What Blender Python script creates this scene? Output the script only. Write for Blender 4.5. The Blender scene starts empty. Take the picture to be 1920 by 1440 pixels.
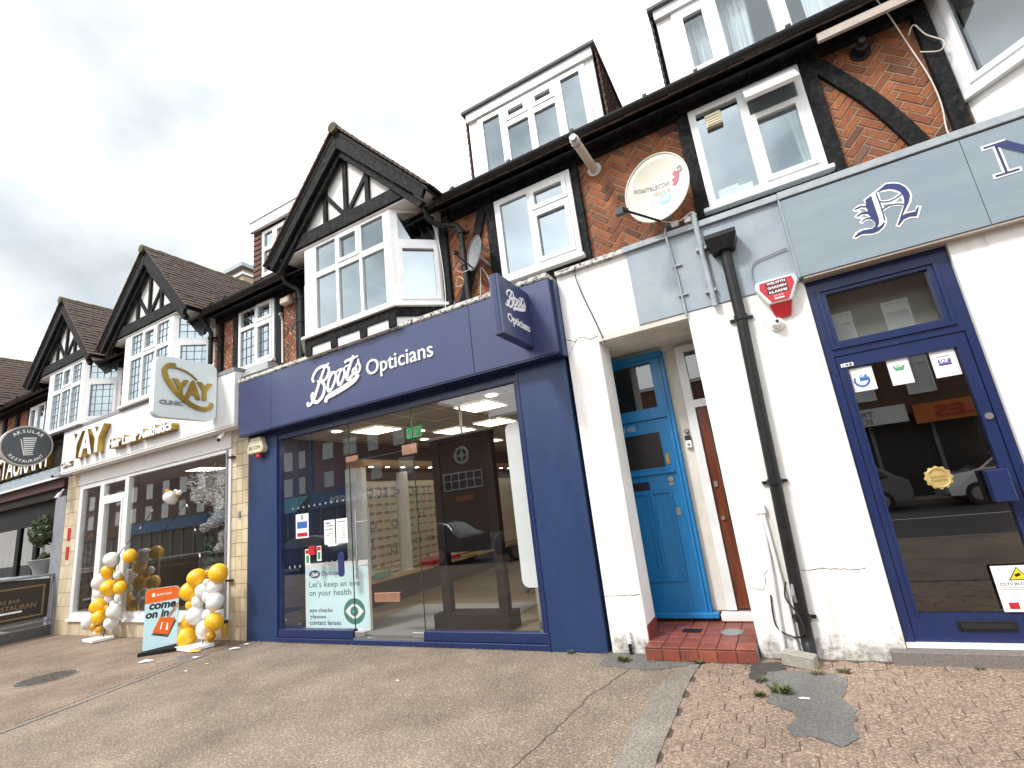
import bpy, bmesh, math, random
from mathutils import Vector, Matrix
random.seed(11)
R_ = math.radians
SC = bpy.context.scene
COL = SC.collection

# ---------------------------------------------------------------- camera
cam_d = bpy.data.cameras.new('camera'); cam = bpy.data.objects.new('camera', cam_d); COL.objects.link(cam)
cam_d.sensor_width = 36.0; cam_d.lens = 17.138; cam_d.clip_start = 0.05; cam_d.clip_end = 900
yaw, pitch, roll = -0.475038, 0.238786, -0.119892
cy, sy, cp, sp, cr, sr = math.cos(yaw), math.sin(yaw), math.cos(pitch), math.sin(pitch), math.cos(roll), math.sin(roll)
fwd = Vector((sy*cp, cy*cp, sp)); right = Vector((cy, -sy, 0)); up = right.cross(fwd)
r2 = cr*right + sr*up; u2 = -sr*right + cr*up
m = Matrix((r2, u2, -fwd)).transposed().to_4x4(); m.translation = Vector((0, -4.907, 1.5))
cam.matrix_world = m
SC.camera = cam

# ---------------------------------------------------------------- world
SUN_EL, SUN_AZ = 48.0, 28.0      # height; degrees left of straight-on to the shop fronts
W = bpy.data.worlds.new('World'); SC.world = W; W.use_nodes = True
nt = W.node_tree; nt.nodes.clear()
def nn(tree, t, **k):
    n = tree.nodes.new(t)
    for a, b in k.items(): setattr(n, a, b)
    return n
out = nn(nt, 'ShaderNodeOutputWorld'); bg = nn(nt, 'ShaderNodeBackground'); bg.inputs[1].default_value = 0.1
sky = nn(nt, 'ShaderNodeTexSky', sky_type='NISHITA', sun_disc=False)
sky.sun_elevation = R_(SUN_EL); sky.sun_rotation = R_(180 + SUN_AZ); sky.air_density = 1.0; sky.dust_density = 1.5
tc = nn(nt, 'ShaderNodeTexCoord'); mp = nn(nt, 'ShaderNodeMapping'); mp.inputs['Scale'].default_value = (1.0, 1.0, 1.5)
mp.inputs['Location'].default_value = (22.5, 15.75, 6.75)
no = nn(nt, 'ShaderNodeTexNoise'); no.inputs['Scale'].default_value = 1.5; no.inputs['Detail'].default_value = 6; no.inputs['Roughness'].default_value = 0.5
no2 = nn(nt, 'ShaderNodeTexNoise'); no2.inputs['Scale'].default_value = 1.1; no2.inputs['Detail'].default_value = 5
cr1 = nn(nt, 'ShaderNodeValToRGB')
e = cr1.color_ramp.elements; e[0].position = 0.25; e[0].color = (2.1, 2.35, 2.5, 1); e[1].position = 0.57; e[1].color = (13, 13.2, 13.3, 1)
x = e.new(0.385); x.color = (4.4, 4.7, 4.85, 1); x = e.new(0.455); x.color = (8.5, 8.7, 8.8, 1)
cr2 = nn(nt, 'ShaderNodeValToRGB'); e = cr2.color_ramp.elements; e[0].position = 0.6; e[0].color = (0, 0, 0, 1); e[1].position = 0.75; e[1].color = (0.8, 0.8, 0.8, 1)
mx = nn(nt, 'ShaderNodeMix', data_type='RGBA')
lk = nt.links.new
lk(tc.outputs['Generated'], mp.inputs[0]); lk(mp.outputs[0], no.inputs['Vector']); lk(mp.outputs[0], no2.inputs['Vector'])
lk(no.outputs['Fac'], cr1.inputs[0]); lk(no2.outputs['Fac'], cr2.inputs[0])
lk(cr2.outputs[0], mx.inputs[0]); lk(cr1.outputs[0], mx.inputs[6]); lk(sky.outputs[0], mx.inputs[7])
lk(mx.outputs[2], bg.inputs[0]); lk(bg.outputs[0], out.inputs[0])

# ---------------------------------------------------------------- sun
sl = bpy.data.lights.new('sun', 'SUN'); sl.energy = 1.5; sl.angle = R_(10); sl.color = (1.0, 0.965, 0.92)
so = bpy.data.objects.new('sun', sl); COL.objects.link(so)
d = Vector((-math.sin(R_(SUN_AZ))*math.cos(R_(SUN_EL)), -math.cos(R_(SUN_AZ))*math.cos(R_(SUN_EL)), math.sin(R_(SUN_EL))))
so.rotation_euler = d.to_track_quat('Z', 'Y').to_euler(); so.location = d*60

# ---------------------------------------------------------------- view
vs = SC.view_settings; vs.view_transform = 'Standard'; vs.look = 'None'; vs.gamma = 1.0; vs.exposure = 1.15
vs.use_curve_mapping = False
SC.render.engine = 'CYCLES'; SC.cycles.max_bounces = 8; SC.cycles.transparent_max_bounces = 12
SC.cycles.caustics_reflective = False; SC.cycles.caustics_refractive = False; SC.cycles.sample_clamp_indirect = 6

# ================================================================ helpers
def wm(o):
    m = o.matrix_basis.copy()
    if o.parent: m = wm(o.parent) @ o.matrix_parent_inverse @ m
    return m
def setpar(o, p):
    o.parent = p; o.matrix_parent_inverse = wm(p).inverted()
def tag(o, label, cat, group=None, kind=None):
    if label: o['label'] = label
    if cat: o['category'] = cat
    if group: o['group'] = group
    if kind: o['kind'] = kind
    return o
def thing(name, label, cat, loc, group=None):
    o = bpy.data.objects.new(name, None); COL.objects.link(o); o.location = loc; o.empty_display_size = 0.2
    return tag(o, label, cat, group)
def addobj(name, me, parent=None, loc=None):
    o = bpy.data.objects.new(name, me); COL.objects.link(o)
    if loc is not None: o.location = loc
    if parent is not None: setpar(o, parent)
    return o

class MB:
    def __init__(s): s.v = []; s.f = []
    def add(s, vs, fs):
        n = len(s.v); s.v += [tuple(p) for p in vs]; s.f += [tuple(i+n for i in f) for f in fs]; return s
    def box(s, x0, x1, y0, y1, z0, z1):
        return s.add([(x0,y0,z0),(x1,y0,z0),(x1,y1,z0),(x0,y1,z0),(x0,y0,z1),(x1,y0,z1),(x1,y1,z1),(x0,y1,z1)],
                     [(0,3,2,1),(4,5,6,7),(0,1,5,4),(1,2,6,5),(2,3,7,6),(3,0,4,7)])
    def prism(s, pts, off):
        off = Vector(off); n = len(pts); p = [Vector(q) for q in pts]
        nrm = Vector((0,0,0))
        for i in range(n): nrm += p[i].cross(p[(i+1) % n])
        if nrm.dot(off) > 0: p = p[::-1]
        vs = p + [q+off for q in p]
        fs = [tuple(range(n)), tuple(range(2*n-1, n-1, -1))] + [(i, i+n, (i+1) % n+n, (i+1) % n) for i in range(n)]
        return s.add(vs, fs)
    def py(s, pts, y0, y1): return s.prism([(x, y0, z) for x, z in pts], (0, y1-y0, 0))
    def px(s, pts, x0, x1): return s.prism([(x0, y, z) for y, z in pts], (x1-x0, 0, 0))
    def pz(s, pts, z0, z1): return s.prism([(x, y, z0) for x, y in pts], (0, 0, z1-z0))
    def bar(s, a, b, w, y0, y1):      # slanted board in the x-z plane
        a = Vector((a[0], 0, a[1])); b = Vector((b[0], 0, b[1])); t = (b-a).normalized(); n = Vector((-t.z, 0, t.x))*(w/2)
        q = [a+n, b+n, b-n, a-n]; return s.py([(k.x, k.z) for k in q], y0, y1)
    def tube(s, pts, r, seg=10, caps=True):
        pts = [Vector(p) for p in pts]; n = len(pts); rr = r if isinstance(r, (list, tuple)) else [r]*n
        prev = None; base = len(s.v); vs = []; fs = []
        for i, p in enumerate(pts):
            t = ((pts[min(i+1, n-1)]-p).normalized() + (p-pts[max(i-1, 0)]).normalized())
            t = t.normalized() if t.length > 1e-9 else Vector((0,0,1))
            if prev is None:
                a = Vector((0,0,1)) if abs(t.z) < 0.9 else Vector((1,0,0)); u = t.cross(a).normalized()
            else:
                u = (prev - t*prev.dot(t)).normalized()
            prev = u; w = t.cross(u)
            for k in range(seg):
                an = 2*math.pi*k/seg; vs.append(p + (u*math.cos(an)+w*math.sin(an))*rr[i])
        for i in range(n-1):
            for k in range(seg):
                a = i*seg+k; b = i*seg+(k+1) % seg; fs.append((a, b, b+seg, a+seg))
        if caps: fs += [tuple(range(seg))[::-1], tuple(range((n-1)*seg, n*seg))]
        return s.add(vs, fs)
    def lathe(s, prof, c, seg=24, axis='z', cap=True):
        vs = []; fs = []; c = Vector(c)
        for r, h in prof:
            for k in range(seg):
                a = 2*math.pi*k/seg; x, y = r*math.cos(a), r*math.sin(a)
                v = {'z': (x, y, h), 'y': (x, h, -y), 'x': (h, x, y)}[axis]; vs.append(c+Vector(v))
        n = len(prof)
        for i in range(n-1):
            for k in range(seg):
                a = i*seg+k; b = i*seg+(k+1) % seg; fs.append((a, b, b+seg, a+seg))
        if cap: fs += [tuple(range(seg))[::-1], tuple(range((n-1)*seg, n*seg))]
        return s.add(vs, fs)
    def T(s, M): s.v = [tuple(M @ Vector(p)) for p in s.v]; return s
    def mesh(s, name, mt, smooth=False, bev=0):
        me = bpy.data.meshes.new(name); me.from_pydata(s.v, [], s.f); me.update()
        if bev:
            bm = bmesh.new(); bm.from_mesh(me); bmesh.ops.recalc_face_normals(bm, faces=bm.faces)
            es = [x for x in bm.edges if len(x.link_faces) == 2 and x.calc_face_angle(0) > 0.5]
            bmesh.ops.bevel(bm, geom=es, offset=bev, segments=1, affect='EDGES', clamp_overlap=True); bm.to_mesh(me); bm.free()
        if smooth:
            me.polygons.foreach_set('use_smooth', [True]*len(me.polygons)); me.set_sharp_from_angle(angle=R_(38))
        if mt is not None: me.materials.append(mt)
        return me
    def build(s, name, mt, parent=None, smooth=False, bev=0):
        return addobj(name, s.mesh(name, mt, smooth, bev), parent)
def box(name, x0, x1, y0, y1, z0, z1, mt, parent=None, bev=0): return MB().box(x0, x1, y0, y1, z0, z1).build(name, mt, parent, bev=bev)
def tube(name, pts, r, mt, parent=None, seg=10): return MB().tube(pts, r, seg).build(name, mt, parent, smooth=True)

def smoothline(pts, n=6):
    P = [Vector(p) for p in pts]; o = []
    for i in range(len(P)-1):
        p0 = P[max(i-1, 0)]; p1 = P[i]; p2 = P[i+1]; p3 = P[min(i+2, len(P)-1)]
        for k in range(n):
            t = k/n
            o.append(0.5*((2*p1)+(p2-p0)*t+(2*p0-5*p1+4*p2-p3)*t*t+(3*p1-p0-3*p2+p3)*t**3))
    o.append(P[-1]); return o
def frame_T(O, U, V): # plane frame: u along U, v along V, w outward
    U = Vector(U).normalized(); V = Vector(V).normalized(); N = U.cross(V)
    m = Matrix((U, V, N)).transposed().to_4x4(); m.translation = Vector(O); return m
def ribbon(mb, pts, w, T, d0, d1, extra=0.0, n=6, taper=True):
    L = smoothline([(p[0], p[1], 0) for p in pts], n); k = len(L); a = []; b = []
    for i, p in enumerate(L):
        t = (L[min(i+1, k-1)]-L[max(i-1, 0)]).normalized(); nn_ = Vector((-t.y, t.x, 0))
        h = (w/2)*(0.72+0.28*math.sin(math.pi*i/(k-1)) if taper else 1.0) + extra
        a.append(p+nn_*h); b.append(p-nn_*h)
    if extra:
        t0 = (L[0]-L[1]).normalized()*extra; t1 = (L[-1]-L[-2]).normalized()*extra
        a[0] += t0; b[0] += t0; a[-1] += t1; b[-1] += t1
    vs = []; fs = []
    for d in (d1, d0):
        for q in a: vs.append(T @ Vector((q.x, q.y, d)))
        for q in b: vs.append(T @ Vector((q.x, q.y, d)))
    for i in range(k-1):
        fs += [(i, k+i, k+i+1, i+1), (i, i+1, 2*k+i+1, 2*k+i), (k+i+1, k+i, 3*k+i, 3*k+i+1)]
    fs += [(0, 2*k, 3*k, k), (k-1, 2*k-1, 4*k-1, 3*k-1)]
    mb.add(vs, fs)

_tc = {}
def tmesh(s, bold=0.0, shear=0.0, space=1.0):
    key = (s, bold, shear, space)
    if key in _tc: return _tc[key]
    cu = bpy.data.curves.new('t', 'FONT'); cu.body = s; cu.size = 1; cu.extrude = 0.5; cu.offset = bold; cu.shear = shear; cu.space_character = space; cu.resolution_u = 4
    ob = bpy.data.objects.new('t', cu); COL.objects.link(ob)
    dg = bpy.context.evaluated_depsgraph_get(); me = bpy.data.meshes.new_from_object(ob.evaluated_get(dg))
    v = [tuple(x.co) for x in me.vertices]; f = [tuple(p.vertices) for p in me.polygons]
    bpy.data.objects.remove(ob); bpy.data.curves.remove(cu); bpy.data.meshes.remove(me)
    _tc[key] = (v, f); return v, f
def text_mb(mb, s, T, u0, u1, v0, v1, d0, d1, bold=0.0, shear=0.0, space=1.0):
    v, f = tmesh(s, bold, shear, space)
    xs = [p[0] for p in v]; ys = [p[1] for p in v]; ax, bx, ay, by = min(xs), max(xs), min(ys), max(ys)
    mb.add([T @ Vector((u0+(p[0]-ax)/(bx-ax)*(u1-u0), v0+(p[1]-ay)/(by-ay)*(v1-v0), d0+(p[2]+0.5)*(d1-d0))) for p in v], f)
def text(name, s, T, u0, u1, v0, v1, mt, parent, d0=0.0005, d1=0.003, **k):
    mb = MB(); text_mb(mb, s, T, u0, u1, v0, v1, d0, d1, **k); return mb.build(name, mt, parent)
def arc_text(mb, s, T, r, a0, a1, h, d0, d1, bold=0.02, inward=False):
    n = len(s)
    for i, ch in enumerate(s):
        if ch == ' ': continue
        a = a0+(a1-a0)*(i+0.5)/n; v, f = tmesh(ch, bold)
        xs = [p[0] for p in v]; ax, bx = min(xs), max(xs); sc = h/0.72
        ca, sa = math.cos(a), math.sin(a); vs = []
        for p in v:
            x = (p[0]-(ax+bx)/2)*sc; y = p[1]*sc
            if inward: q = (ca*(r-y)-sa*x*-1, sa*(r-y)+ca*x)
            else: q = (ca*(r+y)+sa*x, sa*(r+y)-ca*x)
            vs.append(T @ Vector((q[0], q[1], d0+(p[2]+0.5)*(d1-d0))))
        mb.add(vs, f)

# ================================================================ materials
def mat(name, c1, c2=None, rough=0.6, scale=6.0, lo=0.35, hi=0.65, bump=0.0, bscale=80.0, metal=0.0, spec=0.5, rnd=None, stretch=None, fine=0.0, fscale=300.0, coat=0.0, rvar=0.0):
    mt = bpy.data.materials.new(name); mt.use_nodes = True; t = mt.node_tree; b = t.nodes['Principled BSDF']; L = t.links.new
    b.inputs['Roughness'].default_value = rough; b.inputs['Metallic'].default_value = metal; b.inputs['Specular IOR Level'].default_value = spec
    b.inputs['Coat Weight'].default_value = coat
    b.inputs['Base Color'].default_value = (*c1, 1)
    g = nn(t, 'ShaderNodeNewGeometry'); vec = g.outputs['Position']
    if stretch:
        mpn = nn(t, 'ShaderNodeMapping'); mpn.inputs['Scale'].default_value = stretch; L(vec, mpn.inputs[0]); vec = mpn.outputs[0]
    src = None
    if c2 is not None:
        n = nn(t, 'ShaderNodeTexNoise'); n.inputs['Scale'].default_value = scale; n.inputs['Detail'].default_value = 6; n.inputs['Roughness'].default_value = 0.6; L(vec, n.inputs['Vector'])
        fac = n.outputs['Fac']
        mr = nn(t, 'ShaderNodeMapRange'); mr.inputs[1].default_value = lo; mr.inputs[2].default_value = hi; L(fac, mr.inputs[0])
        mxn = nn(t, 'ShaderNodeMix', data_type='RGBA'); mxn.inputs[6].default_value = (*c1, 1); mxn.inputs[7].default_value = (*c2, 1); L(mr.outputs[0], mxn.inputs[0]); src = mxn.outputs[2]
    if rnd:   # one colour per object from a ramp
        oi = nn(t, 'ShaderNodeObjectInfo'); rp = nn(t, 'ShaderNodeValToRGB'); rp.color_ramp.interpolation = 'LINEAR'
        els = rp.color_ramp.elements
        for i, c in enumerate(rnd):
            p = i/(len(rnd)-1)
            if i == 0: el = els[0]
            elif i == len(rnd)-1: el = els[-1]
            else: el = els.new(p)
            el.position = p; el.color = (*c, 1)
        L(oi.outputs['Random'], rp.inputs[0])
        if src is None: src = rp.outputs[0]
        else:
            m2 = nn(t, 'ShaderNodeMix', data_type='RGBA', blend_type='MULTIPLY'); m2.inputs[0].default_value = 1; L(rp.outputs[0], m2.inputs[6]); L(src, m2.inputs[7]); src = m2.outputs[2]
    if fine:
        n3 = nn(t, 'ShaderNodeTexNoise'); n3.inputs['Scale'].default_value = fscale; n3.inputs['Detail'].default_value = 3; L(g.outputs['Position'], n3.inputs['Vector'])
        mr3 = nn(t, 'ShaderNodeMapRange'); mr3.inputs[1].default_value = 0.3; mr3.inputs[2].default_value = 0.7; mr3.inputs[3].default_value = 1-fine; mr3.inputs[4].default_value = 1+fine; L(n3.outputs['Fac'], mr3.inputs[0])
        m3 = nn(t, 'ShaderNodeMix', data_type='RGBA', blend_type='MULTIPLY'); m3.inputs[0].default_value = 1
        if src is None: m3.inputs[6].default_value = (*c1, 1)
        else: L(src, m3.inputs[6])
        L(mr3.outputs[0], m3.inputs[7]); src = m3.outputs[2]
    if src is not None: L(src, b.inputs['Base Color'])
    if rvar:
        n4 = nn(t, 'ShaderNodeTexNoise'); n4.inputs['Scale'].default_value = 9; n4.inputs['Detail'].default_value = 5; L(g.outputs['Position'], n4.inputs['Vector'])
        mr4 = nn(t, 'ShaderNodeMapRange'); mr4.inputs[3].default_value = max(0, rough-rvar); mr4.inputs[4].default_value = min(1, rough+rvar); L(n4.outputs['Fac'], mr4.inputs[0]); L(mr4.outputs[0], b.inputs['Roughness'])
    if bump:
        n2 = nn(t, 'ShaderNodeTexNoise'); n2.inputs['Scale'].default_value = bscale; n2.inputs['Detail'].default_value = 5; L(vec, n2.inputs['Vector'])
        bp = nn(t, 'ShaderNodeBump'); bp.inputs['Strength'].default_value = bump; bp.inputs['Distance'].default_value = 0.01; L(n2.outputs['Fac'], bp.inputs['Height']); L(bp.outputs[0], b.inputs['Normal'])
    return mt
def emit(name, c, s):
    mt = bpy.data.materials.new(name); mt.use_nodes = True; b = mt.node_tree.nodes['Principled BSDF']
    b.inputs['Base Color'].default_value = (*c, 1); b.inputs['Emission Color'].default_value = (*c, 1); b.inputs['Emission Strength'].default_value = s; return mt
def glass(name, r0, tint=(1, 1, 1), rough=0.0, gtint=(1, 1, 1), power=4):
    mt = bpy.data.materials.new(name); mt.use_nodes = True; t = mt.node_tree; t.nodes.clear(); L = t.links.new
    o = nn(t, 'ShaderNodeOutputMaterial'); mx_ = nn(t, 'ShaderNodeMixShader'); tr = nn(t, 'ShaderNodeBsdfTransparent'); gl = nn(t, 'ShaderNodeBsdfGlossy')
    tr.inputs[0].default_value = (*tint, 1); gl.inputs['Roughness'].default_value = rough; gl.inputs[0].default_value = (*gtint, 1)
    lw = nn(t, 'ShaderNodeLayerWeight'); lw.inputs[0].default_value = 0.5
    pw = nn(t, 'ShaderNodeMath', operation='POWER'); pw.inputs[1].default_value = power; L(lw.outputs['Facing'], pw.inputs[0])
    ml = nn(t, 'ShaderNodeMath', operation='MULTIPLY_ADD'); ml.inputs[1].default_value = 1-r0; ml.inputs[2].default_value = r0; L(pw.outputs[0], ml.inputs[0])
    L(ml.outputs[0], mx_.inputs[0]); L(tr.outputs[0], mx_.inputs[1]); L(gl.outputs[0], mx_.inputs[2]); L(mx_.outputs[0], o.inputs[0]); return mt

NAVY = mat('navy_paint', (0.013, 0.034, 0.105), (0.018, 0.041, 0.118), rough=0.4, scale=1.7, stretch=(2, 2, 0.5), fine=0.05, fscale=30, rvar=0.12, bump=0.06, bscale=5)
FASCN = mat('navy_fascia', (0.034, 0.047, 0.13), (0.041, 0.055, 0.142), rough=0.32, scale=1.5, fine=0.04, fscale=25, rvar=0.1, bump=0.05, bscale=4)
NAVY2 = mat('navy_gloss', (0.010, 0.021, 0.085), (0.013, 0.025, 0.093), rough=0.3, scale=4, rvar=0.08, bump=0.03, bscale=30)
BLACKT = mat('black_timber', (0.004, 0.004, 0.005), (0.03, 0.029, 0.03), rough=0.75, spec=0.2, scale=14, lo=0.42, hi=0.78, bump=0.7, bscale=45, fine=0.3, fscale=35)
BLACKP = mat('black_plastic', (0.006, 0.006, 0.0065), (0.014, 0.014, 0.015), rough=0.45, spec=0.35, scale=14, bump=0.05, rvar=0.12)
UPVC = mat('white_upvc', (0.78, 0.79, 0.8), (0.7, 0.71, 0.71), rough=0.32, scale=5, rvar=0.08)
WHITEP = mat('white_paint', (0.82, 0.82, 0.815), (0.76, 0.755, 0.74), rough=0.5, scale=3, bump=0.08, bscale=50)
RENDERW = None
GREYR = mat('grey_render', (0.28, 0.335, 0.38), (0.335, 0.39, 0.43), rough=0.75, scale=4, bump=0.3, bscale=70, fine=0.05, fscale=90)
GREYF = mat('grey_fascia', (0.20, 0.255, 0.30), (0.235, 0.292, 0.337), rough=0.5, scale=2, stretch=(0.6, 1, 3), fine=0.03, fscale=60)
LEAD = mat('lead_flashing', (0.27, 0.315, 0.345), (0.37, 0.41, 0.43), rough=0.5, scale=9, bump=0.12, bscale=40)
COPING = mat('weathered_coping', (0.6, 0.59, 0.55), (0.05, 0.05, 0.045), rough=0.85, scale=22, lo=0.5, hi=0.62, bump=0.4, bscale=60)
BRICKM = mat('brick', (0.8, 0.8, 0.8), (1.15, 1.1, 1.05), rough=0.88, scale=25, bump=0.5, bscale=90, fine=0.12, fscale=160,
             rnd=[(0.10, 0.048, 0.032), (0.23, 0.078, 0.032), (0.30, 0.105, 0.04), (0.18, 0.063, 0.031), (0.35, 0.13, 0.05), (0.26, 0.09, 0.037), (0.16, 0.086, 0.057)])
MORTAR = mat('mortar', (0.36, 0.27, 0.2), (0.25, 0.175, 0.125), rough=0.95, scale=18, bump=0.5, bscale=120)
MORTARW = mat('white_mortar', (0.62, 0.56, 0.5), (0.5, 0.42, 0.36), rough=0.95, scale=18, bump=0.4, bscale=120)
ROOFT = mat('clay_roof_tile', (0.045, 0.03, 0.024), (0.105, 0.066, 0.05), rough=0.85, scale=11, lo=0.3, hi=0.7, bump=0.3, bscale=70, fine=0.25, fscale=14)
MOSS = mat('mossy_ridge', (0.09, 0.06, 0.045), (0.085, 0.095, 0.035), rough=0.95, scale=16, bump=0.6, bscale=60)
GPLAST = mat('gable_plaster', (0.74, 0.73, 0.71), (0.5, 0.49, 0.46), rough=0.8, scale=5, lo=0.45, hi=0.8, bump=0.15, bscale=60)
SHOPG = glass('shop_glass', 0.08, (0.985, 0.995, 0.99), power=3)
DBLG = glass('double_glazing', 0.38, (0.78, 0.85, 0.87), gtint=(0.80, 0.92, 1.0))
DORMG = glass('dormer_glass', 0.10, (0.85, 0.9, 0.92), gtint=(0.85, 0.95, 1.0))
DARKG = glass('door_glass', 0.12, (0.55, 0.52, 0.48))
LEADC = mat('lead_came', (0.1, 0.1, 0.11), rough=0.5)
GOLD = mat('gold_metal', (0.50, 0.34, 0.08), (0.36, 0.23, 0.05), rough=0.28, scale=7, metal=0.9)
STEEL = mat('brushed_steel', (0.6, 0.6, 0.6), (0.5, 0.5, 0.5), rough=0.3, metal=0.95, scale=20)
GREYM = mat('grey_metal', (0.3, 0.31, 0.32), (0.24, 0.25, 0.26), rough=0.45, scale=12, metal=0.3)
WHITEV = mat('white_vinyl', (0.85, 0.85, 0.85), rough=0.4)
NAVYV = mat('navy_vinyl', (0.02, 0.03, 0.13), rough=0.4)
BLACKV = mat('black_vinyl', (0.015, 0.015, 0.017), rough=0.45)
REDV = mat('red_vinyl', (0.5, 0.02, 0.03), rough=0.35)
GREENV = mat('green_vinyl', (0.02, 0.28, 0.09), rough=0.4)
CREAMP = mat('cream_plastic', (0.68, 0.62, 0.45), (0.6, 0.54, 0.38), rough=0.4, scale=8)
ROOMD = mat('room_plaster', (0.32, 0.31, 0.3), (0.27, 0.26, 0.25), rough=0.9, scale=3)
ROOFFELT = mat('roof_felt', (0.09, 0.09, 0.095), (0.14, 0.14, 0.145), rough=0.85, scale=10)
CURT = mat('net_curtain', (0.7, 0.73, 0.73), (0.5, 0.54, 0.56), rough=0.9, scale=7, stretch=(5, 5, 0.2))
BRIGHTNET = mat('brightening_net', (0.82, 0.83, 0.83), (0.74, 0.75, 0.76), rough=0.9, scale=6, stretch=(6, 6, 0.3))  # pale sheet added to whiten the leaded bay panes
CABLE = mat('pale_cable', (0.6, 0.55, 0.48), rough=0.5)
DKTILE = mat('hung_tile', (0.075, 0.035, 0.026), (0.13, 0.06, 0.04), rough=0.85, scale=12, bump=0.3, fine=0.2, fscale=13)

def stained_render(name, base, base2, stain, top):
    # white masonry paint, dirt splashed up from the pavement in ragged tongues
    mt = mat(name, base, base2, rough=0.82, scale=2.2, lo=0.5, hi=0.75, bump=0.25, bscale=45)
    t = mt.node_tree; L = t.links.new; b = t.nodes['Principled BSDF']; src = b.inputs['Base Color'].links[0].from_socket
    g = nn(t, 'ShaderNodeNewGeometry'); sx = nn(t, 'ShaderNodeSeparateXYZ'); L(g.outputs['Position'], sx.inputs[0])
    n = nn(t, 'ShaderNodeTexNoise'); n.inputs['Scale'].default_value = 7; n.inputs['Detail'].default_value = 8; n.inputs['Roughness'].default_value = 0.7; L(g.outputs['Position'], n.inputs['Vector'])
    m1 = nn(t, 'ShaderNodeMath', operation='MULTIPLY_ADD'); m1.inputs[1].default_value = -1.1; m1.inputs[2].default_value = 0.62 + top; L(n.outputs['Fac'], m1.inputs[0])
    m2 = nn(t, 'ShaderNodeMath', operation='ADD'); L(sx.outputs['Z'], m2.inputs[0]); L(m1.outputs[0], m2.inputs[1])
    mr = nn(t, 'ShaderNodeMapRange'); mr.inputs[1].default_value = 0.2; mr.inputs[2].default_value = 0.38; mr.inputs[3].default_value = 1; mr.inputs[4].default_value = 0; L(m2.outputs[0], mr.inputs[0])
    n5 = nn(t, 'ShaderNodeTexNoise'); n5.inputs['Scale'].default_value = 30; n5.inputs['Detail'].default_value = 6; L(g.outputs['Position'], n5.inputs['Vector'])
    mm = nn(t, 'ShaderNodeMath', operation='MULTIPLY'); L(mr.outputs[0], mm.inputs[0]); L(n5.outputs['Fac'], mm.inputs[1])
    ms = nn(t, 'ShaderNodeMath', operation='MULTIPLY'); ms.inputs[1].default_value = 1.25; ms.use_clamp = True; L(mm.outputs[0], ms.inputs[0])
    mps = nn(t, 'ShaderNodeMapping'); mps.inputs['Scale'].default_value = (7, 7, 0.35); L(g.outputs['Position'], mps.inputs[0]); ns = nn(t, 'ShaderNodeTexNoise'); ns.inputs['Scale'].default_value = 2.2; ns.inputs['Detail'].default_value = 6; L(mps.outputs[0], ns.inputs['Vector'])
    mrs = nn(t, 'ShaderNodeMapRange'); mrs.inputs[1].default_value = 0.52; mrs.inputs[2].default_value = 0.8; mrs.inputs[4].default_value = 0.55; L(ns.outputs['Fac'], mrs.inputs[0]); mst = nn(t, 'ShaderNodeMix', data_type='RGBA'); mst.inputs[7].default_value = (0.5, 0.45, 0.33, 1); L(mrs.outputs[0], mst.inputs[0]); L(src, mst.inputs[6]); src = mst.outputs[2]
    mx_ = nn(t, 'ShaderNodeMix', data_type='RGBA'); mx_.inputs[7].default_value = (*stain, 1); L(ms.outputs[0], mx_.inputs[0]); L(src, mx_.inputs[6]); L(mx_.outputs[2], b.inputs['Base Color'])
    return mt
RENDERW = stained_render('white_render', (0.85, 0.845, 0.83), (0.78, 0.755, 0.69), (0.16, 0.14, 0.1), 0.1)
RENDERP = mat('porch_render', (0.68, 0.65, 0.58), (0.5, 0.47, 0.4), rough=0.85, scale=3, lo=0.4, hi=0.8, bump=0.2, bscale=40)

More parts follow.
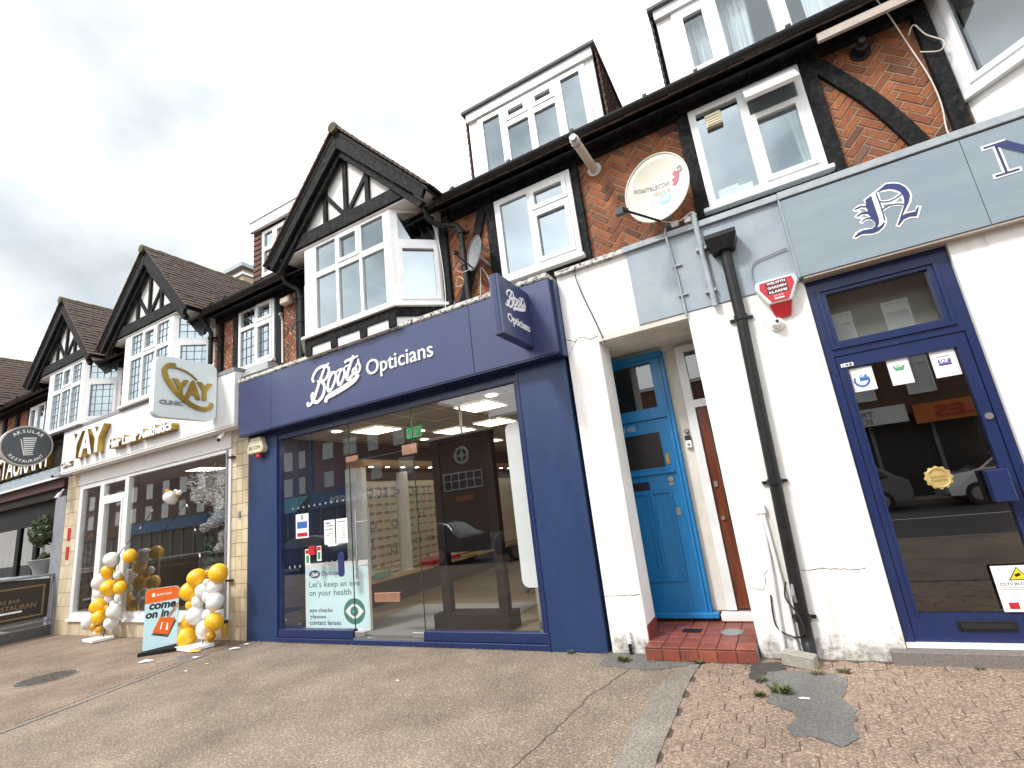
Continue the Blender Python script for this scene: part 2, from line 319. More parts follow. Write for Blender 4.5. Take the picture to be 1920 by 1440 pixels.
# ================================================================ builders of repeated architecture
def grid_fill(mb, u0, u1, z0, z1, holes, d0, d1):
    us = sorted({u0, u1, *[h[0] for h in holes], *[h[1] for h in holes]}); us = [u for u in us if u0-1e-6 <= u <= u1+1e-6]
    for a, b in zip(us[:-1], us[1:]):
        if b-a < 1e-5: continue
        mid = (a+b)/2; cut = sorted([(max(h[2], z0), min(h[3], z1)) for h in holes if h[0] < mid < h[1]]); z = z0
        for c in cut:
            if c[0]-z > 1e-5: mb.box(a, b, d0, d1, z, c[0])
            z = max(z, c[1])
        if z1-z > 1e-5: mb.box(a, b, d0, d1, z, z1)
ID4 = Matrix.Identity(4)
def window(parent, T, u0, u1, z0, z1, cells, gm=None, fm=None, lead=None, depth=0.07, name='window', bright_net=False):
    # cells: (ua, ub, za, zb, sash)
    gm = gm or DBLG; fm = fm or UPVC
    mb = MB(); grid_fill(mb, u0, u1, z0, z1, [c[:4] for c in cells], 0.0, depth)
    for c in cells:
        if c[4]:
            a, b, e, f = c[:4]; w = 0.042; dd = -0.014
            mb.box(a-0.012, b+0.012, dd, 0.03, e-0.012, e+w); mb.box(a-0.012, b+0.012, dd, 0.03, f-w, f+0.012)
            mb.box(a-0.012, a+w, dd, 0.03, e+w, f-w); mb.box(b-w, b+0.012, dd, 0.03, e+w, f-w)
    fr = mb.T(T).build(name, fm, parent)
    for c in cells:
        a, b, e, f = c[:4]
        MB().add([T @ Vector(q) for q in ((a, 0.031, e), (b, 0.031, e), (b, 0.031, f), (a, 0.031, f))], [(0, 1, 2, 3)]).build('pane', gm, fr)
        if lead:
            lm = MB(); nx = max(2, round((b-a)/lead)); nz = max(2, round((f-e)/(lead*1.25)))
            for i in range(1, nx): x = a+(b-a)*i/nx; lm.box(x-0.005, x+0.005, 0.024, 0.030, e, f)
            for i in range(1, nz): z = e+(f-e)*i/nz; lm.box(a, b, 0.0235, 0.0295, z-0.005, z+0.005)
            lm.T(T).build('leading', LEADC, fr)
    if bright_net:
        a, b, e, f = u0+0.05, u1-0.05, z0+0.05, z1-0.05; n = max(6, int((b-a)/0.05)); pts = [(a+(b-a)*i/n, 0.13+0.012*math.sin(i*2.2)) for i in range(n+1)]
        MB().add([T @ Vector((p[0], p[1], e)) for p in pts]+[T @ Vector((p[0], p[1], f)) for p in pts], [(i, i+1, n+2+i, n+1+i) for i in range(n)]).build('net_curtain', BRIGHTNET, fr, smooth=True)  # added net sheet, catches daylight so the leaded panes look brighter
    return fr

def clip(poly, win):
    x0, x1, z0, z1 = win
    for ax, lim, sg in ((0, x0, 1), (0, x1, -1), (1, z0, 1), (1, z1, -1)):
        o = []
        for i in range(len(poly)):
            p, q = poly[i], poly[(i+1) % len(poly)]; dp = (p[ax]-lim)*sg; dq = (q[ax]-lim)*sg
            if dp >= 0: o.append(p)
            if dp*dq < 0:
                t = dp/(dp-dq); o.append((p[0]+(q[0]-p[0])*t, p[1]+(q[1]-p[1])*t))
        poly = o
        if len(poly) < 3: return []
    return poly
def brick_mb(poly, y, th=0.02, ch=0.004):
    cx = sum(p[0] for p in poly)/len(poly); cz = sum(p[1] for p in poly)/len(poly); n = len(poly)
    def inset(p):
        d_ = math.hypot(p[0]-cx, p[1]-cz) or 1; k = max(0, 1-ch*1.4/d_); return (cx+(p[0]-cx)*k, cz+(p[1]-cz)*k)
    A = [inset(p) for p in poly]; mb = MB()
    vs = [(p[0], y, p[1]) for p in A] + [(p[0], y+ch, p[1]) for p in poly] + [(p[0], y+th, p[1]) for p in poly]
    fs = [tuple(range(n))] + [(i, (i+1) % n, (i+1) % n+n, i+n)[::-1] for i in range(n)] + [(i+n, (i+1) % n+n, (i+1) % n+2*n, i+2*n)[::-1] for i in range(n)]
    return mb.add(vs, fs)
BR_CACHE = {}
def herringbone(parent, x0, x1, z0, z1, y, mortar=None, mode='herring'):
    panel = box('brick_panel', x0, x1, y+0.0065, y+0.026, z0, z1, mortar or MORTAR, parent)
    w, n, jt = 0.075, 3, 0.006; c45 = math.sqrt(0.5); cx, cz = (x0+x1)/2, (z0+z1)/2
    rad = int(1.5*max(x1-x0, z1-z0)/w)+6
    rects = []
    for i in range(-rad, rad):
        for j in range(-rad, rad):
            k = (i-j) % (2*n)
            if mode == 'herring':
                if k == 0: rects.append((i*w, (i+n)*w, j*w, (j+1)*w, 0))
                elif k == 2*n-1: rects.append((i*w, (i+1)*w, j*w, (j+n)*w, 1))
            else:
                if (i + (j % 2)*2) % 3 == 0: rects.append((i*w, (i+n)*w, j*w, (j+1)*w, 0))
    for a, b, e, f, o in rects:
        mx_, my_ = (a+b)/2, (e+f)/2; X = cx+(mx_-my_)*c45; Z = cz+(mx_+my_)*c45
        if not (x0-0.15 < X < x1+0.15 and z0-0.15 < Z < z1+0.15): continue
        hw, hh = (b-a)/2-jt, (f-e)/2-jt
        pl = []
        for sx, sz in ((-1, -1), (1, -1), (1, 1), (-1, 1)):
            px_, pz_ = sx*hw+random.uniform(-.002, .002), sz*hh+random.uniform(-.002, .002); pl.append((X+(px_-pz_)*c45, Z+(px_+pz_)*c45))
        cl = clip(pl, (x0+0.004, x1-0.004, z0+0.004, z1-0.004))
        if len(cl) < 3: continue
        ar = abs(sum(cl[i][0]*cl[(i+1) % len(cl)][1]-cl[(i+1) % len(cl)][0]*cl[i][1] for i in range(len(cl))))/2
        if ar < 0.0007: continue
        dy = random.uniform(-0.003, 0.003)
        if ar > 0.9*4*hw*hh:
            key = o if mode == 'herring' else 2
            if key not in BR_CACHE:
                q = []
                for sx, sz in ((-1, -1), (1, -1), (1, 1), (-1, 1)): q.append(((sx*hw-sz*hh)*c45, (sx*hw+sz*hh)*c45))
                BR_CACHE[key] = brick_mb(q, 0).mesh('brick', BRICKM)
            addobj('brick', BR_CACHE[key], panel, (X, y+dy, Z))
        else:
            X0 = sum(p[0] for p in cl)/len(cl); Z0 = sum(p[1] for p in cl)/len(cl)
            addobj('brick', brick_mb([(p[0]-X0, p[1]-Z0) for p in cl], 0).mesh('brick', BRICKM), panel, (X0, y+dy, Z0))
    return panel

def tiles(name, parent, O, A, U, gauge=0.118, tw=0.165, mt=None, th=0.018, jit=0.008, kind='stuff'):
    # overlapping plain tiles on the slope O + s*A + t*U
    O, A, U = Vector(O), Vector(A), Vector(U); la, lu = A.length, U.length; a, u = A.normalized(), U.normalized(); n = a.cross(u).normalized()
    if n.z < 0: n = -n
    mb = MB(); rows = int(lu/gauge)
    for r in range(rows+1):
        t0 = r*gauge; t1 = min(t0+gauge*1.55, lu+0.03); off = 0 if r % 2 else tw/2; k = -off
        while k < la:
            s0, s1 = max(0, k+0.002), min(la, k+tw-0.002)
            if s1-s0 > 0.02:
                j = random.uniform(0, jit); j2 = random.uniform(-0.008, 0.008)
                p = [O+a*s0+u*(t0+j2), O+a*s1+u*(t0+j2+random.uniform(-.003, .003)), O+a*s1+u*t1, O+a*s0+u*t1]
                lo = [p[0]+n*(0.022+j), p[1]+n*(0.022+j+random.uniform(-.003, .003)), p[2]+n*0.004, p[3]+n*0.004]
                mb.prism(lo, n*th)
            k += tw
    o = mb.build(name, mt or ROOFT, parent); o['kind'] = kind; return o

def gable(parent, xc, back=2.6):
    fx, fz, az = 1.56, 5.58, 7.25
    for s in (-1, 1):
        MB().py([(xc, az), (xc+s*fx, fz), (xc+s*1.47, fz-0.16), (xc, az-0.33)], -0.43, -0.375).build('barge_board', BLACKT, parent, bev=0.004)
        MB().py([(xc, az-0.335), (xc+s*1.46, fz-0.165), (xc+s*1.38, fz-0.22), (xc, az-0.45)], -0.37, -0.30).build('inner_barge_board', BLACKT, parent, bev=0.004)
    MB().py([(xc-1.3, 5.72), (xc+1.3, 5.72), (xc, 7.14)], -0.255, -0.23).build('gable_panel', GPLAST, parent)
    box('tie_beam', xc-1.36, xc+1.36, -0.335, -0.2, 5.655, 5.87, BLACKT, parent, bev=0.006)
    for x, h in ((0, 6.9), (-0.43, 6.5), (0.43, 6.5), (-0.92, 5.98), (0.92, 5.98)):
        box('gable_stud', xc+x-0.037, xc+x+0.037, -0.295, -0.256, 5.871, h, BLACKT, parent)
    for s in (-1, 1):
        MB().bar((xc+s*0.03, 5.88), (xc+s*0.42, 6.36), 0.065, -0.29, -0.2565).build('gable_brace', BLACKT, parent)
    sb = MB().box(-0.058, 0.058, -0.30, 0.21, 0, 0.018).mesh('soffit_board', WHITEP)
    for k in range(-12, 13): addobj('soffit_board', sb, parent, (xc+k*0.12, 0, 5.63))
    deck = MB()
    for s in (-1, 1):
        deck.prism([(xc, -0.44, az-0.02), (xc+s*(fx+0.03), -0.44, fz-0.05), (xc+s*(fx+0.03), back, fz-0.05), (xc, back, az-0.02)], (0, 0, -0.05))
    dk = deck.build('gable_roof', BLACKT, parent)
    for s in (-1, 1):
        foot = Vector((xc+s*(fx+0.06), -0.47, fz-0.07)); tiles('roof_tiles', dk, foot, (0, back+0.47, 0), (-s*(fx+0.06), 0, az+0.02-fz+0.07))
    seg = MB().tube([(0, 0, 0), (0, 0.31, 0)], [0.085, 0.075], 12).mesh('ridge_tile', MOSS, smooth=True)
    y = -0.5
    while y < back-0.3: addobj('ridge_tile', seg, dk, (xc, y, az-0.01+random.uniform(-.006, .006))); y += 0.3

def bay(parent, xc, lead=None, half=0.855, apron=3.9):
    yf, yw, sx = -0.28, 0.2, 0.52; z0, z1 = 4.2, 5.655
    x0, x1 = xc-half, xc+half
    # front light: three columns, transom
    c1, c2 = x0+0.255, x1-0.065
    cw = (c2-c1)/3; cells = []
    for i in range(3):
        a = c1-0.03+i*cw+0.02; b = a+cw-0.055
        cells += [(a, b, 4.265, 5.075, False), (a, b, 5.165, 5.58, i == 1)]
    window(parent, Matrix.Translation((0, yf, 0)), x0, x1, z0, z1, cells, lead=lead, name='bay_window', bright_net=bool(lead))
    L = math.hypot(sx, yw-yf); ang = math.atan2(yw-yf, sx)
    for s in (1, -1):
        if s == 1: T = Matrix.Translation((x1+0.002, yf, 0)) @ Matrix.Rotation(ang, 4, 'Z')
        else: T = Matrix.Translation((x0-sx-0.002, yw, 0)) @ Matrix.Rotation(-ang, 4, 'Z')
        window(parent, T, 0, L, z0, z1, [(0.1, L-0.1, 4.28, 5.06, True), (0.1, L-0.1, 5.16, 5.57, False)], lead=lead, name='bay_window', bright_net=bool(lead))
    pl = lambda g: [(x0-sx-g*2, yw), (x0-g*0.7, yf-g), (x1+g*0.7, yf-g), (x1+sx+g*2, yw)]
    MB().pz(pl(-0.02), 5.6555, 5.68).build('bay_head', WHITEP, parent)
    MB().pz(pl(0.055), 4.155, 4.2).build('bay_sill', UPVC, parent, bev=0.004)
    if not apron: return MB().pz(pl(-0.05), 4.1, 4.1545).build('bay_beam', BLACKT, parent)
    MB().pz(pl(0.012), 4.03, 4.1545).build('bay_beam', BLACKT, parent)
    MB().pz(pl(-0.012), apron, 4.03).build('bay_apron', WHITEP, parent)
    for x in (x0+0.06, xc-0.28, xc+0.28, x1-0.06): box('bay_stud', x-0.06, x+0.06, yf-0.01, yf+0.02, apron, 4.0295, BLACKT, parent)

def dormer(parent, x0, x1, z0, z1, yf, wx0, wx1, wz0, wz1, cells, front, cheek, back=2.4, gm=None, curtains=()):
    fr = MB(); grid_fill(fr, x0, x1, z0, z1, [(wx0, wx1, wz0, wz1)], yf, yf+0.08); d_ = fr.build('dormer', front, parent)
    window(parent, Matrix.Translation((0, yf-0.02, 0)), wx0, wx1, wz0, wz1, cells, gm=gm, name='dormer_window')
    for s, x in ((-1, x0), (1, x1)):
        box('cheek_wall', x-(0.03 if s < 0 else -0.0), x+(0.03 if s > 0 else 0.0), yf+0.081, back, z0-0.4, z1-0.002, BLACKT, d_)
        nrm = Vector((s, 0, 0)); mb = MB(); r = 0; z = z0-0.2
        while z < z1-0.02:
            y = yf+0.01-(0.08 if r % 2 else 0)
            while y < back:
                ya, yb = max(yf+0.015, y+0.002), y+0.158
                xx = x+s*0.03
                mb.prism([(xx+s*0.024, ya, z), (xx+s*0.024, yb, z), (xx+s*0.004, yb, min(z+0.14, z1-0.01)), (xx+s*0.004, ya, min(z+0.14, z1-0.01))], (s*0.012, 0, 0)); y += 0.16
            z += 0.105; r += 1
        o = mb.build('hung_tiles', cheek, d_); o['kind'] = 'stuff'
    MB().box(x0-0.07, x1+0.07, yf-0.09, back, z1, z1+0.05).build('dormer_roof', ROOFFELT, d_, bev=0.006)
    box('dormer_fascia', x0-0.01, x1+0.01, yf-0.05, yf-0.001, z1-0.13, z1-0.001, BLACKP if front.name == 'hung_tile' else front, d_)
    MB().box(x0+0.05, x1-0.05, 2.0, 2.05, z0-0.3, z1-0.01).build('room_wall', ROOMD, d_)
    for a, b in curtains:
        cmb = MB(); n = 14
        pts = [(a+(b-a)*i/n, yf+0.16+0.02*math.sin(i*1.9)) for i in range(n+1)]
        cmb.add([(p[0], p[1], wz0-0.05) for p in pts]+[(p[0]+(0.04 if i % 3 else 0), p[1], wz1+0.05) for i, p in enumerate(pts)], [(i, i+1, n+2+i, n+1+i) for i in range(n)])
        cmb.build('curtain', CURT, d_, smooth=True)
    return d_

def eaves(parent, x0, x1):
    box('wall_plate', x0, x1, 0.12, 0.2, 5.375, 5.5, BLACKT, parent)
    box('soffit', x0, x1, -0.03, 0.12, 5.47, 5.5, BLACKT, parent)
    box('fascia_board', x0, x1, -0.06, -0.031, 5.40, 5.565, BLACKT, parent)
    n = 10; prof = [(-0.13+0.062*math.cos(a), 5.545+0.062*math.sin(a)) for a in [math.pi+math.pi*i/n for i in range(n+1)]]
    inner = [(-0.13+0.056*math.cos(a), 5.547+0.056*math.sin(a)) for a in [2*math.pi-math.pi*i/n for i in range(n+1)]]
    mb = MB(); k = len(prof)
    for pr in (prof, inner):
        mb.add([(x0, y, z) for y, z in pr]+[(x1, y, z) for y, z in pr], [(i, i+1, i+1+k, i+k) for i in range(k-1)])
    g = mb.build('gutter', BLACKP, parent, smooth=True)
    x = x0+0.3
    while x < x1:
        MB().lathe([(0.067, -0.02), (0.067, 0.02)], (x, -0.13, 5.545), 16, 'x').build('gutter_bracket', BLACKP, g); x += 0.85
def main_roof(parent, x0, x1, holes=()):
    top = 3.4
    def zr(y): return 5.52+0.82*y
    MB().prism([(x0, -0.06, zr(-0.06)), (x1, -0.06, zr(-0.06)), (x1, top, zr(top)), (x0, top, zr(top))], (0, 0, -0.05)).build('roof', BLACKT, parent)
    tiles('roof_tiles', parent, (x0, -0.1, zr(-0.1)+0.01), (x1-x0, 0, 0), (0, 1.3, 1.3*0.82))
    MB().prism([(x0, top, zr(top)), (x1, top, zr(top)), (x1, 2*top, zr(0)), (x0, 2*top, zr(0))], (0, 0, -0.05)).build('rear_roof', BLACKT, parent)
def upper_wall(parent, x0, x1, holes):
    mb = MB(); grid_fill(mb, x0, x1, 3.2, 5.52, holes, 0.222, 0.42); mb.build('wall', MORTAR, parent)
    MB().box(x0, x1, 3.4, 3.5, 3.2, 5.6).box(x0, x1, 0.43, 3.39, 3.80, 3.86).box(x0, x1, 0.43, 3.39, 5.53, 5.56).build('room_lining', ROOMD, parent)

# ================================================================ ground
def ground_mat(name, c1, c2, c3, scale=1.1, fleck=0.35):
    mt = mat(name, c1, c2, rough=0.9, scale=scale, lo=0.3, hi=0.7, bump=0.7, bscale=110, fine=fleck*1.3, fscale=70)
    t = mt.node_tree; L = t.links.new; b = t.nodes['Principled BSDF']; src = b.inputs['Base Color'].links[0].from_socket
    g = nn(t, 'ShaderNodeNewGeometry'); v = nn(t, 'ShaderNodeTexVoronoi'); v.inputs['Scale'].default_value = 100; L(g.outputs['Position'], v.inputs['Vector'])
    sp_ = nn(t, 'ShaderNodeSeparateColor'); L(v.outputs['Color'], sp_.inputs[0])
    mr = nn(t, 'ShaderNodeMapRange'); mr.inputs[1].default_value = 0.72; mr.inputs[2].default_value = 0.95; mr.inputs[4].default_value = 0.8; L(sp_.outputs[0], mr.inputs[0])
    mx_ = nn(t, 'ShaderNodeMix', data_type='RGBA'); mx_.inputs[7].default_value = (*c3, 1); L(mr.outputs[0], mx_.inputs[0]); L(src, mx_.inputs[6])
    v2 = nn(t, 'ShaderNodeTexNoise'); v2.inputs['Scale'].default_value = 1.1; v2.inputs['Detail'].default_value = 8; v2.inputs['Roughness'].default_value = 0.68; L(g.outputs['Position'], v2.inputs['Vector'])
    mr2 = nn(t, 'ShaderNodeMapRange'); mr2.inputs[1].default_value = 0.3; mr2.inputs[2].default_value = 0.7; mr2.inputs[3].default_value = 0.70; mr2.inputs[4].default_value = 1.24; L(v2.outputs['Fac'], mr2.inputs[0])
    m3 = nn(t, 'ShaderNodeMix', data_type='RGBA', blend_type='MULTIPLY'); m3.inputs[0].default_value = 1; L(mx_.outputs[2], m3.inputs[6]); L(mr2.outputs[0], m3.inputs[7])
    # trodden chewing gum and dark drips
    vg = nn(t, 'ShaderNodeTexVoronoi'); vg.inputs['Scale'].default_value = 2.6; L(g.outputs['Position'], vg.inputs['Vector']); sg_ = nn(t, 'ShaderNodeSeparateColor'); L(vg.outputs['Color'], sg_.inputs[0])
    src2 = m3.outputs[2]
    for ch_, th_, rad, col_ in ((0, 0.72, 0.055, (0.30, 0.27, 0.235)), (1, 0.75, 0.075, (0.055, 0.047, 0.04))):
        c1_ = nn(t, 'ShaderNodeMath', operation='GREATER_THAN'); c1_.inputs[1].default_value = th_; L(sg_.outputs[ch_], c1_.inputs[0]); c2_ = nn(t, 'ShaderNodeMapRange'); c2_.inputs[1].default_value = rad*0.7; c2_.inputs[2].default_value = rad; c2_.inputs[3].default_value = 0.5; c2_.inputs[4].default_value = 0; L(vg.outputs['Distance'], c2_.inputs[0])
        c3_ = nn(t, 'ShaderNodeMath', operation='MULTIPLY'); L(c1_.outputs[0], c3_.inputs[0]); L(c2_.outputs[0], c3_.inputs[1]); c4_ = nn(t, 'ShaderNodeMix', data_type='RGBA'); c4_.inputs[7].default_value = (*col_, 1); L(c3_.outputs[0], c4_.inputs[0]); L(src2, c4_.inputs[6]); src2 = c4_.outputs[2]
    L(src2, b.inputs['Base Color']); return mt
ASPH_B = ground_mat('brown_asphalt', (0.185, 0.146, 0.11), (0.225, 0.177, 0.135), (0.42, 0.34, 0.26))
PAV_R = ground_mat('reddish_paving', (0.175, 0.127, 0.094), (0.22, 0.16, 0.12), (0.41, 0.31, 0.23))
PAVER_M = ground_mat('paver_stone', (0.21, 0.148, 0.11), (0.265, 0.188, 0.142), (0.48, 0.37, 0.29), scale=3)
PATCH_M = ground_mat('patch_asphalt', (0.13, 0.125, 0.118), (0.155, 0.148, 0.14), (0.22, 0.21, 0.195), fleck=0.25)
CONC_S = ground_mat('concrete_strip', (0.19, 0.165, 0.138), (0.235, 0.205, 0.172), (0.34, 0.30, 0.255), scale=4)
JOINT_M = mat('paver_bed', (0.06, 0.044, 0.033), (0.13, 0.095, 0.07), rough=0.95, scale=20, bump=0.5)
ROADM = mat('road_asphalt', (0.05, 0.05, 0.052), (0.065, 0.064, 0.064), rough=0.9, scale=2, bump=0.4, fine=0.2, fscale=90)
KERBM = mat('kerb_stone', (0.28, 0.27, 0.25), (0.2, 0.19, 0.18), rough=0.85, scale=8)

def struct(name, mb, mt): o = mb.build(name, mt); o['kind'] = 'structure'; return o
struct('ground', MB().add([(-400, -400, -0.2), (400, -400, -0.2), (400, 400, -0.2), (-400, 400, -0.2)], [(0, 1, 2, 3)]), ROADM)
struct('road', MB().box(-90, 70, -16.6, -6.9, -0.19, -0.125), ROADM)
PAVE = struct('pavement', MB().box(-90, 70, -6.75, 0.6, -0.19, 0.0), ASPH_B)
struct('kerb', MB().box(-90, 70, -6.89, -6.752, -0.19, 0.004), KERBM)
struct('far_pavement', MB().box(-90, 70, -23, -16.7, -0.19, 0.0), CONC_S)
struct('far_kerb', MB().box(-90, 70, -16.698, -16.602, -0.19, -0.002), KERBM)
struct('road_line', MB().box(-60, 40, -11.8, -11.7, -0.1245, -0.1205), WHITEP)

def ragged(pts, n=5, amp=0.012):
    o = []
    for i in range(len(pts)):
        a, b = Vector(pts[i]), Vector(pts[(i+1) % len(pts)])
        for k in range(n):
            p = a.lerp(b, k/n); o.append((p.x+random.uniform(-amp, amp), p.y+random.uniform(-amp, amp)))
    return o
def sheet(name, pts, z, mt, n=5, amp=0.012):
    mb = MB(); q = ragged(pts, n, amp); mb.prism([(x, y, 0.0005) for x, y in q], (0, 0, z-0.0005)); return struct(name, mb, mt)
sheet('red_paving_area', [(-22, -5.5), (-6.05, -5.5), (-6.5, -3.2), (-6.95, -2.6), (-7.2, -1.6), (-7.38, -0.9), (-7.4, -0.02), (-22, -0.02)], 0.004, PAV_R, 10, 0.012)
sheet('paving_seam', [(-5.95, -5.5), (-6.0, -5.5), (-6.9, -2.62), (-7.17, -1.6), (-7.33, -0.95), (-7.36, -0.6), (-7.29, -0.6), (-7.25, -0.97), (-7.07, -1.62), (-6.8, -2.66)], 0.007, CONC_S, 6, 0.012)
sheet('seam_patch', [(-7.9, -0.92), (-7.45, -0.6), (-7.3, -0.7), (-7.75, -1.02)], 0.010, CONC_S, 6, 0.02)
sheet('dark_patch', [(-7.75, -0.78), (-7.55, -0.58), (-7.38, -0.66), (-7.52, -0.86)], 0.012, PATCH_M, 6, 0.015)
sheet('concrete_band', [(-1.02, -0.27), (-1.14, -0.5), (-1.2, -0.9), (-1.19, -1.5), (-1.17, -2.6), (-0.96, -2.6), (-0.96, -1.9), (-0.97, -1.2), (-0.98, -0.6), (-0.955, -0.26)], 0.0155, CONC_S, 6, 0.008)
sheet('paver_bed', [(-1.0, -2.9), (3.6, -2.9), (3.6, -0.01), (-0.44, -0.01), (-0.98, -0.2), (-1.0, -1.0)], 0.0015, JOINT_M, 8, 0.004)
sheet('asphalt_apron', [(-1.85, -0.01), (-0.45, -0.01), (-0.5, -0.24), (-0.97, -0.23), (-1.3, -0.4), (-1.8, -0.35)], 0.0055, PATCH_M, 7, 0.02)

# hexagonal pavers, each its own piece
HEXR = 0.098
def hexmesh():
    mb = MB(); n = 6; A = [(HEXR*math.cos(R_(60*i+30)), HEXR*math.sin(R_(60*i+30))) for i in range(6)]
    B = [(x*0.93, y*0.93) for x, y in A]
    vs = [(x, y, 0) for x, y in A]+[(x, y, 0.006) for x, y in A]+[(x, y, 0.0095) for x, y in B]
    fs = [(i, (i+1) % n, (i+1) % n+n, i+n) for i in range(n)]+[(i+n, (i+1) % n+n, (i+1) % n+2*n, i+2*n) for i in range(n)]+[tuple(range(12, 18))]
    return mb.add(vs, fs).mesh('paver', PAVER_M)
HM = hexmesh(); dx = HEXR*math.sqrt(3)+0.0042; dy = HEXR*1.5+0.0036
PATCH = [(-0.44, -0.36), (-0.3, -0.30), (0.02, -0.33), (0.09, -0.42), (0.07, -0.6), (0.02, -0.78), (0.08, -0.95), (0.05, -1.2), (0.06, -1.32), (-0.03, -1.44), (-0.16, -1.36), (-0.27, -1.37), (-0.31, -1.25), (-0.24, -1.12), (-0.30, -1.02), (-0.42, -0.92), (-0.40, -0.7), (-0.47, -0.55)]
def inside(p, poly):
    c = False; j = len(poly)-1
    for i in range(len(poly)):
        if (poly[i][1] > p[1]) != (poly[j][1] > p[1]) and p[0] < (poly[j][0]-poly[i][0])*(p[1]-poly[i][1])/(poly[j][1]-poly[i][1])+poly[i][0]: c = not c
        j = i
    return c
r = 0; y = -0.12; npv = 0
while y > -2.75:
    x = -0.94+(dx/2 if r % 2 else 0)
    while x < 2.0:
        if not (inside((x, y), PATCH) and all(inside((x+0.09*math.cos(a), y+0.09*math.sin(a)), PATCH) for a in (0, 1.57, 3.14, 4.71))) and not (x < -0.5 and y > -0.27) and npv < 300:
            o = addobj('paver', HM, PAVE, (x+random.uniform(-.003, .003), y+random.uniform(-.003, .003), random.uniform(-0.002, 0.002)))
            o.rotation_euler = (random.gauss(0, 0.006), random.gauss(0, 0.006), random.gauss(0, 0.015)); npv += 1
        x += dx
    y -= dy; r += 1
sheet('grey_asphalt_patch', PATCH, 0.014, PATCH_M, 4, 0.012)
sheet('dark_asphalt_patch', [(-0.55, -0.2), (-0.36, -0.1), (-0.3, -0.28), (-0.42, -0.4), (-0.48, -0.6), (-0.56, -0.5)], 0.0135, mat('loose_tar', (0.045, 0.04, 0.037), (0.075, 0.065, 0.055), rough=0.95, scale=30, bump=0.9, bscale=60), 5, 0.02)
ck = MB()
for i, (a, b) in enumerate((((-1.5, -0.35), (-1.66, -1.0)), ((-1.66, -1.0), (-1.70, -1.6)), ((-1.70, -1.6), (-1.78, -2.3)))):
    L = [Vector((a[0], a[1], 0.0015)).lerp(Vector((b[0], b[1], 0.0015)), k/8)+Vector((random.uniform(-.012, .012), 0, 0)) for k in range(9)]
    for p, q in zip(L[:-1], L[1:]): ck.prism([(p.x-0.006, p.y, 0.0006), (p.x+0.006, p.y, 0.0006), (q.x+0.006, q.y, 0.0006), (q.x-0.006, q.y, 0.0006)], (0, 0, 0.001))
cko = ck.build('pavement_crack', JOINT_M, PAVE)

# ================================================================ buildings: upper storeys
OPT = thing('optician_building', 'brick and black timber building with tall gable above the navy opticians shop', 'building', (-4.6, 0.3, 0))
NOR = thing('corner_shop_building', 'white rendered building with herringbone brick upstairs and a navy shop door at right', 'building', (0.6, 0.3, 0))
CLI = thing('clinic_building', 'white fronted building with gabled leaded bay above the gold lettered clinic shop', 'building', (-10.6, 0.3, 0))
RES = thing('restaurant_building', 'leftmost building with brown tiled roof and dark restaurant front', 'building', (-17, 0.3, 0))

upper_wall(OPT, -8.2, -0.2, [(-7.92, -6.95, 4.3, 5.43), (-6.0, -3.55, 4.2, 5.6), (-2.53, -1.47, 4.19, 5.335)])
upper_wall(NOR, -0.199, 5.0, [(-0.08, 0.97, 4.18, 5.372), (2.1, 4.5, 4.3, 5.6)])
upper_wall(CLI, -13.9, -8.201, [(-11.2, -9.0, 4.2, 5.6), (-13.9, -12.5, 4.2, 5.6)])
upper_wall(RES, -24, -13.901, [(-14.6, -13.901, 4.2, 5.6), (-16.6, -15.7, 4.3, 5.34)])

# --- optician: windows, timbers, brick panels
window(OPT, Matrix.Translation((0, 0.13, 0)), -7.92, -6.95, 4.28, 5.43,
       [(-7.86, -7.47, 4.34, 5.0, False), (-7.86, -7.47, 5.07, 5.37, False), (-7.41, -7.01, 4.34, 5.0, True), (-7.41, -7.01, 5.07, 5.37, True)], lead=0.13)
window(OPT, Matrix.Translation((0, 0.125, 0)), -2.54, -1.475, 4.19, 5.335,
       [(-2.46, -2.07, 4.27, 5.26, False), (-2.01, -1.55, 4.29, 4.93, True), (-2.01, -1.55, 5.0, 5.26, True)])
box('window_sill', -2.58, -1.44, 0.07, 0.2, 4.145, 4.189, UPVC, OPT, bev=0.005)
box('window_sill', -7.96, -6.91, 0.07, 0.2, 4.235, 4.279, UPVC, OPT, bev=0.005)
def post(P_, x0, x1, z0=3.9, z1=5.374): box('timber_post', x0, x1, 0.14, 0.221, z0, z1, BLACKT, P_, bev=0.005)
for a, b in ((-8.1, -7.96), (-6.93, -6.79), (-6.42, -6.28), (-2.69, -2.56), (-1.455, -1.38), (-3.46, -3.34), (-0.199, -0.075)): post(OPT if a > -8.15 else CLI, a, b)
MB().py([(-2.8, 5.374), (-2.67, 5.374), (-3.1, 4.1), (-3.2, 3.95), (-3.3, 3.95)], 0.15, 0.19).build('timber_brace', BLACKT, OPT, bev=0.004)
box('timber_head', -2.56, -1.455, 0.15, 0.221, 5.336, 5.374, BLACKT, OPT); 
herringbone(OPT, -3.34, -2.69, 3.9, 5.37, 0.196); herringbone(OPT, -1.38, -0.2, 3.92, 5.37, 0.196)
herringbone(OPT, -6.79, -6.42, 3.9, 5.37, 0.196, MORTARW, 'diag'); herringbone(OPT, -6.28, -6.0, 3.9, 5.37, 0.196, MORTARW, 'diag')
herringbone(OPT, -8.2, -8.1, 3.9, 5.37, 0.196, MORTARW, 'diag')
bay(OPT, -4.81); gable(OPT, -4.76)
eaves(OPT, -3.28, -0.2); eaves(OPT, -8.2, -6.25); main_roof(OPT, -8.2, -0.2)
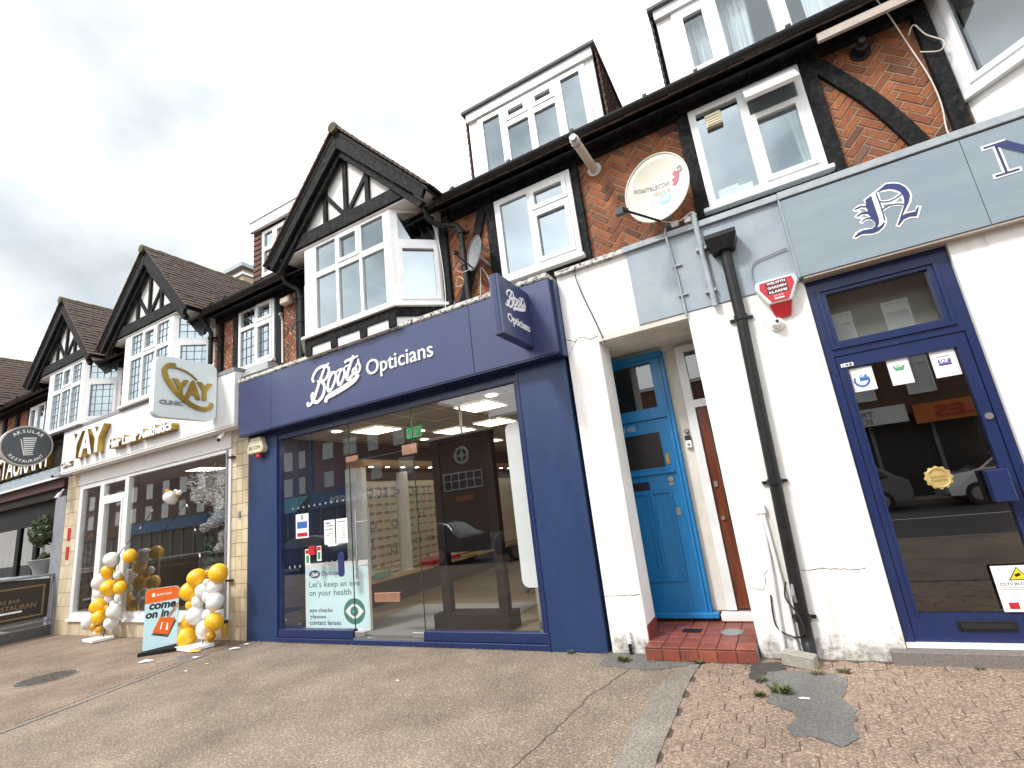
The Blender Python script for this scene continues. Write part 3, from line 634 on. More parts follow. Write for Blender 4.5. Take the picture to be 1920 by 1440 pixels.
dormer(OPT, -2.87, -0.98, 5.5, 6.98, 0.3, -2.72, -1.1, 5.86, 6.83,
       [(-2.64, -2.37, 5.93, 6.76, False), (-2.27, -1.95, 5.93, 6.48, False), (-2.27, -1.95, 6.58, 6.76, True), (-1.86, -1.55, 5.93, 6.48, False), (-1.86, -1.55, 6.58, 6.76, True), (-1.44, -1.18, 5.93, 6.76, False)], UPVC, DKTILE)
dormer(OPT, -7.7, -5.6, 5.6, 7.14, 0.3, -7.5, -6.3, 6.0, 6.92,
       [(-7.43, -7.2, 6.07, 6.5, False), (-7.43, -7.2, 6.58, 6.86, False), (-7.1, -6.75, 6.07, 6.5, True), (-7.1, -6.75, 6.58, 6.86, True), (-6.65, -6.37, 6.07, 6.86, False)], DKTILE, DKTILE)
# hung tiles beside dormer window
mbt = MB(); z = 5.75; r = 0
while z < 6.95:
    for a, b in ((-7.72, -7.505), (-6.29, -5.7)):
        x = a-(0.08 if r % 2 else 0)
        while x < b:
            xa, xb = max(a, x+0.002), min(b, x+0.158)
            if xb-xa > 0.03: mbt.prism([(xa, 0.272, z), (xb, 0.272, z), (xb, 0.294, z+0.14), (xa, 0.294, z+0.14)], (0, -0.012, 0))
            x += 0.16
    z += 0.105; r += 1
o = mbt.build('front_hung_tiles', DKTILE, OPT); o['kind'] = 'stuff'
box('dormer_board', -7.75, -5.6, 0.2, 0.26, 6.96, 7.13, WHITEP, OPT)
box('under_sill_beam', -2.56, -1.455, 0.15, 0.221, 3.95, 4.144, BLACKT, OPT); box('under_sill_beam', -7.95, -6.93, 0.15, 0.221, 3.95, 4.234, BLACKT, OPT); box('under_sill_beam', -0.074, 0.989, 0.15, 0.221, 3.95, 4.134, BLACKT, NOR)
DORMB = mat('dormer_cladding', (0.62, 0.63, 0.63), (0.55, 0.55, 0.54), rough=0.5, scale=4)
# --- corner building upstairs
window(NOR, Matrix.Translation((0, 0.125, 0)), -0.07, 0.985, 4.18, 5.372, [(0.0, 0.41, 4.26, 5.30, False), (0.49, 0.92, 4.27, 5.0, True), (0.49, 0.92, 5.03, 5.30, False)])
box('window_sill', -0.13, 1.02, 0.06, 0.2, 4.135, 4.179, UPVC, NOR, bev=0.005)
fl = MB().box(0.47, 0.94, -0.02, 0.025, -0.30, 0.0); fl.T(Matrix.Translation((0, 0.1, 5.31)) @ Matrix.Rotation(R_(-38), 4, 'X')); fl.build('open_vent_sash', UPVC, NOR, bev=0.004)
for a, b in ((0.99, 1.12), (1.9, 2.02)): post(NOR, a, b)
herringbone(NOR, 1.12, 1.9, 3.92, 5.37, 0.196)
cv = smoothline([(1.10, 5.36, 0), (1.28, 5.03, 0), (1.44, 4.72, 0), (1.57, 4.4, 0), (1.67, 4.1, 0), (1.70, 3.97, 0)], 5); brm = MB()
for p, q in zip(cv[:-1], cv[1:]):
    t = (q-p).normalized(); n_ = Vector((-t.y, t.x, 0))*0.066
    brm.py([(p.x+n_.x, p.y+n_.y), (q.x+n_.x, q.y+n_.y), (q.x-n_.x, q.y-n_.y), (p.x-n_.x, p.y-n_.y)], 0.145, 0.19)
brm.build('curved_timber_brace', BLACKT, NOR)
eaves(NOR, -0.199, 2.0); main_roof(NOR, -0.199, 5.0)
box('soffit_strip', 1.15, 1.98, -0.1, -0.062, 5.33, 5.41, mat('pale_board', (0.5, 0.44, 0.38), (0.42, 0.36, 0.31), rough=0.7, scale=8), NOR)
dormer(NOR, -0.17, 1.95, 5.5, 6.98, 0.3, 0.0, 1.75, 5.86, 6.85,
       [(0.07, 0.36, 5.95, 6.74, True), (0.47, 0.94, 5.93, 6.78, False), (1.08, 1.66, 5.93, 6.78, False)], DORMB, BLACKP, gm=DORMG, curtains=((0.02, 0.4), (0.47, 0.74), (1.25, 1.7)))
# right-hand bay, its near side seen edge on
Lb = math.hypot(0.62, 0.62); Tb = Matrix.Translation((2.04, 0.2, 0)) @ Matrix.Rotation(R_(-45), 4, 'Z')
window(NOR, Tb, 0, Lb, 4.42, 6.2, [(0.09, Lb-0.1, 4.50, 5.42, True), (0.09, Lb-0.1, 5.52, 6.1, False)], gm=DORMG, name='bay_window')
window(NOR, Matrix.Translation((0, -0.42, 0)), 2.665, 4.4, 4.42, 6.2, [(2.75, 3.25, 4.5, 5.42, False), (3.35, 3.85, 4.5, 5.42, False), (2.75, 3.25, 5.52, 6.1, False)], name='bay_window')
MB().pz([(1.98, 0.21), (2.64, -0.47), (4.4, -0.47), (4.4, 0.21)], 4.37, 4.419).build('bay_sill', UPVC, NOR)
MB().pz([(2.06, 0.21), (2.68, -0.4), (4.4, -0.4), (4.4, 0.21)], 3.5, 4.369).build('bay_apron', RENDERW, NOR)
MB().pz([(2.0, 0.21), (2.64, -0.47), (4.4, -0.47), (4.4, 0.21)], 6.201, 6.4).build('bay_head', WHITEP, NOR)
MB().box(2.4, 4.3, 0.6, 0.62, 4.42, 6.2).build('roller_blind', WHITEP, NOR)
# --- clinic and restaurant upstairs
bay(CLI, -10.1, lead=0.13, apron=None); gable(CLI, -10.13)
bay(RES, -13.5, lead=0.13, apron=None); gable(RES, -13.66); gable(RES, -19.0)
for a, b in ((-9.0, -8.88), (-8.55, -8.45)): post(CLI, a, b)
herringbone(CLI, -8.88, -8.55, 3.9, 5.37, 0.196, MORTARW, 'diag'); herringbone(CLI, -8.45, -8.2, 3.9, 5.37, 0.196, MORTARW, 'diag')
herringbone(CLI, -12.3, -11.55, 3.9, 5.37, 0.196, MORTAR); post(CLI, -11.55, -11.44); post(CLI, -12.42, -12.3)
eaves(CLI, -8.6, -8.2); eaves(CLI, -12.15, -11.6); main_roof(CLI, -13.9, -8.2)
window(RES, Matrix.Translation((0, 0.13, 0)), -16.62, -15.72, 4.3, 5.34, [(-16.56, -16.2, 4.36, 5.28, True), (-16.13, -15.78, 4.36, 5.28, False)])
for a, b in ((-16.78, -16.63), (-15.71, -15.56), (-17.55, -17.43), (-18.4, -18.25)): post(RES, a, b)
herringbone(RES, -17.43, -16.78, 3.9, 5.37, 0.196, MORTAR); herringbone(RES, -18.25, -17.55, 3.9, 5.37, 0.196, MORTAR)
eaves(RES, -18.6, -15.1); main_roof(RES, -24, -13.9)
dormer(RES, -17.6, -16.4, 6.1, 7.25, 1.0, -17.4, -16.6, 6.4, 7.1, [(-17.3, -16.7, 6.5, 7.0, False)], UPVC, DKTILE, back=3.0)
ch = thing('chimney_stack', 'small pale brick chimney peeping over the clinic roof beside a dormer', 'chimney', (-12.3, 3.1, 7.6))
box('stack', -12.55, -11.95, 2.8, 3.4, 7.4, 8.75, mat('stock_brick', (0.45, 0.36, 0.26), (0.36, 0.28, 0.2), rough=0.9, scale=14, bump=0.3), ch)
box('band', -12.6, -11.9, 2.75, 3.45, 8.55, 8.62, WHITEP, ch); box('cap', -12.68, -11.82, 2.67, 3.53, 8.751, 8.86, LEAD, ch)

# drainpipes
def pipe(name, label, pts, r, mt, brackets=(), group=None):
    e_ = thing(name, label, 'drainpipe', (pts[-1][0], pts[-1][1], pts[-1][2]), group)
    tube('pipe', pts, r, mt, e_, 14)
    for z in brackets:
        # interpolate on the polyline
        for p, q in zip(pts[:-1], pts[1:]):
            if min(p[2], q[2]) <= z <= max(p[2], q[2]) and p[2] != q[2]:
                t = (z-p[2])/(q[2]-p[2]); x = p[0]+(q[0]-p[0])*t; y = p[1]+(q[1]-p[1])*t
                MB().lathe([(r*1.3, -0.022), (r*1.3, 0.022)], (x, y, z), 16).box(x-r*2.4, x+r*2.4, y+r*0.7, y+r+0.03, z-0.015, z+0.015).build('bracket', mt, e_, smooth=True); break
    return e_
pipe('drainpipe', 'black drainpipe bending down beside the small grey satellite dish', [(-3.45, -0.13, 5.5), (-3.45, -0.1, 5.36), (-3.38, 0.0, 5.28), (-3.12, 0.08, 5.2), (-3.06, 0.09, 5.1), (-3.04, 0.09, 3.9)], 0.038, BLACKP, (5.08, 4.6))
pipe('drainpipe', 'black drainpipe at the left end of the big plain bay window', [(-6.35, -0.13, 5.5), (-6.35, -0.1, 5.38), (-6.2, 0.02, 5.25), (-6.17, 0.05, 5.1), (-6.17, 0.05, 3.9)], 0.04, BLACKP, (5.1, 4.7))
pipe('drainpipe', 'black drainpipe right of the leaded clinic bay window', [(-8.7, -0.13, 5.5), (-8.7, 0.0, 5.36), (-8.68, 0.09, 5.2), (-8.68, 0.09, 4.2)], 0.04, BLACKP, (5.1,))

# ================================================================ ground floor: opticians
box('pillar', -7.39, -6.71, 0.0, 0.4, 0.0, 3.0, NAVY, OPT, bev=0.004); box('pillar', -2.46, -1.83, -0.02, 0.4, 0.0, 3.0, NAVY, OPT, bev=0.004)
box('pillar_trim', -6.709, -6.66, 0.03, 0.12, 0.0, 2.87, NAVY2, OPT); box('pillar_trim', -2.52, -2.461, 0.03, 0.12, 0.0, 2.87, NAVY2, OPT)
box('pillar_bead', -2.445, -2.43, -0.028, -0.0205, 0.0, 3.0, NAVY2, OPT)
box('lintel', -7.39, -1.83, 0.13, 0.4, 2.92, 3.9, NAVY2, OPT)
box('head_frame', -6.71, -2.46, 0.02, 0.129, 2.872, 2.96, NAVY2, OPT); box('head_bead', -6.71, -2.46, -0.01, 0.128, 2.961, 3.0, NAVY2, OPT)
box('window_bottom_rail', -6.71, -5.245, 0.015, 0.11, 0.06, 0.165, NAVY2, OPT, bev=0.006); box('window_bottom_rail', -4.095, -2.46, 0.015, 0.11, 0.06, 0.165, NAVY2, OPT, bev=0.006)
box('plinth', -6.71, -2.46, -0.015, 0.12, 0.0, 0.059, NAVY2, OPT, bev=0.004); box('threshold', -5.24, -4.1, 0.02, 0.11, 0.0595, 0.075, STEEL, OPT)
def pane(name, x0, x1, y, z0, z1, gm, parent): return MB().add([(x0, y, z0), (x1, y, z0), (x1, y, z1), (x0, y, z1)], [(0, 1, 2, 3)]).build(name, gm, parent)
pane('shop_pane', -6.66, -5.243, 0.06, 0.165, 2.872, SHOPG, OPT); pane('shop_pane', -4.092, -2.52, 0.06, 0.165, 2.872, SHOPG, OPT); pane('transom_pane', -5.237, -4.098, 0.06, 2.335, 2.872, SHOPG, OPT)
gd = pane('glass_door', -5.237, -4.098, 0.06, 0.09, 2.325, SHOPG, OPT)
for x in (-5.11, -4.97): tube('handle', [(x, 0.0 if x < -5 else 0.11, 0.79), (x, 0.0 if x < -5 else 0.11, 1.66)], 0.016, STEEL, gd)
for z in (0.95, 1.5): tube('handle_bolt', [(-5.11, 0.0, z), (-4.97, 0.11, z)], 0.01, STEEL, gd)
GEDGE = mat('glass_edge', (0.05, 0.09, 0.08), rough=0.2)
for x in (-5.24, -4.095): box('glass_joint', x-0.0025, x+0.0025, 0.052, 0.068, 0.166, 2.87, GEDGE, OPT)
box('glass_joint', -5.236, -4.099, 0.055, 0.065, 2.3275, 2.3325, GEDGE, OPT)
COPPER = mat('patch_fitting', (0.7, 0.42, 0.3), (0.5, 0.3, 0.22), rough=0.25, metal=0.8, scale=9)
box('patch_fitting', -5.29, -5.08, 0.04, 0.08, 2.32, 2.4, COPPER, OPT, bev=0.004); box('patch_fitting', -4.27, -4.03, 0.04, 0.08, 2.27, 2.4, COPPER, OPT, bev=0.004)
box('patch_fitting', -5.235, -5.06, 0.035, 0.085, 0.08, 0.145, STEEL, gd, bev=0.004); box('patch_fitting', -4.28, -4.1, 0.035, 0.085, 0.08, 0.145, STEEL, gd, bev=0.004)
box('lock_plate', -4.87, -4.45, 0.04, 0.08, 0.49, 0.6, COPPER, gd, bev=0.004)
# fascia sign
FS = thing('fascia_sign', 'long navy fascia board with white script shop name above the glass shopfront', 'shop sign', (-4.6, -0.1, 3.0))
for a, b in ((-7.36, -6.575), (-6.57, -2.895), (-2.89, -1.82)): box('fascia_panel', a, b, -0.2, 0.0, 3.02, 3.885, FASCN, FS, bev=0.003)
box('fascia_soffit', -7.35, -1.83, -0.19, 0.12, 3.002, 3.018, NAVY2, FS); box('fascia_top', -7.37, -1.81, -0.21, 0.22, 3.887, 3.90, COPING, FS)
box('fascia_return', -1.819, -1.79, -0.12, 0.12, 2.99, 3.88, NAVY, FS)
BOOTS = [(0.0438, [(-5.592, 3.517), (-5.619, 3.546), (-5.619, 3.585), (-5.59, 3.633), (-5.534, 3.683), (-5.458, 3.707), (-5.373, 3.708), (-5.32, 3.708), (-5.286, 3.728)]), (0.0476, [(-5.358, 3.695), (-5.397, 3.635), (-5.436, 3.567), (-5.476, 3.499), (-5.516, 3.423), (-5.561, 3.341), (-5.601, 3.272), (-5.646, 3.22), (-5.706, 3.194), (-5.735, 3.214), (-5.723, 3.248)]), (0.0438, [(-5.342, 3.697), (-5.288, 3.659), (-5.284, 3.601), (-5.318, 3.539), (-5.37, 3.499), (-5.439, 3.492), (-5.503, 3.498), (-5.509, 3.525)]), (0.0514, [(-5.444, 3.495), (-5.388, 3.433), (-5.383, 3.364), (-5.411, 3.294), (-5.464, 3.24), (-5.533, 3.211), (-5.597, 3.23), (-5.638, 3.28), (-5.644, 3.335), (-5.609, 3.364)]), (0.0419, [(-5.19, 3.571), (-5.243, 3.537), (-5.289, 3.472), (-5.314, 3.394), (-5.313, 3.341), (-5.288, 3.319), (-5.241, 3.344), (-5.192, 3.405), (-5.158, 3.48), (-5.152, 3.539), (-5.18, 3.574)]), (0.0229, [(-5.31, 3.549), (-5.273, 3.571), (-5.221, 3.578), (-5.174, 3.579)]), (0.0229, [(-5.152, 3.543), (-5.097, 3.579), (-5.026, 3.589)]), (0.0419, [(-5.016, 3.583), (-5.064, 3.541), (-5.102, 3.475), (-5.113, 3.41), (-5.092, 3.369), (-5.056, 3.378), (-5.014, 3.425), (-4.983, 3.493), (-4.983, 3.545), (-5.011, 3.584)]), (0.0229, [(-4.992, 3.566), (-4.95, 3.597), (-4.875, 3.605)]), (0.0476, [(-4.802, 3.722), (-4.828, 3.665), (-4.871, 3.593), (-4.909, 3.52), (-4.938, 3.452), (-4.927, 3.411), (-4.89, 3.41), (-4.844, 3.442), (-4.806, 3.474)]), (0.0362, [(-4.965, 3.65), (-4.941, 3.674), (-4.861, 3.679), (-4.713, 3.691)]), (0.0324, [(-4.711, 3.647), (-4.71, 3.606), (-4.694, 3.565), (-4.685, 3.519), (-4.702, 3.475), (-4.747, 3.451), (-4.8, 3.456), (-4.824, 3.493), (-4.803, 3.528), (-4.763, 3.529), (-4.754, 3.498), (-4.784, 3.47)]), (0.021, [(-4.718, 3.605), (-4.752, 3.557), (-4.789, 3.522)]), (0.0762, [(-5.365, 3.171), (-5.323, 3.234), (-5.193, 3.263), (-4.99, 3.308), (-4.83, 3.354), (-4.765, 3.387), (-4.723, 3.432)])]
TF = frame_T((0, -0.2, 0), (1, 0, 0), (0, 0, 1))
lm = MB()
for i, (w, pts) in enumerate(BOOTS): ribbon(lm, pts, w, TF, 0.0, 0.016+0.0004*i)
lm.build('script_lettering', WHITEV, FS)
lm = MB(); text_mb(lm, 'Opticians', TF, -4.575, -3.455, 3.31, 3.585, 0, 0.016, bold=0.004)
TO = frame_T((0, -0.2, 0), (1, 0, 0), (0, 0, 1)); lm.build('lettering', WHITEV, FS)
pv = MB(); 
o = MB().box(-7.36, -1.82, -0.22, 0.21, 3.9005, 3.945).build('coping', COPING, FS)
# projecting sign
PS = thing('projecting_sign', 'navy box sign with white script jutting out from the right end of the fascia', 'shop sign', (-2.15, -0.5, 3.15))
box('sign_box', -2.205, -2.095, -0.86, -0.201, 3.14, 3.79, FASCN, PS, bev=0.004)
box('sign_edge', -2.175, -2.125, -0.866, -0.861, 3.14, 3.79, NAVY2, PS)
TP = frame_T((-2.095, 0, 0), (0, 1, 0), (0, 0, 1))
xs = [p[0] for w, q in BOOTS for p in q]; zs = [p[1] for w, q in BOOTS for p in q]; ax, bx, az_, bz_ = min(xs), max(xs), min(zs), max(zs)
lm = MB()
for i, (w, pts) in enumerate(BOOTS): ribbon(lm, [(-0.76+(p[0]-ax)/(bx-ax)*0.46, 3.455+(p[1]-az_)/(bz_-az_)*0.22) for p in pts], w*0.48, TP, 0, 0.006+0.0002*i)
lm.build('script_lettering', WHITEV, PS); text('lettering', 'Opticians', TP, -0.75, -0.25, 3.265, 3.39, WHITEV, PS, 0, 0.006, bold=0.008)
# shop interior
INW = mat('shop_wall', (0.36, 0.31, 0.24), (0.32, 0.28, 0.22), rough=0.7, scale=3); INC = mat('ceiling_tile', (0.45, 0.43, 0.39), (0.41, 0.39, 0.35), rough=0.8, scale=3)
WOODF = mat('vinyl_plank_floor', (0.12, 0.092, 0.062), (0.19, 0.145, 0.10), rough=0.45, scale=3, stretch=(0.7, 6, 1)); 
box('shop_floor', -7.2, -1.9, 0.12, 8.2, 0.02, 0.08, WOODF, OPT); box('shop_ceiling', -7.2, -1.9, 0.13, 8.2, 2.905, 2.919, INC, OPT)
box('shop_wall', -7.2, -6.72, 0.41, 8.2, 0.08, 2.904, mat('navy_wall', (0.02, 0.03, 0.07), rough=0.6), OPT); box('shop_wall', -2.4, -1.9, 0.41, 8.2, 0.08, 2.904, INW, OPT); box('shop_wall', -6.719, -2.401, 8.0, 8.2, 0.08, 2.904, INW, OPT)
gm_ = MB()
for i in range(8): gm_.box(-6.71, -2.41, 0.55+i*1.2*0.6-0.012, 0.55+i*1.2*0.6+0.012, 2.899, 2.9045)
for i in range(8): gm_.box(-6.4+i*0.6-0.012, -6.4+i*0.6+0.012, 0.15, 7.9, 2.8985, 2.904)
gm_.build('ceiling_grid', WHITEP, OPT)
mw = mat('ribbed_mat', (0.10, 0.10, 0.10), rough=0.9); mats = MB().box(-5.6, -3.4, 0.13, 1.8, 0.0805, 0.088)
for i in range(41): mats.box(-5.6, -3.4, 0.14+i*0.04, 0.158+i*0.04, 0.088, 0.096)
tag(mats.build('entrance_mat', mat('mat_rib', (0.22, 0.22, 0.21), rough=0.85)), 'ribbed grey entrance mat inside the glass shop door', 'mat')
LED = emit('led_panel', (1.0, 0.92, 0.74), 2.5); LEDC = emit('led_spot', (1.0, 0.96, 0.9), 3.0)
def ceil_light(x, y, lab):
    t = thing('ceiling_light', lab, 'ceiling light', (x, y, 2.9), 'square ceiling lights in the opticians')
    box('diffuser', x-0.28, x+0.28, y-0.28, y+0.28, 2.886, 2.892, LED, t); MB().box(x-0.3, x+0.3, y-0.3, y-0.281, 2.884, 2.8985).box(x-0.3, x+0.3, y+0.281, y+0.3, 2.884, 2.8985).box(x-0.3, x-0.281, y-0.28, y+0.28, 2.884, 2.8985).box(x+0.281, x+0.3, y-0.28, y+0.28, 2.884, 2.8985).build('trim', WHITEP, t)
for x, y, lab in ((-3.55, 0.95, 'square ceiling light nearest the right side of the glass front'), (-5.55, 0.95, 'square ceiling light nearest the glass door top left'), (-5.0, 2.35, 'square warm ceiling light left of the white pole'), (-4.15, 2.35, 'square ceiling light behind the white ceiling pole'), (-3.2, 2.35, 'square ceiling light beside the white panel, second row'),
                  (-5.55, 4.3, 'square ceiling light far back on the left'), (-4.15, 4.3, 'square ceiling light far back in the middle'), (-3.2, 4.3, 'square ceiling light far back on the right'), (-4.6, 6.4, 'square ceiling light deepest in the shop')): ceil_light(x, y, lab)
for x, y, lab in ((-5.9, 0.45, 'round ceiling spotlight above the poster board'), (-3.1, 0.5, 'round ceiling spotlight near the right pillar'), (-5.3, 1.75, 'round ceiling spotlight above the entrance mat'), (-5.9, 2.6, 'round ceiling spotlight by the green exit sign')):
    tag(MB().lathe([(0.075, -0.006), (0.075, 0.0)], (x, y, 2.8975), 20).build('ceiling_spotlight', LEDC), lab, 'spotlight')
# --- the terrace carries on past both ends
FARH = thing('terrace_house', 'next gabled house of the terrace beyond the restaurant', 'building', (-32, 0.3, 0)); upper_wall(FARH, -44, -24.001, [(-26.2, -25.2, 4.3, 5.34), (-31.2, -30.2, 4.3, 5.34)])
for a in (-26.2, -31.2): window(FARH, Matrix.Translation((0, 0.13, 0)), a, a+1.0, 4.3, 5.34, [(a+0.06, a+0.46, 4.36, 5.28, False), (a+0.54, a+0.94, 4.36, 5.28, False)])
for x in (-22.6, -28.2, -33.6): bay(FARH if x < -24 else RES, x+0.03, apron=None); gable(FARH if x < -24 else RES, x)
eaves(FARH, -44, -24.001); main_roof(FARH, -44, -24.001); box('shop_wall', -44, -24.001, 0.0, 0.4, 0.0, 3.2, BLACKP, FARH); box('shop_board', -44, -24.001, -0.1, -0.001, 3.2, 4.0, GREYF, FARH)
NEXT = thing('terrace_house', 'next white fronted house of the terrace past the right edge', 'building', (10, 0.3, 0)); upper_wall(NEXT, 5.001, 16, [(8.0, 9.0, 4.2, 5.34)]); window(NEXT, Matrix.Translation((0, 0.13, 0)), 8.0, 9.0, 4.2, 5.34, [(8.06, 8.46, 4.26, 5.28, False), (8.54, 8.94, 4.26, 5.28, False)])
eaves(NEXT, 5.001, 16); main_roof(NEXT, 5.001, 16); box('shop_wall', 5.001, 16, 0.0, 0.4, 0.0, 3.19, RENDERW, NEXT); box('shop_board', 5.001, 16, -0.1, -0.001, 3.2, 3.98, GREYF, NEXT)
# --- spectacle display along the left wall
LEDS = emit('shelf_spot', (1.0, 0.93, 0.8), 14.0)
DW = thing('display_wall', 'beige lit spectacle display wall along the left side of the shop', 'display unit', (-6.6, 3.5, 0.08))
DISPP = mat('display_panel', (0.70, 0.62, 0.5), (0.64, 0.56, 0.45), rough=0.6, scale=3); OAK = mat('oak_trim', (0.52, 0.36, 0.2), (0.42, 0.28, 0.15), rough=0.5, scale=5, stretch=(6, 0.6, 6))
for i, (a, b) in enumerate(((1.45, 2.55), (2.75, 4.0), (4.2, 5.6), (5.8, 7.2))):
    box('back_panel', -6.70, -6.64, a, b, 0.55, 2.2, DISPP, DW); box('side_fin', -6.70, -6.42, b+0.02, b+0.1, 0.5, 2.35, WHITEP, DW)
    box('header_board', -6.70, -6.62, a, b, 2.201, 2.36, mat('dark_header', (0.05, 0.03, 0.02), rough=0.5) if i == 0 else bpy.data.materials['dark_header'], DW)
box('canopy', -6.70, -6.25, 1.35, 7.4, 2.42, 2.54, OAK, DW, bev=0.01); box('base_shelf', -6.70, -6.35, 1.4, 7.3, 0.47, 0.53, OAK, DW); box('plinth', -6.70, -6.45, 1.4, 7.3, 0.0805, 0.469, mat('dark_plinth', (0.02, 0.022, 0.035), rough=0.5), DW)
box('end_frame', -6.70, -6.3, 1.33, 1.43, 0.3, 2.41, WHITEP, DW); box('red_strip', -6.70, -6.34, 3.1, 4.1, 0.531, 0.6, REDV, DW)
for i in range(14): MB().lathe([(0.035, 0), (0.035, 0.004)], (-6.34, 1.6+i*0.42, 2.415), 10).build('canopy_light', LEDS, DW)
sg = MB()
for s in (-1, 1):
    pts = [(0, s*0.034+0.032*math.cos(a), 0.022*math.sin(a)) for a in [2*math.pi*k/8 for k in range(9)]]; sg.tube(pts, 0.005, 4, False)
    sg.tube([(0, s*0.063, 0.006), (-0.1, s*0.066, 0.004)], 0.003, 4, False)
sgm = sg.mesh('spectacles', BLACKV); SP2 = mat('tortoise_frame', (0.12, 0.05, 0.02), rough=0.3)
sgm2 = sgm.copy(); sgm2.materials.clear(); sgm2.materials.append(SP2)
for a, b in ((1.45, 2.55), (2.75, 4.0), (4.2, 5.6)):
    for rz in range(10):
        k = 0; y = a+0.1
        while y < b-0.06:
            o = addobj('spectacles', random.choice((sgm, sgm, sgm2)), None, (-6.54, y+random.uniform(-.01, .01), 0.72+rz*0.148)); o.rotation_euler = (0, 0, random.gauss(0, 0.06))
            tag(o, 'one of the many pairs of spectacles on the beige display wall', 'spectacles', 'spectacles on the display wall'); y += 0.20
    for q in range(4):
        tag(MB().box(-6.63, -6.615, a+0.15+q*0.26, a+0.29+q*0.26, 0.655+0.0, 0.70).build('price_card', WHITEV), 'small white price card in a row under the spectacles', 'card', 'price cards on the display wall')
cardm = MB().box(-0.004, 0.004, -0.075, 0.075, -0.045, -0.035).box(-0.004, 0.004, -0.075, 0.075, 0.035, 0.045).box(-0.004, 0.004, -0.075, -0.065, -0.035, 0.035).box(-0.004, 0.004, 0.065, 0.075, -0.035, 0.035).mesh('card_frame', BLACKV)
for y_, z_ in ((1.7, 1.98), (2.05, 1.98), (2.4, 1.98), (1.75, 1.4), (2.3, 1.4), (1.65, 1.1), (2.25, 0.95), (2.95, 2.0), (3.3, 2.0), (3.7, 2.0), (3.1, 1.5), (3.6, 1.5), (2.95, 1.02), (3.35, 1.02), (3.75, 1.02), (4.5, 2.0), (5.0, 2.0), (4.6, 1.2)):
    tag(addobj('card_frame', cardm, None, (-6.50, y_, z_)), 'small black outlined card holder among the spectacles', 'card holder', 'card holders on the display wall')
tag(MB().box(-6.34, -6.33, 1.55, 1.95, 0.53, 0.63).build('brand_card', mat('sage_card', (0.13, 0.3, 0.24), rough=0.5)), 'sage green card strip on the near foot of the display shelf', 'card')
# --- window display stand
ST = thing('display_stand', 'dark brown poster stand with heavy base behind the right window pane', 'display stand', (-3.65, 0.5, 0.08)); DKW = mat('dark_stand', (0.012, 0.009, 0.008), (0.009, 0.007, 0.006), rough=0.7, spec=0.12, scale=6)
box('base', -4.2, -3.12, 0.36, 0.66, 0.081, 0.27, DKW, ST, bev=0.006)
for x in (-4.06, -3.23): box('upright', x-0.06, x+0.06, 0.46, 0.56, 0.271, 2.4, DKW, ST)
box('board', -3.999, -3.291, 0.47, 0.55, 0.98, 2.38, mat('poster_back', (0.007, 0.005, 0.005), rough=0.6, spec=0.1), ST); box('top_rail', -4.13, -3.17, 0.45, 0.57, 2.401, 2.47, DKW, ST)
pl_ = thing('ceiling_pole', 'thin white pole hanging from the shop ceiling above the dark stand', 'pole', (-3.62, 0.5, 2.46)); tube('rod', [(-3.62, 0.5, 2.472), (-3.62, 0.5, 2.89)], 0.02, WHITEP, pl_); MB().lathe([(0.05, 0), (0.05, 0.012)], (-3.62, 0.5, 2.885), 16).build('flange', GREYM, pl_)
rp = thing('rounded_panel', 'tall white panel with rounded corners inside the right edge of the window', 'panel', (-2.64, 0.32, 0.6))
def rrect(x0, x1, z0, z1, r, n=6):
    o = []
    for cx_, cz_, a in ((x1-r, z1-r, 0), (x0+r, z1-r, 90), (x0+r, z0+r, 180), (x1-r, z0+r, 270)):
        for i in range(n+1): o.append((cx_+r*math.cos(R_(a+90*i/n)), cz_+r*math.sin(R_(a+90*i/n))))
    return o
MB().py(rrect(-2.85, -2.36, 0.56, 2.45, 0.09), 0.3, 0.36).build('board', mat('white_acrylic', (0.75, 0.78, 0.78), rough=0.3), rp); box('foot_bar', -2.7, -2.5, 0.31, 0.35, 0.081, 0.56, STEEL, rp)
# --- poster board
PB = thing('poster_board', 'pale blue poster board reading about eye health inside the left window', 'poster', (-5.8, 0.28, 0.08)); PALEB = mat('pale_blue_print', (0.6, 0.82, 0.86), (0.63, 0.84, 0.88), rough=0.5, scale=2); TEALV = mat('teal_print', (0.03, 0.2, 0.15), rough=0.5); GTXT = mat('green_print', (0.07, 0.22, 0.2), rough=0.5)
box('board', -6.42, -5.17, 0.255, 0.30, 0.1, 0.99, WHITEP, PB); box('print_sheet', -6.40, -5.19, 0.2525, 0.2549, 0.135, 0.925, PALEB, PB); box('foot', -6.3, -5.3, 0.22, 0.36, 0.081, 0.099, WHITEP, PB)
TB = frame_T((0, 0.2525, 0), (1, 0, 0), (0, 0, 1))
text('headline', "Let's keep an eye", TB, -6.34, -5.33, 0.64, 0.745, GTXT, PB, 0.0003, 0.001, bold=0.012); text('headline', 'on your health', TB, -6.34, -5.5, 0.525, 0.63, GTXT, PB, 0.0003, 0.001, bold=0.012)
text('list_line', 'eye checks', TB, -6.33, -5.87, 0.315, 0.385, NAVYV, PB, 0.0003, 0.001, bold=0.015); text('list_line', 'glasses', TB, -6.33, -6.0, 0.235, 0.30, NAVYV, PB, 0.0003, 0.001, bold=0.015); text('list_line', 'contact lenses', TB, -6.33, -5.71, 0.165, 0.225, NAVYV, PB, 0.0003, 0.001, bold=0.015)
text('shop_name', 'Opticians', TB, -6.08, -5.66, 0.80, 0.875, NAVYV, PB, 0.0003, 0.001, bold=0.015)
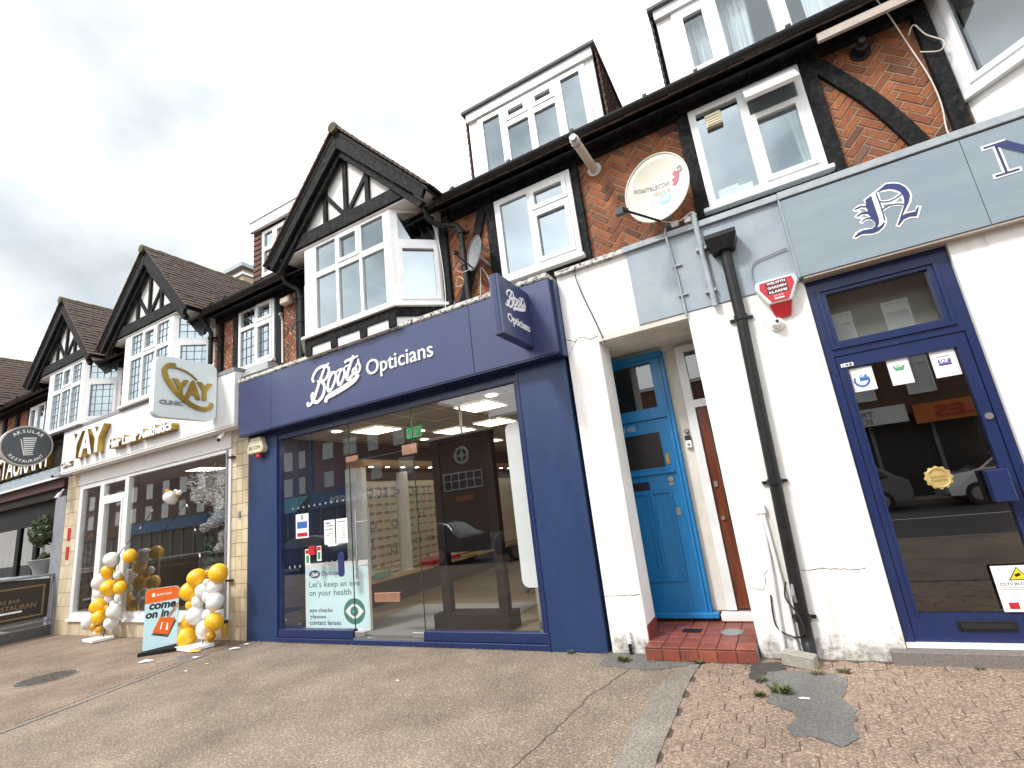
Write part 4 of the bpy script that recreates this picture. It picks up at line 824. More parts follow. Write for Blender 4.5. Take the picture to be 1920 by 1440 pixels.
def disc(T, u, v, ru, rv, d0, d1, n=28): return MB().prism([T @ Vector((u+ru*math.cos(2*math.pi*i/n), v+rv*math.sin(2*math.pi*i/n), d0)) for i in range(n)], T.to_3x3() @ Vector((0, 0, d1-d0)))
disc(TB, -6.22, 0.842, 0.115, 0.055, 0.0003, 0.001).build('logo_oval', NAVYV, PB)
lm = MB()
for i, (w, pts) in enumerate(BOOTS): ribbon(lm, [(-6.30+(p[0]-ax)/(bx-ax)*0.16, 0.812+(p[1]-az_)/(bz_-az_)*0.06) for p in pts], w*0.17, TB, 0.001, 0.0014+0.00003*i)
lm.build('logo_script', WHITEV, PB)
disc(TB, -5.45, 0.34, 0.2, 0.165, 0.0003, 0.001).build('eye_disc', TEALV, PB)
eye = []
for i in range(17): t = i/16; eye.append((-5.62+0.34*t, 0.34+0.095*math.sin(math.pi*t)))
for i in range(1, 16): t = 1-i/16; eye.append((-5.62+0.34*t, 0.34-0.095*math.sin(math.pi*t)))
MB().prism([TB @ Vector((a, b, 0.001)) for a, b in eye], TB.to_3x3() @ Vector((0, 0, 0.0006))).build('eye_white', WHITEV, PB); disc(TB, -5.45, 0.34, 0.075, 0.062, 0.0016, 0.0022).build('eye_iris', TEALV, PB); disc(TB, -5.45, 0.34, 0.026, 0.022, 0.0022, 0.0028).build('eye_pupil', mat('pale_teal', (0.2, 0.45, 0.4), rough=0.5), PB)
# --- counter, chair, desk in the shop
dk_ = thing('desk', 'pale wooden desk at the back right of the shop', 'desk', (-3.2, 3.4, 0.08)); box('top', -3.9, -2.5, 3.1, 3.8, 0.78, 0.82, OAK, dk_); box('panel', -2.9, -2.5, 3.15, 3.75, 0.081, 0.78, DISPP, dk_); box('leg', -3.88, -3.82, 3.15, 3.2, 0.081, 0.78, STEEL, dk_); box('leg', -3.88, -3.82, 3.7, 3.75, 0.081, 0.78, STEEL, dk_)
oc = thing('office_chair', 'black swivel chair at the desk behind the dark stand', 'chair', (-3.75, 2.7, 0.08))
tube('stem', [(-3.75, 2.7, 0.16), (-3.75, 2.7, 0.5)], 0.03, STEEL, oc)
for k in range(5):
    a = k*1.2566; tube('castor_arm', [(-3.75, 2.7, 0.19), (-3.75+0.3*math.cos(a), 2.7+0.3*math.sin(a), 0.13)], 0.02, BLACKV, oc); MB().lathe([(0.035, -0.02), (0.035, 0.02)], (-3.75+0.3*math.cos(a), 2.7+0.3*math.sin(a), 0.116), 12, 'x').build('castor', BLACKV, oc)
MB().pz(rrect(-4.0, -3.5, 2.45, 2.95, 0.1), 0.5, 0.58).build('seat', BLACKV, oc, bev=0.015); MB().py(rrect(-3.98, -3.52, 0.66, 1.15, 0.12), 2.93, 2.99).build('backrest', BLACKV, oc, bev=0.015)
ex = thing('exit_sign', 'green and white running man exit sign hanging from the shop ceiling', 'sign', (-4.83, 1.0, 2.66)); GE = emit('exit_green', (0.02, 0.36, 0.12), 0.5)
box('plate', -4.975, -4.685, 0.99, 1.005, 2.66, 2.82, GE, ex)
for x in (-4.93, -4.73): tube('hanger', [(x, 1.0, 2.82), (x, 1.0, 2.9)], 0.004, GREYM, ex)
MB().py([(-4.925, 2.80), (-4.905, 2.80), (-4.905, 2.73), (-4.88, 2.755), (-4.868, 2.737), (-4.915, 2.685), (-4.962, 2.737), (-4.95, 2.755), (-4.925, 2.73)], 0.9865, 0.9895).build('arrow', WHITEV, ex)
mn = MB(); mn.box(-4.83, -4.70, 0.9865, 0.9895, 2.675, 2.805); mn.build('white_field', WHITEV, ex); mn = MB(); mn.tube([(-4.75, 0.984, 2.775), (-4.77, 0.984, 2.74), (-4.79, 0.984, 2.69)], 0.009, 6).tube([(-4.77, 0.984, 2.74), (-4.74, 0.984, 2.70)], 0.008, 6).tube([(-4.80, 0.984, 2.76), (-4.76, 0.984, 2.765), (-4.73, 0.984, 2.75)], 0.007, 6).lathe([(0.012, -0.004), (0.012, 0)], (-4.74, 0.984, 2.79), 10, 'y'); mn.build('figure', GE, ex)
# --- stickers and notices on the opticians glass
TG = frame_T((0, 0.058, 0), (1, 0, 0), (0, 0, 1))
def notice(name, lab, u0, u1, v0, v1, T, base=None, bits=(), lines=0):
    t = thing(name, lab, 'notice', T @ Vector(((u0+u1)/2, v0, 0)))
    MB().prism([T @ Vector(p) for p in ((u0, v0, 0), (u1, v0, 0), (u1, v1, 0), (u0, v1, 0))], T.to_3x3() @ Vector((0, 0, 0.0012))).build('sheet', base or WHITEV, t)
    for a, b, c, d_, m_ in bits:
        MB().prism([T @ Vector((u0+(u1-u0)*p, v0+(v1-v0)*q, 0.0012)) for p, q in ((a, c), (b, c), (b, d_), (a, d_))], T.to_3x3() @ Vector((0, 0, 0.0006))).build('printed_block', m_, t)
    return t
BLUEV = mat('blue_print', (0.03, 0.12, 0.4), rough=0.5); GREYV = mat('grey_print', (0.3, 0.3, 0.32), rough=0.5)
notice('window_notice', 'white window notice with blue and red blocks high on the left pane', -6.36, -6.09, 1.37, 1.71, TG, None, ((0.1, 0.9, 0.4, 0.68, BLUEV), (0.1, 0.9, 0.06, 0.22, REDV), (0.4, 0.6, 0.76, 0.95, GREYV)))
tl = [(0.1, 0.6, 0.84, 0.9, GTXT), (0.1, 0.85, 0.74, 0.78, GTXT)]+[(0.1+0.15*i, 0.2+0.15*i, 0.58, 0.65, GTXT) for i in range(5)]+[(0.1, 0.8, 0.42, 0.45, GREYV), (0.1, 0.6, 0.35, 0.38, GREYV)]
notice('window_notice', 'left one of two white opening hours sheets beside the door', -5.77, -5.56, 1.25, 1.575, TG, None, tl)
notice('window_notice', 'right one of two white opening hours sheets beside the door', -5.535, -5.32, 1.25, 1.575, TG, None, [(0.15, 0.85, 0.86, 0.9, GTXT)]+[(0.15, 0.3, 0.2+0.085*i, 0.23+0.085*i, GREYV) for i in range(7)]+[(0.5, 0.85, 0.2+0.085*i, 0.23+0.085*i, GREYV) for i in range(7)])
notice('fire_sticker', 'small red and white fire sticker left of the red call point', -6.17, -6.07, 1.0, 1.21, TG, None, ((0.1, 0.9, 0.7, 0.95, REDV), (0.2, 0.8, 0.1, 0.6, GREENV)))
notice('fire_sticker', 'small red and white fire sticker right of the red call point', -5.93, -5.84, 1.04, 1.24, TG, None, ((0.1, 0.9, 0.7, 0.95, REDV), (0.2, 0.8, 0.1, 0.6, GREENV)))
tag(MB().box(-6.05, -5.94, 0.02, 0.056, 1.13, 1.25).build('call_point', REDV), 'red square fire call point on the left window', 'call point')
tag(MB().py(rrect(-5.49, -5.38, 0.82, 1.14, 0.05), 0.03, 0.04).build('door_hanger', NAVYV), 'navy oval accessibility tag in front of the poster board', 'tag')
for i in range(13):
    x = -6.5+i*0.108
    if -6.25 < x < -5.8: continue
    tag(disc(TG, x, 0.98+0.004*i, 0.02, 0.02, 0, 0.001, 14).build('manifestation_dot', mat('frost_dot', (0.22, 0.23, 0.24), rough=0.7) if i == 0 else bpy.data.materials['frost_dot']), 'frosted safety dot in the lower row on the left pane', 'sticker', 'lower row of safety dots')
for i in range(12):
    tag(disc(TG, -6.42+i*0.115, 1.80+0.002*i, 0.018, 0.018, 0, 0.001, 14).build('manifestation_dot', bpy.data.materials['frost_dot']), 'frosted safety dot in the upper row on the left pane', 'sticker', 'upper row of safety dots')
# alarm box and cctv on the left pillar
ab = thing('alarm_box', 'cream alarm box with red light on the left navy pillar', 'alarm', (-7.1, -0.05, 2.7)); MB().py([(-7.27, 2.72), (-6.93, 2.72), (-6.9, 2.78), (-6.98, 2.97), (-7.22, 2.97), (-7.3, 2.78)], -0.1, -0.001).build('case', CREAMP, ab, bev=0.012); text('lettering', 'SE CM', frame_T((0, -0.1, 0), (1, 0, 0), (0, 0, 1)), -7.24, -6.97, 2.78, 2.83, BLACKV, ab)
MB().lathe([(0.045, 0), (0.045, 0.03), (0.03, 0.05)], (-7.05, -0.06, 2.65), 14).build('strobe', REDV, ab); 

# ================================================================ ground floor: porch and corner shop
def nbox(name, *a, **k): return box(name, *a[:6], a[6], NOR, **k)
nbox('pier', -1.79, -1.42, 0.0, 0.36, 0.0, 3.13, RENDERW, bev=0.006)
MB().box(-0.49, 0.53, 0.0, 1.3, 0.0, 3.13).build('pier', RENDERW, NOR, bev=0.006)
MB().box(1.545, 5.0, 0.0, 0.4, 0.0, 3.13).build('pier', RENDERW, NOR)
nbox('beam_band', -1.785, -0.965, 0.0, 0.4, 3.131, 3.95, RENDERW); nbox('beam_band', -0.964, 0.53, -0.012, 0.4, 3.131, 3.95, GREYR); nbox('beam_band', 0.531, 5.0, 0.0, 0.4, 3.131, 3.95, GREYR)
nbox('coping', -1.785, -0.99, -0.05, 0.22, 3.951, 4.0, COPING); nbox('coping', -0.989, 0.5, -0.05, 0.22, 3.951, 4.01, LEAD)
# porch shell
nbox('porch_wall', -2.1, -1.8, 0.361, 1.2, 0.0, 3.13, RENDERP); 
pw_ = MB(); grid_fill(pw_, -1.8, -0.49, 0.1, 3.13, [(-1.74, -0.92, 0.12, 2.97), (-0.78, -0.49, 0.2, 3.0)], 0.78, 0.9); pw_.build('porch_wall', RENDERP, NOR)
nbox('porch_ceiling', -1.8, -0.49, 0.361, 0.9, 3.06, 3.13, RENDERP); nbox('porch_ceiling', -1.419, -0.491, 0.0, 0.36, 3.07, 3.13, RENDERP)
nbox('hall_wall', -1.9, -0.5, 1.6, 1.7, 0.0, 3.1, mat('dark_hall', (0.06, 0.045, 0.035), rough=0.8)); 
# red quarry tiles
QT = mat('quarry_tile', (0.8, 0.8, 0.8), (1.12, 1.1, 1.1), rough=0.45, scale=10, bump=0.15, bscale=50, rnd=[(0.22, 0.055, 0.035), (0.27, 0.07, 0.042), (0.18, 0.05, 0.036), (0.30, 0.085, 0.05)], rvar=0.15)
GROUT = mat('tile_grout', (0.42, 0.36, 0.3), (0.2, 0.13, 0.1), rough=0.95, scale=12)
step = MB().pz([(-1.425, -0.165), (-0.5, -0.165), (-0.495, 0.78), (-1.79, 0.78), (-1.79, 0.37), (-1.425, 0.37)], 0.0, 0.105).build('porch_step', GROUT, NOR)
REDP = mat('red_floor_paint', (0.24, 0.045, 0.028), (0.19, 0.04, 0.028), rough=0.5, scale=6)
def qtile(x0, x1, y0, y1, z0, z1):
    w = (x1-x0, y1-y0, z1-z0); o = MB().box(-w[0]/2, w[0]/2, -w[1]/2, w[1]/2, -w[2]/2, w[2]/2).build('tile', QT, step, bev=0.003)
    o.location = ((x0+x1)/2, (y0+y1)/2, (z0+z1)/2+random.uniform(-.0012, .0012)); return o
for i in range(6):
    for j in range(6):
        x0 = -1.42+i*0.153; y0 = -0.172+j*0.153; 
        if y0+0.15 > 0.775: continue
        qtile(x0+0.003, x0+0.150, y0+0.003 if j else y0-0.006, y0+0.150, 0.104, 0.118)
for i in range(2):
    for j in range(2): qtile(-1.79+i*0.153+0.06, -1.79+i*0.153+0.207, 0.44+j*0.153, 0.587+j*0.153, 0.104, 0.118)
for i in range(6): qtile(-1.42+i*0.153+0.003, -1.42+i*0.153+0.15, -0.1795, -0.166, 0.008, 0.098)
nbox('skirting', -1.7, -0.5, 0.762, 0.779, 0.1185, 0.2, REDP); MB().box(-1.4195, -1.411, 0.005, 0.355, 0.106, 0.245).build('skirting', REDP, NOR)
# floor drain covers
tag(MB().box(-1.17, -1.0, 0.28, 0.4, 0.1185, 0.123).build('drain_cover', BLACKP), 'small black drain cover set in the red porch tiles', 'drain cover'); tag(MB().lathe([(0.1, 0), (0.1, 0.006)], (-0.72, 0.3, 0.118), 24).build('drain_cover', GREYM), 'round dark lid in the right half of the porch floor', 'drain cover')
# blue door
BLUED = mat('blue_door_paint', (0.012, 0.17, 0.42), (0.018, 0.21, 0.48), rough=0.33, scale=7, stretch=(4, 4, 0.6), bump=0.08, bscale=40, rvar=0.1); WIRED = mat('wired_glass', (0.02, 0.017, 0.016), (0.03, 0.026, 0.024), rough=0.3, scale=90)
bd = MB(); grid_fill(bd, -1.7, -1.005, 0.2, 2.24, [(-1.56, -1.12, 1.70, 2.09)], 0.745, 0.79); BD = bd.build('blue_door', BLUED, NOR); BD['label'] = 'bright blue panelled door with wired glass'
fr_ = MB(); grid_fill(fr_, -1.78, -0.92, 0.2, 3.0, [(-1.7, -1.0, 0.2, 2.245), (-1.66, -1.08, 2.37, 2.9)], 0.72, 0.80); fr_.box(-1.78, -0.935, 0.70, 0.72, 2.94, 3.01).box(-0.985, -0.965, 0.705, 0.72, 0.2, 2.94).box(-0.945, -0.925, 0.70, 0.72, 0.2, 2.94).build('blue_door_frame', BLUED, NOR)
pane('fanlight_pane', -1.66, -1.08, 0.76, 2.37, 2.9, DARKG, NOR); box('wired_pane', -1.56, -1.12, 0.76, 0.77, 1.70, 2.09, WIRED, BD)
box('weather_ledge', -1.68, -1.03, 0.715, 0.744, 1.625, 1.66, BLUED, BD, bev=0.006)
for a, b in ((-1.62, -1.36), (-1.33, -1.11)):
    MB().box(a, b, 0.726, 0.7449, 0.5, 0.522).box(a, b, 0.726, 0.7449, 1.42, 1.442).box(a, a+0.022, 0.726, 0.7449, 0.5225, 1.4195).box(b-0.022, b, 0.726, 0.7449, 0.5225, 1.4195).build('panel_moulding', BLUED, BD)
box('letter_plate', -1.56, -1.33, 0.735, 0.7449, 1.47, 1.555, mat('dull_letterplate', (0.05, 0.05, 0.06), rough=0.3, metal=0.6), BD, bev=0.004); box('lock_plate', -1.10, -1.06, 0.735, 0.7449, 1.72, 1.84, mat('brass', (0.6, 0.42, 0.12), rough=0.3, metal=0.8), BD, bev=0.003)
MB().lathe([(0.03, -0.012), (0.03, 0)], (-1.09, 0.744, 1.56), 16, 'y').build('night_latch', STEEL, BD); box('latch_plate', -1.115, -1.065, 0.736, 0.7449, 1.49, 1.525, STEEL, BD); box('keyhole_plate', -1.1, -1.05, 0.738, 0.7449, 1.17, 1.25, GREYM, BD)
text('house_number', '14B', frame_T((0, 0.7449, 0), (1, 0, 0), (0, 0, 1)), -1.515, -1.38, 2.14, 2.20, mat('aged_numeral', (0.45, 0.45, 0.4), rough=0.4), BD, 0, 0.006)
nbox('door_sill', -1.79, -0.86, 0.66, 0.80, 0.145, 0.199, BLUED, bev=0.008)
# brown door
BRN = mat('varnished_wood', (0.16, 0.035, 0.012), (0.085, 0.02, 0.008), rough=0.3, scale=5, stretch=(8, 8, 0.6), coat=0.3)
bw = MB(); grid_fill(bw, -0.68, -0.495, 0.22, 2.28, [(-0.58, -0.495, 1.5, 2.15), (-0.58, -0.495, 0.95, 1.4)], 0.76, 0.80); BW = bw.build('brown_door', BRN, NOR); BW['label'] = 'reddish brown wooden door half hidden by the white pier'
nbox('door_back', -0.69, -0.492, 0.803, 0.81, 0.22, 2.28, DARKG)
box('door_panel', -0.57, -0.5, 0.765, 0.775, 0.3, 0.85, BRN, BW); box('lock', -0.66, -0.625, 0.745, 0.7599, 1.42, 1.48, STEEL, BW); MB().lathe([(0.02, -0.02), (0.02, 0)], (-0.64, 0.76, 1.1), 12, 'y').build('keyhole', STEEL, BW)
wf = MB(); grid_fill(wf, -0.78, -0.495, 0.21, 3.0, [(-0.69, -0.495, 0.21, 2.285), (-0.69, -0.495, 2.37, 2.93)], 0.73, 0.80); wf.build('white_door_frame', UPVC, NOR); pane('fanlight_pane', -0.69, -0.495, 0.77, 2.37, 2.93, DARKG, NOR)
nbox('stone_sill', -0.84, -0.492, 0.64, 0.78, 0.125, 0.195, WHITEP, bev=0.006)
db = thing('video_doorbell', 'black and white video doorbell between the blue and brown doors', 'doorbell', (-0.83, 0.76, 1.87)); box('lens_half', -0.86, -0.8, 0.74, 0.7799, 1.945, 2.0, BLACKV, db, bev=0.004); box('button_half', -0.86, -0.8, 0.74, 0.7799, 1.865, 1.944, WHITEV, db, bev=0.004); MB().lathe([(0.016, -0.004), (0.016, 0)], (-0.83, 0.74, 1.90), 14, 'y').build('button', GREYM, db)
tag(MB().lathe([(0.02, -0.03), (0.03, 0)], (-0.83, 0.779, 2.05), 12, 'y').build('bell_push', GREYM), 'small oval grey bell push above the video doorbell', 'doorbell')
# black pipe with hopper
BP = thing('rainwater_pipe', 'tall black rainwater pipe with square hopper on the white pier', 'drainpipe', (-0.12, -0.06, 0))
tube('pipe', [(-0.03, -0.065, 3.6), (-0.03, -0.065, 2.9), (-0.075, -0.065, 1.45), (-0.11, -0.065, 0.34), (-0.115, -0.065, 0.16), (-0.115, -0.09, 0.11), (-0.115, -0.17, 0.06)], 0.05, BLACKP, BP, 18)
MB().add([(-0.14, -0.15, 3.6), (0.06, -0.15, 3.6), (0.06, 0, 3.6), (-0.14, 0, 3.6), (-0.18, -0.2, 3.72), (0.1, -0.2, 3.72), (0.1, 0, 3.72), (-0.18, 0, 3.72), (-0.18, -0.2, 3.76), (0.1, -0.2, 3.76), (0.1, 0, 3.76), (-0.18, 0, 3.76)],
         [(0, 3, 2, 1), (0, 1, 5, 4), (1, 2, 6, 5), (2, 3, 7, 6), (3, 0, 4, 7), (4, 5, 9, 8), (5, 6, 10, 9), (6, 7, 11, 10), (7, 4, 8, 11), (8, 9, 10, 11)]).build('hopper', BLACKP, BP)
for x, z in ((-0.03, 2.92), (-0.078, 1.42), (-0.112, 0.33)): MB().lathe([(0.06, -0.025), (0.06, 0.025)], (x, -0.065, z), 18).box(x-0.1, x+0.1, -0.03, -0.002, z-0.012, z+0.012).build('bracket', BLACKP, BP, smooth=True)
tag(MB().tube([(-0.115, -0.174, 0.058), (-0.115, -0.18, 0.055)], 0.046, 16).build('pipe_mouth', BLACKV), None, None); bpy.data.objects['pipe_mouth'].parent = BP; bpy.data.objects['pipe_mouth'].matrix_parent_inverse = wm(BP).inverted()
CB = MB().box(-0.12, 0.12, -0.05, 0.05, 0, 0.10); cbm = CB.build('concrete_block', mat('block_concrete', (0.36, 0.34, 0.29), (0.28, 0.26, 0.22), rough=0.95, scale=20, bump=0.5, bscale=60), bev=0.008); cbm.location = (-0.2, -0.2, 0.012); cbm.rotation_euler = (0.05, 0.06, -0.35); tag(cbm, 'grey concrete block lying under the black pipe outlet', 'block')
# white conduits & cables
cd1 = thing('white_conduit', 'pair of white plastic conduits running down the pier left of the black pipe', 'conduit', (-0.25, -0.02, 0)); tube('tube', [(-0.31, -0.02, 0.02), (-0.27, -0.02, 0.6), (-0.245, -0.02, 1.2)], 0.02, WHITEP, cd1); tube('tube', [(-0.205, -0.02, 0.06), (-0.2, -0.02, 0.4), (-0.225, -0.02, 1.2)], 0.017, WHITEP, cd1); box('junction_box', -0.28, -0.2, -0.045, -0.001, 1.16, 1.24, WHITEP, cd1, bev=0.005)
cd2 = thing('grey_conduit', 'thick pale grey conduit on the grey band beside the hopper', 'conduit', (-0.23, -0.04, 3.1)); tube('tube', [(-0.22, -0.05, 3.1), (-0.23, -0.05, 3.9), (-0.23, -0.07, 4.1)], 0.028, LEAD, cd2); 
for z in (3.25, 3.7): box('clip', -0.28, -0.18, -0.06, -0.013, z, z+0.03, LEAD, cd2)
cd3 = thing('thin_conduit', 'thin grey conduit hanging over the porch opening', 'conduit', (-0.5, -0.03, 3.1)); tube('tube', [(-0.495, -0.03, 3.08), (-0.5, -0.03, 3.5), (-0.52, -0.03, 3.85), (-0.53, -0.06, 4.0), (-0.5, -0.02, 4.12)], 0.011, LEAD, cd3)
for z in (3.3, 3.62): box('clip', -0.53, -0.44, -0.035, -0.013, z, z+0.02, GREYM, cd3)
tag(tube('black_cable', smoothline([(-1.53, -0.06, 3.98), (-1.55, -0.03, 3.85), (-1.5, -0.02, 3.6), (-1.43, -0.015, 3.35), (-1.38, -0.012, 3.15), (-1.36, 0.02, 3.05)], 5), 0.006, BLACKV), 'thin black cable hanging down the white beam to the porch corner', 'cable')
tag(tube('black_cable', smoothline([(-0.17, -0.12, 0.62), (-0.2, -0.13, 0.5), (-0.14, -0.14, 0.38), (-0.12, -0.15, 0.25), (-0.2, -0.05, 0.18), (-0.32, -0.03, 0.26), (-0.31, -0.02, 0.5)], 5), 0.007, BLACKV), 'loose black cable wound around the lower black pipe', 'cable')
tag(tube('black_cable', smoothline([(0.17, -0.03, 3.12), (0.14, -0.03, 3.3), (0.18, -0.03, 3.42), (0.32, -0.03, 3.45), (0.47, -0.03, 3.47)], 5), 0.006, GREYM), 'grey cable curving over the red alarm box', 'cable')
tag(MB().tube([(-0.13, -0.12, 0.46), (-0.14, -0.13, 0.52), (-0.13, -0.12, 0.6)], [0.01, 0.018, 0.01], 8).build('silver_tape', GREYM), 'scrap of silver tape stuck on the lower black pipe', 'tape')
# red alarm
RA = thing('alarm_box', 'red and white alarm box lettered WELWYN GARDEN ALARMS beside the navy door', 'alarm', (0.31, -0.1, 2.85))
MB().py([(0.15, 3.19), (0.47, 3.19), (0.48, 3.12), (0.40, 2.96), (0.22, 2.96), (0.14, 3.12)], -0.11, -0.013).build('case', WHITEV, RA, bev=0.01); MB().py([(0.18, 3.17), (0.44, 3.17), (0.45, 3.11), (0.38, 2.975), (0.24, 2.975), (0.17, 3.11)], -0.118, -0.1105).build('face', REDV, RA)
MB().add([(0.22, -0.1, 2.958), (0.40, -0.1, 2.958), (0.37, -0.03, 2.84), (0.25, -0.03, 2.84), (0.22, -0.014, 2.958), (0.40, -0.014, 2.958), (0.37, -0.014, 2.84), (0.25, -0.014, 2.84)], [(0, 1, 2, 3), (4, 7, 6, 5), (0, 3, 7, 4), (1, 5, 6, 2), (3, 2, 6, 7), (0, 4, 5, 1)]).build('lens', REDV, RA)
TA = frame_T((0, -0.118, 0), (1, 0, 0), (0, 0, 1))
for i, s_ in enumerate(('WELWYN', 'GARDEN', 'ALARMS')):
    MB().box(0.225, 0.395, -0.1195, -0.1181, 3.128-i*0.042, 3.163-i*0.042).build('name_strip', BLACKV, RA); text('lettering', s_, frame_T((0, -0.1195, 0), (1, 0, 0), (0, 0, 1)), 0.235, 0.385, 3.135-i*0.042, 3.157-i*0.042, WHITEV, RA, 0, 0.001, bold=0.03)
text('phone_number', '01707', TA, 0.27, 0.35, 3.015, 3.03, WHITEV, RA, 0, 0.001); MB().box(0.27, 0.35, -0.1195, -0.1181, 2.992, 3.003).build('phone_number', WHITEV, RA)
dc = thing('dome_camera', 'small white dome camera under the red alarm box', 'camera', (0.24, -0.04, 2.75)); MB().lathe([(0.06, -0.03), (0.06, 0)], (0.24, -0.001, 2.79), 20, 'y').build('base', WHITEV, dc); MB().lathe([(0.0, -0.095), (0.025, -0.09), (0.042, -0.07), (0.048, -0.031)], (0.24, -0.001, 2.79), 20, 'y').build('ball', WHITEV, dc, smooth=True); MB().lathe([(0.014, -0.1), (0.016, -0.088)], (0.245, -0.001, 2.80), 12, 'y').build('lens', BLACKV, dc)
# N fascia
NF = thing('fascia_sign', 'slate grey fascia board with navy blackletter initial over the navy door', 'shop sign', (2.2, -0.06, 3.13))
for a, b in ((0.505, 1.80), (1.805, 3.3), (3.305, 5.0)): box('fascia_panel', a, b, -0.10, -0.013, 3.14, 3.9, GREYF, NF)
box('fascia_end', 0.495, 0.5045, -0.11, -0.013, 3.135, 3.91, LEAD, NF); box('fascia_flashing', 0.5, 5.0, -0.115, 0.22, 3.915, 3.985, LEAD, NF, bev=0.004); box('fascia_soffit', 0.53, 5.0, -0.09, 0.1, 3.118, 3.136, mat('soffit_ply', (0.4, 0.34, 0.3), rough=0.8), NF)
NBL = {'W': [(1.098, 3.657), (1.275, 3.745), (1.319, 3.732), (1.359, 3.709), (1.392, 3.669), (1.412, 3.613), (1.415, 3.567), (1.392, 3.504), (1.34, 3.434), (1.368, 3.435), (1.401, 3.428), (1.417, 3.465), (1.449, 3.451), (1.402, 3.358), (1.36, 3.375), (1.317, 3.371), (1.273, 3.327), (1.247, 3.342), (1.337, 3.499), (1.304, 3.513), (1.267, 3.524), (1.229, 3.515), (1.203, 3.502), (1.209, 3.43), (1.202, 3.394), (1.173, 3.357), (1.13, 3.33), (1.079, 3.328), (1.014, 3.349), (0.965, 3.331), (0.946, 3.351), (0.976, 3.391), (1.016, 3.405), (1.056, 3.401), (1.094, 3.389), (1.115, 3.4), (1.122, 3.417), (1.118, 3.443), (1.097, 3.464), (1.064, 3.465), (1.041, 3.447), (1.022, 3.467), (1.047, 3.494), (1.02, 3.506), (1.002, 3.531), (1.039, 3.563), (1.02, 3.574), (1.004, 3.596), (1.051, 3.626), (1.095, 3.623), (1.107, 3.605)], 'A': [(1.195, 3.685), (1.276, 3.732), (1.326, 3.716), (1.362, 3.692), (1.388, 3.653), (1.4, 3.604), (1.4, 3.569), (1.38, 3.519), (1.31, 3.418), (1.338, 3.425), (1.398, 3.419), (1.42, 3.451), (1.429, 3.447), (1.396, 3.377), (1.356, 3.389), (1.313, 3.383), (1.27, 3.342), (1.263, 3.35), (1.302, 3.421), (1.345, 3.505), (1.356, 3.549), (1.357, 3.598), (1.346, 3.627), (1.322, 3.658), (1.288, 3.681), (1.247, 3.689), (1.213, 3.684)], 'B': [(1.111, 3.651), (1.157, 3.671), (1.158, 3.565), (1.158, 3.451), (1.15, 3.41), (1.127, 3.378), (1.159, 3.387), (1.184, 3.411), (1.186, 3.395), (1.168, 3.369), (1.13, 3.345), (1.089, 3.339), (1.021, 3.361), (0.966, 3.348), (0.962, 3.357), (0.996, 3.383), (1.036, 3.392), (1.092, 3.382), (1.12, 3.398), (1.126, 3.425), (1.117, 3.453), (1.106, 3.468), (1.075, 3.48), (1.042, 3.464), (1.04, 3.47), (1.066, 3.489), (1.096, 3.489), (1.112, 3.485), (1.096, 3.521), (1.059, 3.535), (1.019, 3.526), (1.019, 3.534), (1.055, 3.551), (1.088, 3.548), (1.105, 3.543), (1.1, 3.584), (1.067, 3.598), (1.02, 3.591), (1.02, 3.601), (1.059, 3.613), (1.104, 3.599)], 'H': [[(1.213, 3.677), (1.284, 3.665), (1.337, 3.619), (1.288, 3.594), (1.249, 3.594), (1.211, 3.608)], [(1.303, 3.553), (1.339, 3.579), (1.342, 3.555), (1.338, 3.538)], [(1.21, 3.561), (1.267, 3.551), (1.217, 3.535)], [(1.052, 3.583), (1.081, 3.581), (1.096, 3.549), (1.061, 3.559)], [(1.047, 3.522), (1.074, 3.521), (1.098, 3.496), (1.066, 3.502)]], 'L': [[(1.194, 3.68), (1.196, 3.599), (1.197, 3.514), (1.193, 3.422)], [(1.196, 3.599), (1.244, 3.576), (1.299, 3.579), (1.354, 3.602)], [(1.196, 3.519), (1.245, 3.536), (1.301, 3.531), (1.344, 3.508)]]}
TN = frame_T((0, -0.10, 0), (1, 0, 0), (0, 0, 1)); lw_ = MB(); lb_ = MB(); lh_ = MB()
def flat(mb, pts, d0, d1): mb.prism([TN @ Vector((a, b, d0)) for a, b in pts], TN.to_3x3() @ Vector((0, 0, d1-d0)))
flat(lw_, NBL['W'], 0.0, 0.003); flat(lb_, NBL['A'], 0.003, 0.0062); flat(lb_, NBL['B'], 0.003, 0.006)
for h in NBL['H']: flat(lh_, h, 0.003, 0.0055)
for i, l in enumerate(NBL['L']): ribbon(lb_, l, 0.009, TN, 0.003, 0.0064+0.0002*i, taper=False)
lw_.build('initial_outline', WHITEV, NF); lb_.build('initial', NAVYV, NF); lh_.build('initial_ground', GREYF, NF)
